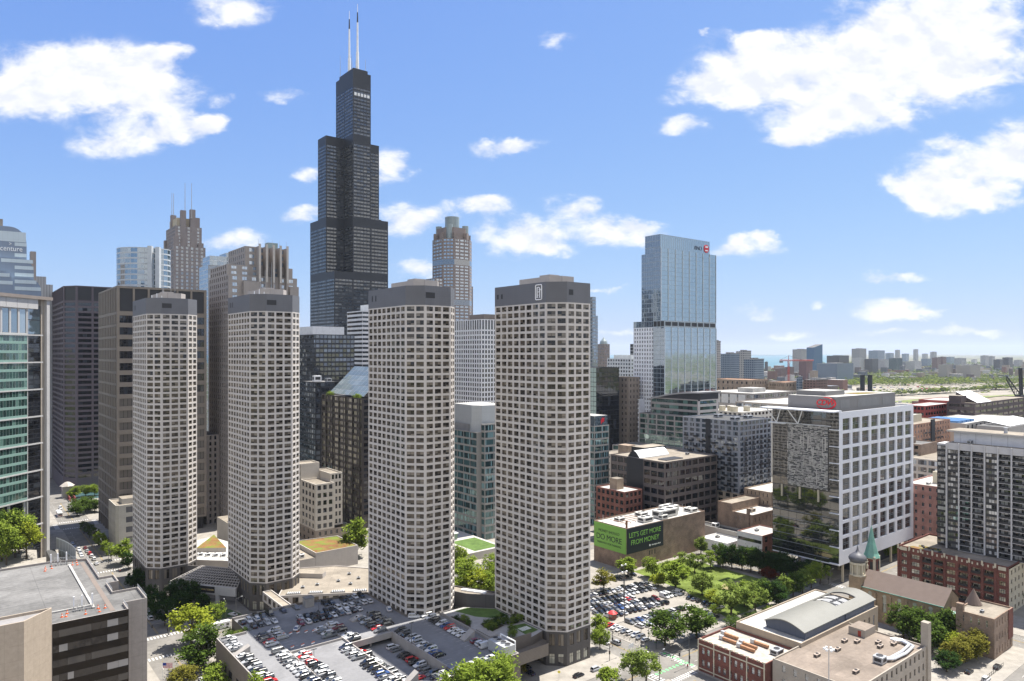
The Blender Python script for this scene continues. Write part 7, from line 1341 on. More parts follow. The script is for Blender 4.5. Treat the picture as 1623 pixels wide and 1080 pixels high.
# --- glass and stone between the lettered octagon and the mirror skyscraper
dg = Bld('dark_green_glass_block', 'plain dark green glass block right of the lettered octagon', 'office block', 444.6, 438.4); dg.boxy(0, 0, 29, 40, 0, 101.7, ST(BLK, glass('dark green glass', (.012,.02,.02), (.018,.028,.027), (.03,.045,.04), refl=.2, tint=(.8,1,.95), jit=.01), MUL_D, cols=12, fh=4.2, wf=.97, hf=.93, rec=.1, mu=.1), ST(BLK, GL_DK, MUL_D, cols=8, fh=4.2, wf=.97, hf=.93, rec=.1, mu=.1), BLK, ROOF_D, .6); dg.finish(100)
bn = Bld('brown_stone_slab', 'narrow brown stone slab between dark green glass and white screened tower', 'tower', 484.7, 437); bn.boxy(0, 0, 15, 20, 0, 92.4, ST(BSD, GL_DK, MUL_D, cols=4, fh=5, wf=.3, hf=.5, rec=.3, mu=1), ST(BSD, GL_DK, MUL_D, cols=3, fh=5, wf=.3, hf=.5, rec=.3, mu=1), BSD, ROOF_T, .6); bn.finish(40)
w2 = Bld('white_grid_block', 'pale block with rows of windows and shallow curved top left of the mirror skyscraper', 'tower', 604, 541); w2.boxy(0, 0, 34, 37, 0, 108, ST(pbr('pale grid', (.55,.57,.58), .6), GL_GREY, MUL_L, cols=9, fh=4.1, wf=.6, hf=.55, rec=.25, mu=.5), ST(pbr('pale grid', (.55,.57,.58), .6), GL_GREY, MUL_L, cols=8, fh=4.1, wf=.6, hf=.55, rec=.25, mu=.5), MUL_L, ROOF_W, .5); mb2 = MB(); mb2.prism([(4,4),(30,4),(30,30),(4,30)], 107.5, 112, MUL_L, ROOF_W); mb2.build('roof_house', w2.o); w2.finish(60)
pt_ = Bld('pink_stone_tower', 'pink brown tower with small pointed cap far behind the lettered octagon', 'tower', 726, 700); pt_.boxy(0, 0, 11, 13, 0, 127, ST(PK, GL_GREY, MUL, cols=4, fh=4.2, wf=.5, hf=.55, rec=.25, mu=.5), ST(PK, GL_GREY, MUL, cols=4, fh=4.2, wf=.5, hf=.55, rec=.25, mu=.5), PK, ROOF_G); mb2 = MB(); mb2.lathe([(6,127),(5,131),(2.5,134),(.1,137)], 8, DRUM, 5.5, 6.5); mb2.build('cap', pt_.o); pt_.finish(40)
for lab, X, Y, w, h in (('thin blue glass tower just right of the lettered octagon, taller one', 102.5, 900, 6, 186), ('thin blue glass tower just right of the lettered octagon, lower one', 107.5, 920, 6, 163), ('small dark block behind the pale grid block', 158, 900, 10, 126)):
    s, e = SE(X, Y); q = Bld('distant_tower', lab, 'tower', s, e); gq = GL_BL if 'blue' in lab else GL_DK; q.boxy(0, 0, w, w, 0, h, ST(MUL, gq, MUL, cols=2, fh=4.4, wf=.9, hf=.7, rec=.15, mu=.1), ST(MUL, gq, MUL, cols=2, fh=4.4, wf=.9, hf=.7, rec=.15, mu=.1), MUL, ROOF_G); q.finish(30)
# --- office with flat grey roof in the bottom left corner
of = Bld('stone_office', 'stone office with broad grey roof and mirrored window bands in the near left corner', 'office', 0, 0)
CST = pbr('speckled stone panel', (.27,.245,.225), .85, .1, .8, grid=(3.1,4.2,.06), gcol=.7); GL_OF = glass('dark glass painted reflections', (.012,.011,.011), (.05,.047,.044), (.24,.235,.23), refl=.03, ior=1.35, tint=(1,.95,.92), jit=.03, pm=.3, pl=.17, wav=.2)  # pale and black panes: reflections painted into the glass colour
GL_OS = glass('brown mirrored spandrel', (.010,.009,.008), refl=.0, ior=1.3, tint=(1,.85,.72), jit=0, wav=.16)
pol = [(-40,322),(-40,247),(24,247),(44.1,247),(44.1,254.4),(50.8,254.4),(50.8,268.4),(43.2,268.4),(43.2,279.6),(46.8,279.6),(46.8,288.5),(42.3,288.5),(42.3,317.5),(32,322)]
of.tower(pol, 0, 35, [None, None, ST(GL_OS, GL_OF, MUL_D, cols=1, rows=8, wf=.995, hf=.48, sf=.02, rec=.06, mu=.05, us=(.08,.19,.27,.42,.5,.63,.71,.86), bar=.05)], CST, ROOF_G, .8)
CST2 = pbr('sun-toned tan stone panel', (.36,.30,.235), .85, .1, .8, grid=(3.1,4.2,.06), gcol=.75)  # paler copy of the stone, sunlight partly painted into its tan
co = [(-40,247.0),(-40,239),(16.6,239),(23.8,246.3),(23.8,247.0)]; of.tower(co, 0, 40, [], CST2, pbr('corner roof felt', (.22,.21,.205), .95, .2, .3), .8, part='corner_wall', roofname='corner_roof')
mb2 = MB(); mb2.box(35.6,256.5,34.25,36.3,314,34.7,ROOF_W); mb2.box(25,259.6,34.25,35.6,260.2,34.65,ROOF_W); mb2.build('roof_upstand', of.o)
mb2 = MB(); mb2.face([(39.6,250.5,34.26),(41,250.5,34.26),(41,316,34.26),(39.6,316,34.26)], pbr('brown roof walkway', (.17,.14,.12), .95)); mb2.build('roof_walkway', of.o)
for k, (p, q) in enumerate(((pol[3],pol[4]),(pol[5],pol[6]),(pol[7],pol[8]),(pol[11],pol[12]),(pol[12],pol[13]))):
    mb2 = MB(); p = Vector(p); q = Vector(q); d = (q-p); L = d.length; d.normalize()
    mb2.tube((p.x-.2,p.y,36.0),(q.x-.2,q.y,36.0),.05,GALV,4); mb2.tube((p.x-.2,p.y,35.5),(q.x-.2,q.y,35.5),.04,GALV,4)
    for j in range(int(L/2)+1): c = p + d*min(j*2, L); mb2.tube((c.x-.2,c.y,34.9),(c.x-.2,c.y,36.0),.05,GALV,4)
    mb2.build('roof_railing', of.o)
of.finish(100)
for nm, s, e in (('far edge', 33.2, 317), ('near edge', 33.5, 257.6)):
    ag = Bld('antenna_group', f'white cellular antenna rods on a steel frame at the roof\'s {nm}', 'antenna', s, e, z=34.25)
    mb2 = MB(); mb2.box(-3.2,-.9,.3,2.6,-.7,.5,STEEL); mb2.box(-3.2,.7,.3,2.6,.9,.5,STEEL)
    for k in range(4): mb2.box(-3+k*1.7,-.9,0,-2.8+k*1.7,.9,.3,STEEL)
    for k in range(3): mb2.tube((-2.4+k*2,-.8,.4),(-1.4+k*2,.8,1.6),.08,STEEL,4)
    mb2.build('frame', ag.o)
    for x in (-2.8,-.6,2.2): mb2 = MB(); mb2.tube((x,0,.4),(x,0,1.6),.1,STEEL,5); mb2.box(x-.22,-.18,1.4,x+.22,.18,4.6,WHITEM); mb2.build('antenna', ag.o)
CON = pbr('cone orange', (.65,.13,.03), .6)
cmb = MB(); cmb.lathe([(.24,.05),(.2,.35)], 8, CON); cmb.lathe([(.2,.35),(.16,.6)], 8, WHITEM); cmb.lathe([(.16,.6),(.05,1.15)], 8, CON); cone_me = cmb.mesh('cone_body'); cb2 = MB(); cb2.box(-.34,-.34,0,.34,.34,.05,CON); cone_b = cb2.mesh('base')
for k, (s, e) in enumerate([(28.4,314),(28.0,311.5),(30.3,313.6),(37,314),(38.6,316.3),(38.4,313),(28.8,256.5),(28.2,253.8),(27.2,254.2),(37,255.6),(38.8,254.8),(36.9,252.2),(33.2,252.6)]):
    o = thing('traffic_cone', f'orange traffic cone, {ORD[k]} of the roof cones counted from the far edge', 'traffic cone', W(s, e, 34.26), 0, 'orange cones on the office roof'); o.scale = (1.1,1.1,1.1); link('cone_body', cone_me, o); link('base', cone_b, o)
for k in range(9): 
    s, e = [(92,252.4),(94.5,251),(97,250),(99.5,249.2),(102,248),(104.5,247),(93,238),(96.5,237.6),(100,237)][k]
    o = thing('barricade', f'orange and white barricade, {ORD[k]} along the closed deck aisle', 'barricade', W(s, e, ZD), GA + .3, 'barricades on the deck'); mb2 = MB(); mb2.box(-.7,-.04,.5,.7,.04,.85,WHITEM); mb2.build('board', o); mb2 = MB(); mb2.box(-.7,-.04,1.0,.7,.04,1.2,CON); mb2.build('board', o)
    for x in (-.6,.6): mb2 = MB(); mb2.box(x-.05,-.25,0,x+.05,.25,.06,STEEL); mb2.box(x-.04,-.03,.06,x+.04,.03,1.2,STEEL); mb2.build('leg', o)
# ------------------------------------------------------------------ the far city, right of the mirror skyscraper
FW = {'bluegrey': far_wall('far blue grey wall', (.22,.26,.30), (.07,.11,.16), 3.2, 3.3, .7, .66), 'grey': far_wall('far grey wall', (.36,.35,.33), (.10,.11,.13), 4, 3.3, .55, .5), 'pale': far_wall('far pale wall', (.5,.49,.47), (.16,.17,.18), 4.2, 3.4, .6, .5), 'blue': far_wall('far blue glass', (.10,.18,.27), (.06,.13,.22), 3, 3.6, .85, .85, .25),
      'brown': far_wall('far brown wall', (.20,.13,.11), (.07,.06,.06), 4, 3.4, .5, .5), 'maroon': far_wall('far maroon wall', (.17,.085,.08), (.06,.05,.055), 5, 3.3, .45, .55), 'dark': far_wall('far dark wall', (.11,.105,.105), (.05,.055,.06), 3.6, 3.3, .6, .55), 'beige': far_wall('far beige wall', (.34,.31,.27), (.30,.27,.24), 6, 3.5, .3, .3), 'green': far_wall('far green glass', (.11,.14,.14), (.05,.08,.08), 3.2, 3.3, .75, .7), 'tan': far_wall('far tan wall', (.33,.26,.20), (.10,.09,.08), 4, 3.4, .5, .5)}
def far(px0, px1, top, Y, mat, label, dep=None, kind='tower', extra=0.0, cat=None):
    X = ((px0 + px1) / 2 - CXP) / FPX * Y; wpx = (px1 - px0) / FPX * Y; h = HC - (top - HYP) * Y / FPX
    al = math.atan2(X, Y); ca, sa = abs(math.cos(GA - (-al))), abs(math.sin(GA + al)); d = dep or wpx * .62; w = max(4.0, (wpx - d * sa) / max(ca, .3)) if wpx > d * sa + 4 else wpx * .7
    s, e = SE(X, Y); mb = MB(); mb.box(-w/2, -d/2, 0, w/2, d/2, h, FW[mat], ROOF_G); mb.box(-w*.2, -d*.2, h, w*.25, d*.25, h + max(2.5, extra), FW['grey'] if mat != 'pale' else FW['pale'], ROOF_G)
    mb.box(-w/2-.3, -d/2-.3, h-.02, w/2+.3, -d/2+.5, h+1.2, STEEL); o = mb.build({'tower': 'distant_tower', 'block': 'distant_block'}[kind]); o.location = (X, Y, 0); o.rotation_euler = (0, 0, GA); tag(o, label, cat or ('tower' if kind == 'tower' else 'building')); return o
for a in [(1132,1142,542,1000,'grey','grey slab tower touching the mirror skyscraper\'s right edge'),(1143,1171,561,1100,'bluegrey','blue grey glass tower, first group right of the mirror skyscraper'),(1167,1190,557,1300,'grey','grey concrete tower rising behind the first blue grey glass tower'),(1180,1210,570,1050,'bluegrey','broad blue grey glass block left of the lake view'),(1257,1281,554,3577,'grey','pale grey tower beside the sloping topped blue tower'),(1267,1287,573,2600,'maroon','dark red tower with pale stripes before the sloping blue tower'),(1229,1246,584,2800,'brown','left one of two brown blocks below the red crane'),(1244,1258,582,2850,'brown','right one of two brown blocks below the red crane'),(1312,1344,564,3300,'dark','dark brown flat block right of the sloping blue tower'),(1297,1350,576,2700,'bluegrey','wide blue grey apartment block in front of the dark brown one'),(1351,1372,553,3800,'grey','tall grey tower with red stripe at its top'),(1352,1371,568,3700,'pale','pale lower tower standing before the red striped one'),(1372,1391,569,3700,'dark','dark square tower right of the red striped one'),(1378,1401,556,6000,'bluegrey','hazy blue grey pair on the skyline beyond the dark square tower'),(1392,1410,570,4800,'grey','low grey tower between dark square and green ones'),(1410,1429,568,4000,'green','dark green glass tower standing alone mid skyline'),(1419,1426,555,7000,'grey','slim hazy tower on the skyline above the green one'),(1437,1459,573,4000,'pale','pale white slab right of the green tower'),(1448,1455,554,7000,'grey','tallest slim hazy tower on the skyline right of the green one'),(1461,1475,569,5500,'bluegrey','hazy blue grey block behind the blank beige one'),(1475,1484,558,6500,'grey','hazy grey tower far behind the brown pair'),(1478,1490,567,4100,'brown','left tower of the brown pair above the blank beige block'),(1488,1499,566,4150,'brown','right tower of the brown pair above the blank beige block'),(1489,1509,578,3000,'beige','nearly windowless square beige block'),(1518,1551,579,3000,'beige','nearly windowless wide beige block'),(1514,1530,568,5500,'grey','hazy grey block above the wide beige one'),(1555,1566,564,5500,'grey','hazy grey block left of the dark twin towers, taller'),(1567,1576,565,5600,'grey','hazy grey block left of the dark twin towers, slimmer'),(1576,1590,570,4150,'dark','left one of the dark twin towers at the right edge'),(1590,1604,567,4200,'dark','right one of the dark twin towers at the right edge'),(1212,1217,574,3500,'dark','small dark block standing before the lake water'),(1284,1296,588,2500,'tan','low tan block right of the dark red striped tower'),(1540,1548,570,7000,'pale','tiny pale block on the far right skyline'),(1404,1416,560,7500,'bluegrey','faint blue grey block low on the far skyline'),(1430,1440,561,8000,'bluegrey','faint second block low on the far skyline'),(1462,1470,561,8200,'grey','faint third block low on the far skyline'),(1500,1512,566,7000,'bluegrey','faint blue block on the right skyline'),(1608,1620,571,5200,'grey','hazy grey block at the right picture edge'),(1262,1272,598,900,'bluegrey','blue grey loft block before the rail land, left'),(1275,1310,602,900,'brown','brown loft block before the rail land, right of the beige parapet')]:
    far(*a, kind='tower' if a[1] - a[0] < 26 else 'block')
X, Y = (1291 - CXP) / FPX * 3000, 3000; mb = MB(); pts = [(-24,-20),(24,-20),(24,20),(-24,20)]; hs = [136, 150, 150, 136]
for j in range(4): a, c = pts[j], pts[(j+1)%4]; mb.face([(a[0],a[1],0),(c[0],c[1],0),(c[0],c[1],hs[(j+1)%4]),(a[0],a[1],hs[j])], FW['blue'])
mb.face([(*p, h) for p, h in zip(pts, hs)], ROOF_G); o = mb.build('distant_tower'); o.location = (X, Y, 0); o.rotation_euler = (0,0,GA - .3); tag(o, 'blue glass tower with a sloping top beside the lake', 'tower')
mb = MB()
# tower crane
cr_ = thing('tower_crane', 'red tower crane with long jib before the sloping blue tower', 'crane', ((1250-CXP)/FPX*1100, 1100, 0), .15); CR = pbr('crane red', (.40,.08,.07), .6)
mb = MB()
for sx in (-1,1):
    for sy in (-1,1): mb.tube((sx,sy,40),(sx,sy,102),.3,CR,4)
for k in range(14): mb.tube((-1,-1,40+k*4.4),(1,-1,44.4+k*4.4),.18,CR,4); mb.tube((-1,1,44.4+k*4.4),(-1,-1,40+k*4.4),.18,CR,4)
mb.box(-2,-2,0,2,2,40,CR); mb.build('mast', cr_); mb = MB(); mb.tube((-15,0,102),(42,0,102),.5,CR,4); mb.tube((-15,0,103.6),(42,0,103.2),.4,CR,4)
for k in range(19): mb.tube((-15+k*3,0,102),(-13.5+k*3,0,103.5),.2,CR,4)
mb.build('jib', cr_); mb = MB(); mb.box(-15,-1,99,-10,1,102,STEEL); mb.build('counterweight', cr_); mb = MB(); mb.box(-.6,-2.6,99,1.6,-1,101.6,WHITEM); mb.build('cab', cr_); mb = MB(); mb.tube((0,0,103),(0,0,110),.5,CR,4); mb.tube((0,0,110),(25,0,103.4),.15,DARKM,4); mb.tube((0,0,110),(-14,0,103.4),.15,DARKM,4); mb.build('apex', cr_)
# chimneys
for k, (px, r) in enumerate(((1367,2.7),(1379,2.7))):
    o = thing('smokestack', f'dark chimney stack beyond the raised glass office, {"left" if k == 0 else "right"} of two', 'chimney', ((px-CXP)/FPX*900, 900, 0), 0, 'dark chimney stacks'); mb = MB(); mb.cyl(0,0,0,85,r*1.15,r,16,pbr('stack dark',(.04,.045,.055),.7)); mb.build('shaft', o); mb = MB(); mb.cyl(0,0,85,86.5,r*1.12,r*1.12,16,DARKM); mb.build('rim', o)
o = thing('power_house', 'low dark power house at the foot of the two chimney stacks', 'building', ((1372-CXP)/FPX*895, 893, 0), GA); mb = MB(); mb.box(-22,-10,0,22,10,62,FW['dark'],ROOF_D); mb.build('wall', o)
for k in range(4): mb = MB(); mb.cyl(-16+k*4.5,4,62,71,.9,.9,8,DARKM); mb.build('vent_pipe', o)
# raised lift bridge at the right edge
lb = thing('lift_bridge', 'dark raised railway bridge truss at the right picture edge', 'bridge', ((1618-CXP)/FPX*1050, 1050, 0), .35); LBM = pbr('bridge black', (.03,.03,.035), .7)
mb = MB(); mb.tube((0,0,30),(-3,0,92),1.6,LBM,6); mb.tube((4,0,30),(1,0,92),1.6,LBM,6)
mb.box(-6,-5,0,14,5,52,LBM); mb.build('tower', lb); mb = MB(); A0, A1, B0, B1 = Vector((0,0,52)), Vector((-30,0,80)), Vector((-5,0,42)), Vector((-31,0,76))
mb.tube(A0,A1,.9,LBM,5); mb.tube(B0,B1,.9,LBM,5)
for k in range(9): t = k/8; mb.tube(A0.lerp(A1,t), B0.lerp(B1,t), .45, LBM, 4); mb.tube(A0.lerp(A1,t), B0.lerp(B1,min(1,t+.12)), .4, LBM, 4)
mb.build('truss_leaf', lb)
# far low roofs, and the tree cover between them: masses nobody could count
fr_ = random.Random(21); mb = MB(); pal = [pbr('far brick', (.20,.115,.09), .9), pbr('far brown roof', (.15,.12,.105), .9), pbr('far grey block', (.30,.29,.28), .9), pbr('far pale block', (.46,.44,.41), .9), pbr('far slate', (.13,.14,.155), .9), pbr('far tan block', (.31,.25,.19), .9)]
def clear(s, e):
    w = W(s, e); px = CXP + FPX*w.x/w.y; py = HYP + FPX*HC/w.y
    return not (1335 < px and 604 < py < 650)
n = 0
while n < 6500:
    Y = 900 + 5600 * fr_.random() ** 1.5; X = Y * fr_.uniform(.10, .80)
    if X < .44 * Y and Y > 4600: continue
    s, e = SE(X, Y)
    if not clear(s, e): continue
    w, d, h = fr_.uniform(8, 26), fr_.uniform(8, 34), fr_.choice((5,6,7,8,9,12,14))
    if fr_.random() < .09: w, d, h = w*2, d*1.6, h*1.8
    if Y > 2000 and fr_.random() < .05: h = fr_.uniform(18, 48)
    c = W(s, e); i = len(mb.v); k = mb.mi(fr_.choice(pal)); kt = mb.mi(fr_.choice(pal[1:5]))
    for z in (0, h):
        for dx, dy in ((-w,-d),(w,-d),(w,d),(-w,d)): mb.v.append((c.x + (dx*GC - dy*GS)/2, c.y + (dx*GS + dy*GC)/2, z))
    for f in ((0,1,5,4),(1,2,6,5),(2,3,7,6),(3,0,4,7)): mb.f.append(tuple(i+a for a in f)); mb.m.append(k)
    mb.f.append((i+4,i+5,i+6,i+7)); mb.m.append(kt); n += 1
tag(mb.build('distant_rooftops'), 'far low city roofs spreading to the horizon', 'rooftops', kind='stuff')
mb = MB(); fl_ = [leafmat('far leaves', (.045,.07,.02), (.11,.15,.045)), leafmat('far bright leaves', (.10,.13,.025), (.2,.24,.05))]
n = 0
while n < 7500:
    Y = 1000 + 6500 * fr_.random() ** 1.6; X = Y * fr_.uniform(.20, .80)
    if X < .44 * Y and Y > 4400: continue
    s, e = SE(X, Y)
    if not clear(s, e) and fr_.random() < .97: continue
    if math.sin(s*.004 + 1) * math.cos(e*.005) + fr_.uniform(-.8,.8) < -.1: continue
    c = W(s, e); R_ = fr_.uniform(4, 9) * (1 + Y/7000); m = fl_[0] if fr_.random() < .6 else fl_[1]
    for q in range(9):
        p = Vector((c.x + fr_.gauss(0,.6)*R_, c.y + fr_.gauss(0,.6)*R_, R_*.55 + abs(fr_.gauss(0,.45))*R_)); u = Vector((fr_.uniform(-1,1), fr_.uniform(-1,1), fr_.uniform(-.3,.3))).normalized()*R_*.5; v = u.cross(Vector((fr_.uniform(-.4,.4), fr_.uniform(-.4,.4), 1))).normalized()*R_*.4
        mb.face([p-u, p-v*.8, p+u, p+v*.8], m)
    n += 1
tag(mb.build('distant_tree_cover'), 'far tree cover between the roofs, out to the horizon', 'tree cover', kind='stuff')
# tree belts round the rail land
mb = MB()
for k in range(1500):
    px = fr_.uniform(1335, 1640); py = fr_.choice((600, 603, 606, 609, 612)) + fr_.gauss(0, 1.2) - (px - 1335)*.012 if k % 5 else 626 + fr_.gauss(0, .5) - (px - 1450)*.06
    x_, y_ = gx(px, py); c = Vector((x_, y_, 0)); R_ = fr_.uniform(6, 12); m = fl_[1] if fr_.random() < .6 else fl_[0]
    for q in range(12):
        p = Vector((c.x + fr_.gauss(0,.6)*R_, c.y + fr_.gauss(0,.6)*R_, R_*.6 + abs(fr_.gauss(0,.5))*R_)); u = Vector((fr_.uniform(-1,1), fr_.uniform(-1,1), fr_.uniform(-.3,.3))).normalized()*R_*.45; v = u.cross(Vector((.2, fr_.uniform(-.4,.4), 1))).normalized()*R_*.36
        mb.face([p-u, p-v*.8, p+u, p+v*.8], m)
tag(mb.build('rail_land_trees'), 'long belts of trees around the open rail land', 'tree belt', kind='stuff')
mb = MB(); cl = [CARP[c] for c in ('white','grey','silver','black','blue','red')]
for k in range(420):
    px = fr_.uniform(1360, 1640); x_, y_ = gx(px, fr_.choice((613, 616, 619, 622, 640, 646)) - (px - 1360)*.02); c = Vector((x_, y_, .1)); w, d, h = (4.6,1.9,1.5) if fr_.random() < .85 else (12,2.6,3.6); m = fr_.choice(cl); i = len(mb.v); kk = mb.mi(m)
    for z in (c.z, h):
        for dx, dy in ((-w,-d),(w,-d),(w,d),(-w,d)): mb.v.append((c.x + (dx*GC - dy*GS)/2, c.y + (dx*GS + dy*GC)/2, z))
    for f in ((0,1,5,4),(1,2,6,5),(2,3,7,6),(3,0,4,7),(4,5,6,7)): mb.f.append(tuple(i+a for a in f)); mb.m.append(kk)
tag(mb.build('distant_vehicles'), 'far rows of parked vehicles on the rail land', 'vehicles', kind='stuff')
# downtown infill between the mapped blocks: plain low blocks behind the first rows
# ------------------------------------------------------------------ street furniture and people
POLE = pbr('lamp pole grey', (.10,.10,.10), .5)
def lamp(s, e, hd, label, h=9.5, z=.14, group='street lamps'):
    o = thing('street_lamp', label, 'street lamp', W(s, e, z), hd, group); mb = MB(); mb.tube((0,0,0),(0,0,h),.13,POLE,6,.08); mb.cyl(0,0,0,.5,.25,.2,8,POLE); mb.build('pole', o)
    mb = MB(); mb.tube((0,0,h-.6),(2.4,0,h),.06,POLE,5); ar = mb.build('arm', o); mb = MB(); mb.box(2.0,-.16,h-.06,2.9,.16,h+.12,GALV); mb.build('lamp_head', ar)
for k, (px, py, lab) in enumerate([(1028,1030,'street lamp at the crossing\'s far corner, beside the lot'),(1045,1078,'street lamp at the bottom corner before the two soft trees'),(944,1012,'street lamp on the lot pavement left of the crossing'),(1016,1026,'street lamp beside the lot sign before the big dense trees'),(1092,1052,'street lamp at the red brick school corner'),(267,1007,'street lamp at the entrance island corner'),(331,1066,'street lamp beside the garage wall trees'),(374,985,'street lamp on the entrance drive'),(358,990,'street lamp beside the white delivery truck'),(146,866,'street lamp on the avenue, first from the far crossing'),(161,882,'street lamp on the avenue, second from the far crossing'),(172,893,'street lamp on the avenue, nearest the plaza'),(108,818,'street lamp by the far avenue junction'),(1316,933,'street lamp at the corner before the church towers')]):
    s, e = gp(px, py); lamp(s, e, GA + (0 if k % 2 else math.pi/2), lab, 10 if k < 9 else 9)
for lab, s, e, z, h, nh in (('tall double lamp mast in the middle of the surface lot', 243, 222, .17, 17, 2), ('tall double lamp mast at the lot side nearest the lettered tower', 226, 206, .17, 21, 2), ('tall floodlight mast before the beige school', 212.6, 109.5, .14, 23.2, 6)):
    o = thing('lamp_mast', lab, 'lamp mast', W(s, e, z), GA, None); mb = MB(); mb.tube((0,0,0),(0,0,h),.2,GALV if nh > 2 else POLE,8,.12); mb.build('pole', o)
    for k in range(nh):
        a = k*2*math.pi/nh; mb = MB(); mb.tube((0,0,h),(1.3*math.cos(a),1.3*math.sin(a),h+.1),.06,GALV,4); mb.tube((1.3*math.cos(a),1.3*math.sin(a),h-.2),(1.3*math.cos(a),1.3*math.sin(a),h+.35),.38,WHITEM,8); mb.build('lamp_head', o)
for k, (s, e, z) in enumerate([(91,250,ZD),(91,215,ZD),(126.7,215,ZD),(110.3,256,ZD),(140,256,ZD)]):
    o = thing('deck_lamp', f'slim dark lamp pole on the car park deck, {ORD[k]} counted from the street side', 'lamp pole', W(s, e, z), GA, 'deck lamp poles'); mb = MB(); mb.tube((0,0,.6 if k < 3 else 0),(0,0,8),.11,POLE,6,.08); mb.build('pole', o); mb = MB(); mb.box(-.9,-.18,8,.9,.18,8.2,POLE); mb.build('lamp_head', o)
def signal(s, e, hd, label):
    o = thing('traffic_light', label, 'traffic light', W(s, e, .14), hd, 'traffic lights'); mb = MB(); mb.tube((0,0,0),(0,0,6.2),.11,DARKM,6); mb.tube((0,0,5.9),(6,0,6.3),.08,DARKM,5); ar = mb.build('mast_arm', o)
    for x, z in ((5.8, 5.6), (.05, 3.0)):
        mb = MB(); mb.box(x-.22,-.2,z-.6,x+.22,.2,z+.6,DARKM)
        for j, c in enumerate(((.25,.02,.02),(.25,.18,.02),(.03,.3,.15))): mb.cyl(x,0,0,.01,.01,.01,3,DARKM) if False else mb.box(x-.13,-.24,z+.28-j*.36,x+.13,-.2,z+.5-j*.36,pbr(f'signal lens {j}', c, .4))
        mb.build('signal_head', ar)
for px, py, hd, lab in [(966,1048,GA,'traffic light at the crossing corner below the lettered tower'),(971,1026,GA+1.57,'traffic light on the kerb beside the lettered tower\'s street tree'),(1093,1056,GA+3.14,'traffic light with long arm at the red brick school corner'),(1040,1030,GA-1.57,'traffic light at the lot corner of the crossing'),(266,1010,GA+3.14,'traffic light at the street corner by the entrance island'),(1313,928,GA+3.14,'traffic light with arm before the raised office columns')]:
    s, e = gp(px, py); signal(s, e, hd, lab)
s, e = gp(886, 1079); o = thing('warning_sign', 'yellow diamond warning sign on the pavement before the drive-in', 'road sign', W(s, e, .14), GA - .8); mb = MB(); mb.tube((0,0,0),(0,0,3),.05,GALV,5); mb.build('post', o); mb = MB(); mb.prism([(0,-.04),(.01,-.04),(.01,.04),(0,.04)],2.2,2.21,PAINTY); mb.face([(-.6,-.07,2.9),(0,-.07,2.3),(.6,-.07,2.9),(0,-.07,3.5)], pbr('sign yellow',(.7,.6,.03),.5)); mb.face([(-.6,-.03,2.9),(0,-.03,3.5),(.6,-.03,2.9),(0,-.03,2.3)], GALV); mb.build('sign_plate', o)
s, e = gp(971, 981, .17); o = thing('parking_kiosk', 'small red roofed attendant kiosk in the surface lot', 'kiosk', W(s, e, .17), GA); mb = MB(); mb.box(-1.2,-1.2,0,1.2,1.2,2.5,pbr('kiosk brown',(.22,.09,.06),.7)); mb.build('wall', o); mb = MB(); mb.lathe([(2.2,2.5),(1.4,3.1),(.3,3.5)],8,pbr('kiosk red',(.5,.03,.03),.5)); mb.build('roof', o); mb = MB(); mb.box(-1.25,-.8,1.0,-1.2,.8,2.1,CARG); mb.build('window', o)
fg = thing('flagpole', 'flagpole with striped flag at the bottom of the left street', 'flagpole', W(57, 262, .14), .5); mb = MB(); mb.tube((0,0,0),(0,0,9.6),.07,WHITEM,6,.04); mb.lathe([(.12,9.6),(.12,9.75),(.02,9.8)],8,PAINTY); mb.build('pole', fg)
mb = MB(); FRD, FBL = pbr('flag red',(.5,.03,.04),.8), pbr('flag blue',(.03,.05,.25),.8)
for j in range(13):
    for i in range(8):
        x0, x1 = .1 + i*.38, .1 + (i+1)*.38; f = lambda x: .12*math.sin(x*2.4); dz = lambda x: -.22*x; z1 = 9.3 - j*.135; m = FBL if (j < 7 and i < 3) else (FRD if j % 2 == 0 else WHITEM)
        mb.face([(x0,f(x0),z1-.135+dz(x0)),(x1,f(x1),z1-.135+dz(x1)),(x1,f(x1),z1+dz(x1)),(x0,f(x0),z1+dz(x0))], m)
mb.build('flag', fg)
for k, (px, py) in enumerate([(1000,1032),(1008,1052)]):
    s, e = gp(px, py); lab = ['blank white sign board at the lot corner','small white notice board beside the crossing'][k]; o = thing('sign_board', lab, 'sign', W(s, e, .14), GA); mb = MB(); mb.tube((-1,0,0),(-1,0,2.6),.06,GALV,5); mb.tube((1,0,0),(1,0,2.6),.06,GALV,5); mb.build('post', o); mb = MB(); mb.box(-1.4,-.08,1.2,1.4,-.03,2.7,WHITEM); mb.build('panel', o)
fn = thing('fence', 'dark low railing along the street edge of the surface lot', 'fence', W(212.6, 182, .14), GA); mb = MB(); mb.box(-.04,0,.9,.04,96,1.0,DARKM); mb.box(-.04,0,.35,.04,96,.42,DARKM); mb.build('rail', fn)
for k in range(33): mb = MB(); mb.box(-.06,k*3-.06,0,.06,k*3+.06,1.1,DARKM); mb.build('post', fn)
fn = thing('fence', 'dark railing around the olive trees of the rectory garden', 'fence', W(268, 90, .14), GA); mb = MB(); mb.box(0,-.04,1.2,34,.04,1.3,DARKM); mb.box(0,-.04,.3,34,.04,.4,DARKM); mb.build('rail', fn)
for k in range(18): mb = MB(); mb.box(k*2-.05,-.05,0,k*2+.05,.05,1.4,DARKM); mb.build('post', fn)
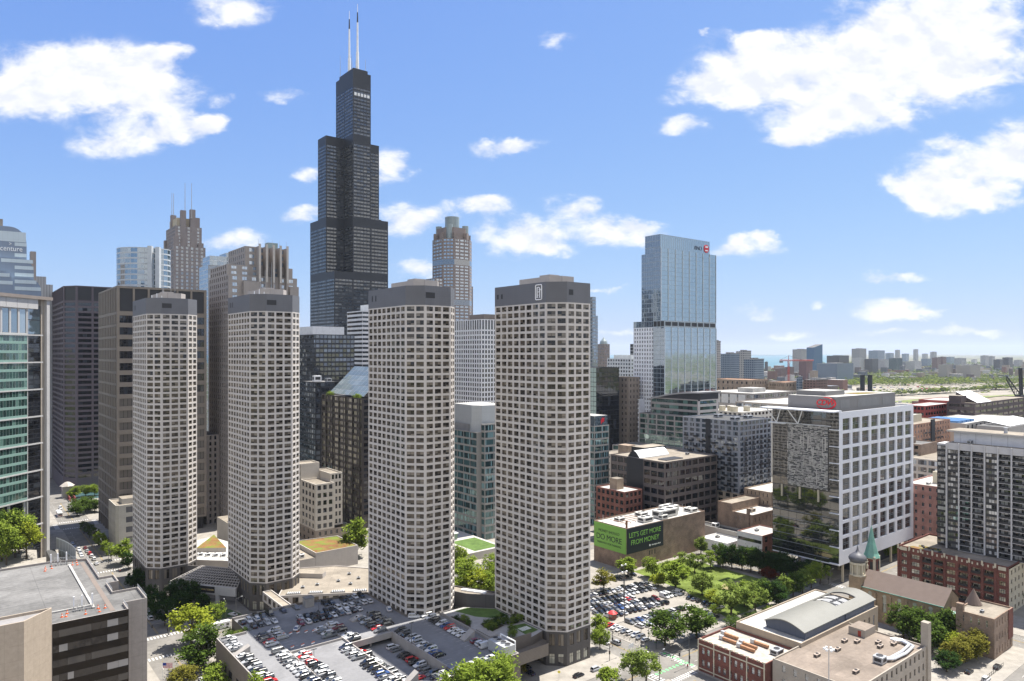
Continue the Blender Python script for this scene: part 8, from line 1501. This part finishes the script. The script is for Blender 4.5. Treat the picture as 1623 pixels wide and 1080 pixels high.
# pedestrians: one continuous skinned body each
def person_mesh(shirt, legs, stride):
    V = [(0,0,.95),(0,0,1.15),(0,0,1.42),(0,0,1.52),(0,.02,1.66),(0,.02,1.74)]; E = [(0,1),(1,2),(2,3),(3,4),(4,5)]; R_ = [.15,.14,.15,.06,.10,.07]
    for sx in (-1, 1):
        i = len(V); st = sx*stride; V += [(sx*.1,0,.88),(sx*.1,st*.16+.03,.48),(sx*.1,st*.3-.02,.08),(sx*.1,st*.3+.12,.04)]; E += [(0,i),(i,i+1),(i+1,i+2),(i+2,i+3)]; R_ += [.1,.07,.05,.045]
        i = len(V); V += [(sx*.2,0,1.4),(sx*.25,-st*.1,1.12),(sx*.25,-st*.2+.08,.86),(sx*.25,-st*.2+.12,.78)]; E += [(2,i),(i,i+1),(i+1,i+2),(i+2,i+3)]; R_ += [.06,.05,.04,.035]
    me = bpy.data.meshes.new('person'); me.from_pydata(V, E, []); o = bpy.data.objects.new('person_tmp', me); COL.objects.link(o); sk_ = o.modifiers.new('s','SKIN'); o.modifiers.new('d','SUBSURF').levels = 1
    for i, r in enumerate(R_): me.skin_vertices[0].data[i].radius = (r, r)
    me.skin_vertices[0].data[0].use_root = True; bpy.context.view_layer.update(); m2 = bpy.data.meshes.new_from_object(o.evaluated_get(bpy.context.evaluated_depsgraph_get())); bpy.data.objects.remove(o)
    m2.materials.clear()
    for m in (legs, shirt, pbr('skin', (.42,.26,.18), .6), pbr('hair', (.03,.02,.015), .8)): m2.materials.append(m)
    for p in m2.polygons: z = p.center.z; p.material_index = 0 if z < .95 and abs(p.center.x) < .2 else 1 if z < 1.5 and z > .92 else 2 if z < 1.7 else 3
    return m2
JEAN = pbr('jeans', (.05,.07,.13), .9); PMS = [person_mesh(CARP['white'], JEAN, .9), person_mesh(CARP['black'], JEAN, 1.0), person_mesh(CARP['red'], CARP['black'], .7)]
for k, (px, py, lab) in enumerate([(1063,1043,'person in white shirt crossing the street left of the school corner'),(1066,1047,'person in dark top crossing just behind the white-shirted one'),(1090,1060,'person in red top waiting by the red brick school'),(985,1053,'person in white shirt at the near end of the long crossing'),(180,905,'person in dark top on the plaza by the leftmost octagon'),(190,908,'person in red top on the plaza by the leftmost octagon')]):
    s, e = gp(px, py); o = thing('person', lab, 'person', W(s, e, .08 if k < 4 else .14), k*1.3); link('body', PMS[k % 3], o)
# ------------------------------------------------------------------ summer haze over the whole city
hm, hnt, hN, hL, ho = _new('haze'); pv = hN.new('ShaderNodeVolumePrincipled'); pv.inputs['Color'].default_value = (.78, .88, 1.0, 1); pv.inputs['Density'].default_value = 0.000025; pv.inputs['Anisotropy'].default_value = 0.2; hL.new(pv.outputs[0], ho.inputs['Volume'])
mb = MB(); mb.box(-20000, -3000, -1.0, 34000, 42000, 535, hm); tag(mb.build('haze'), 'pale summer haze lying over the city', 'haze', kind='stuff')
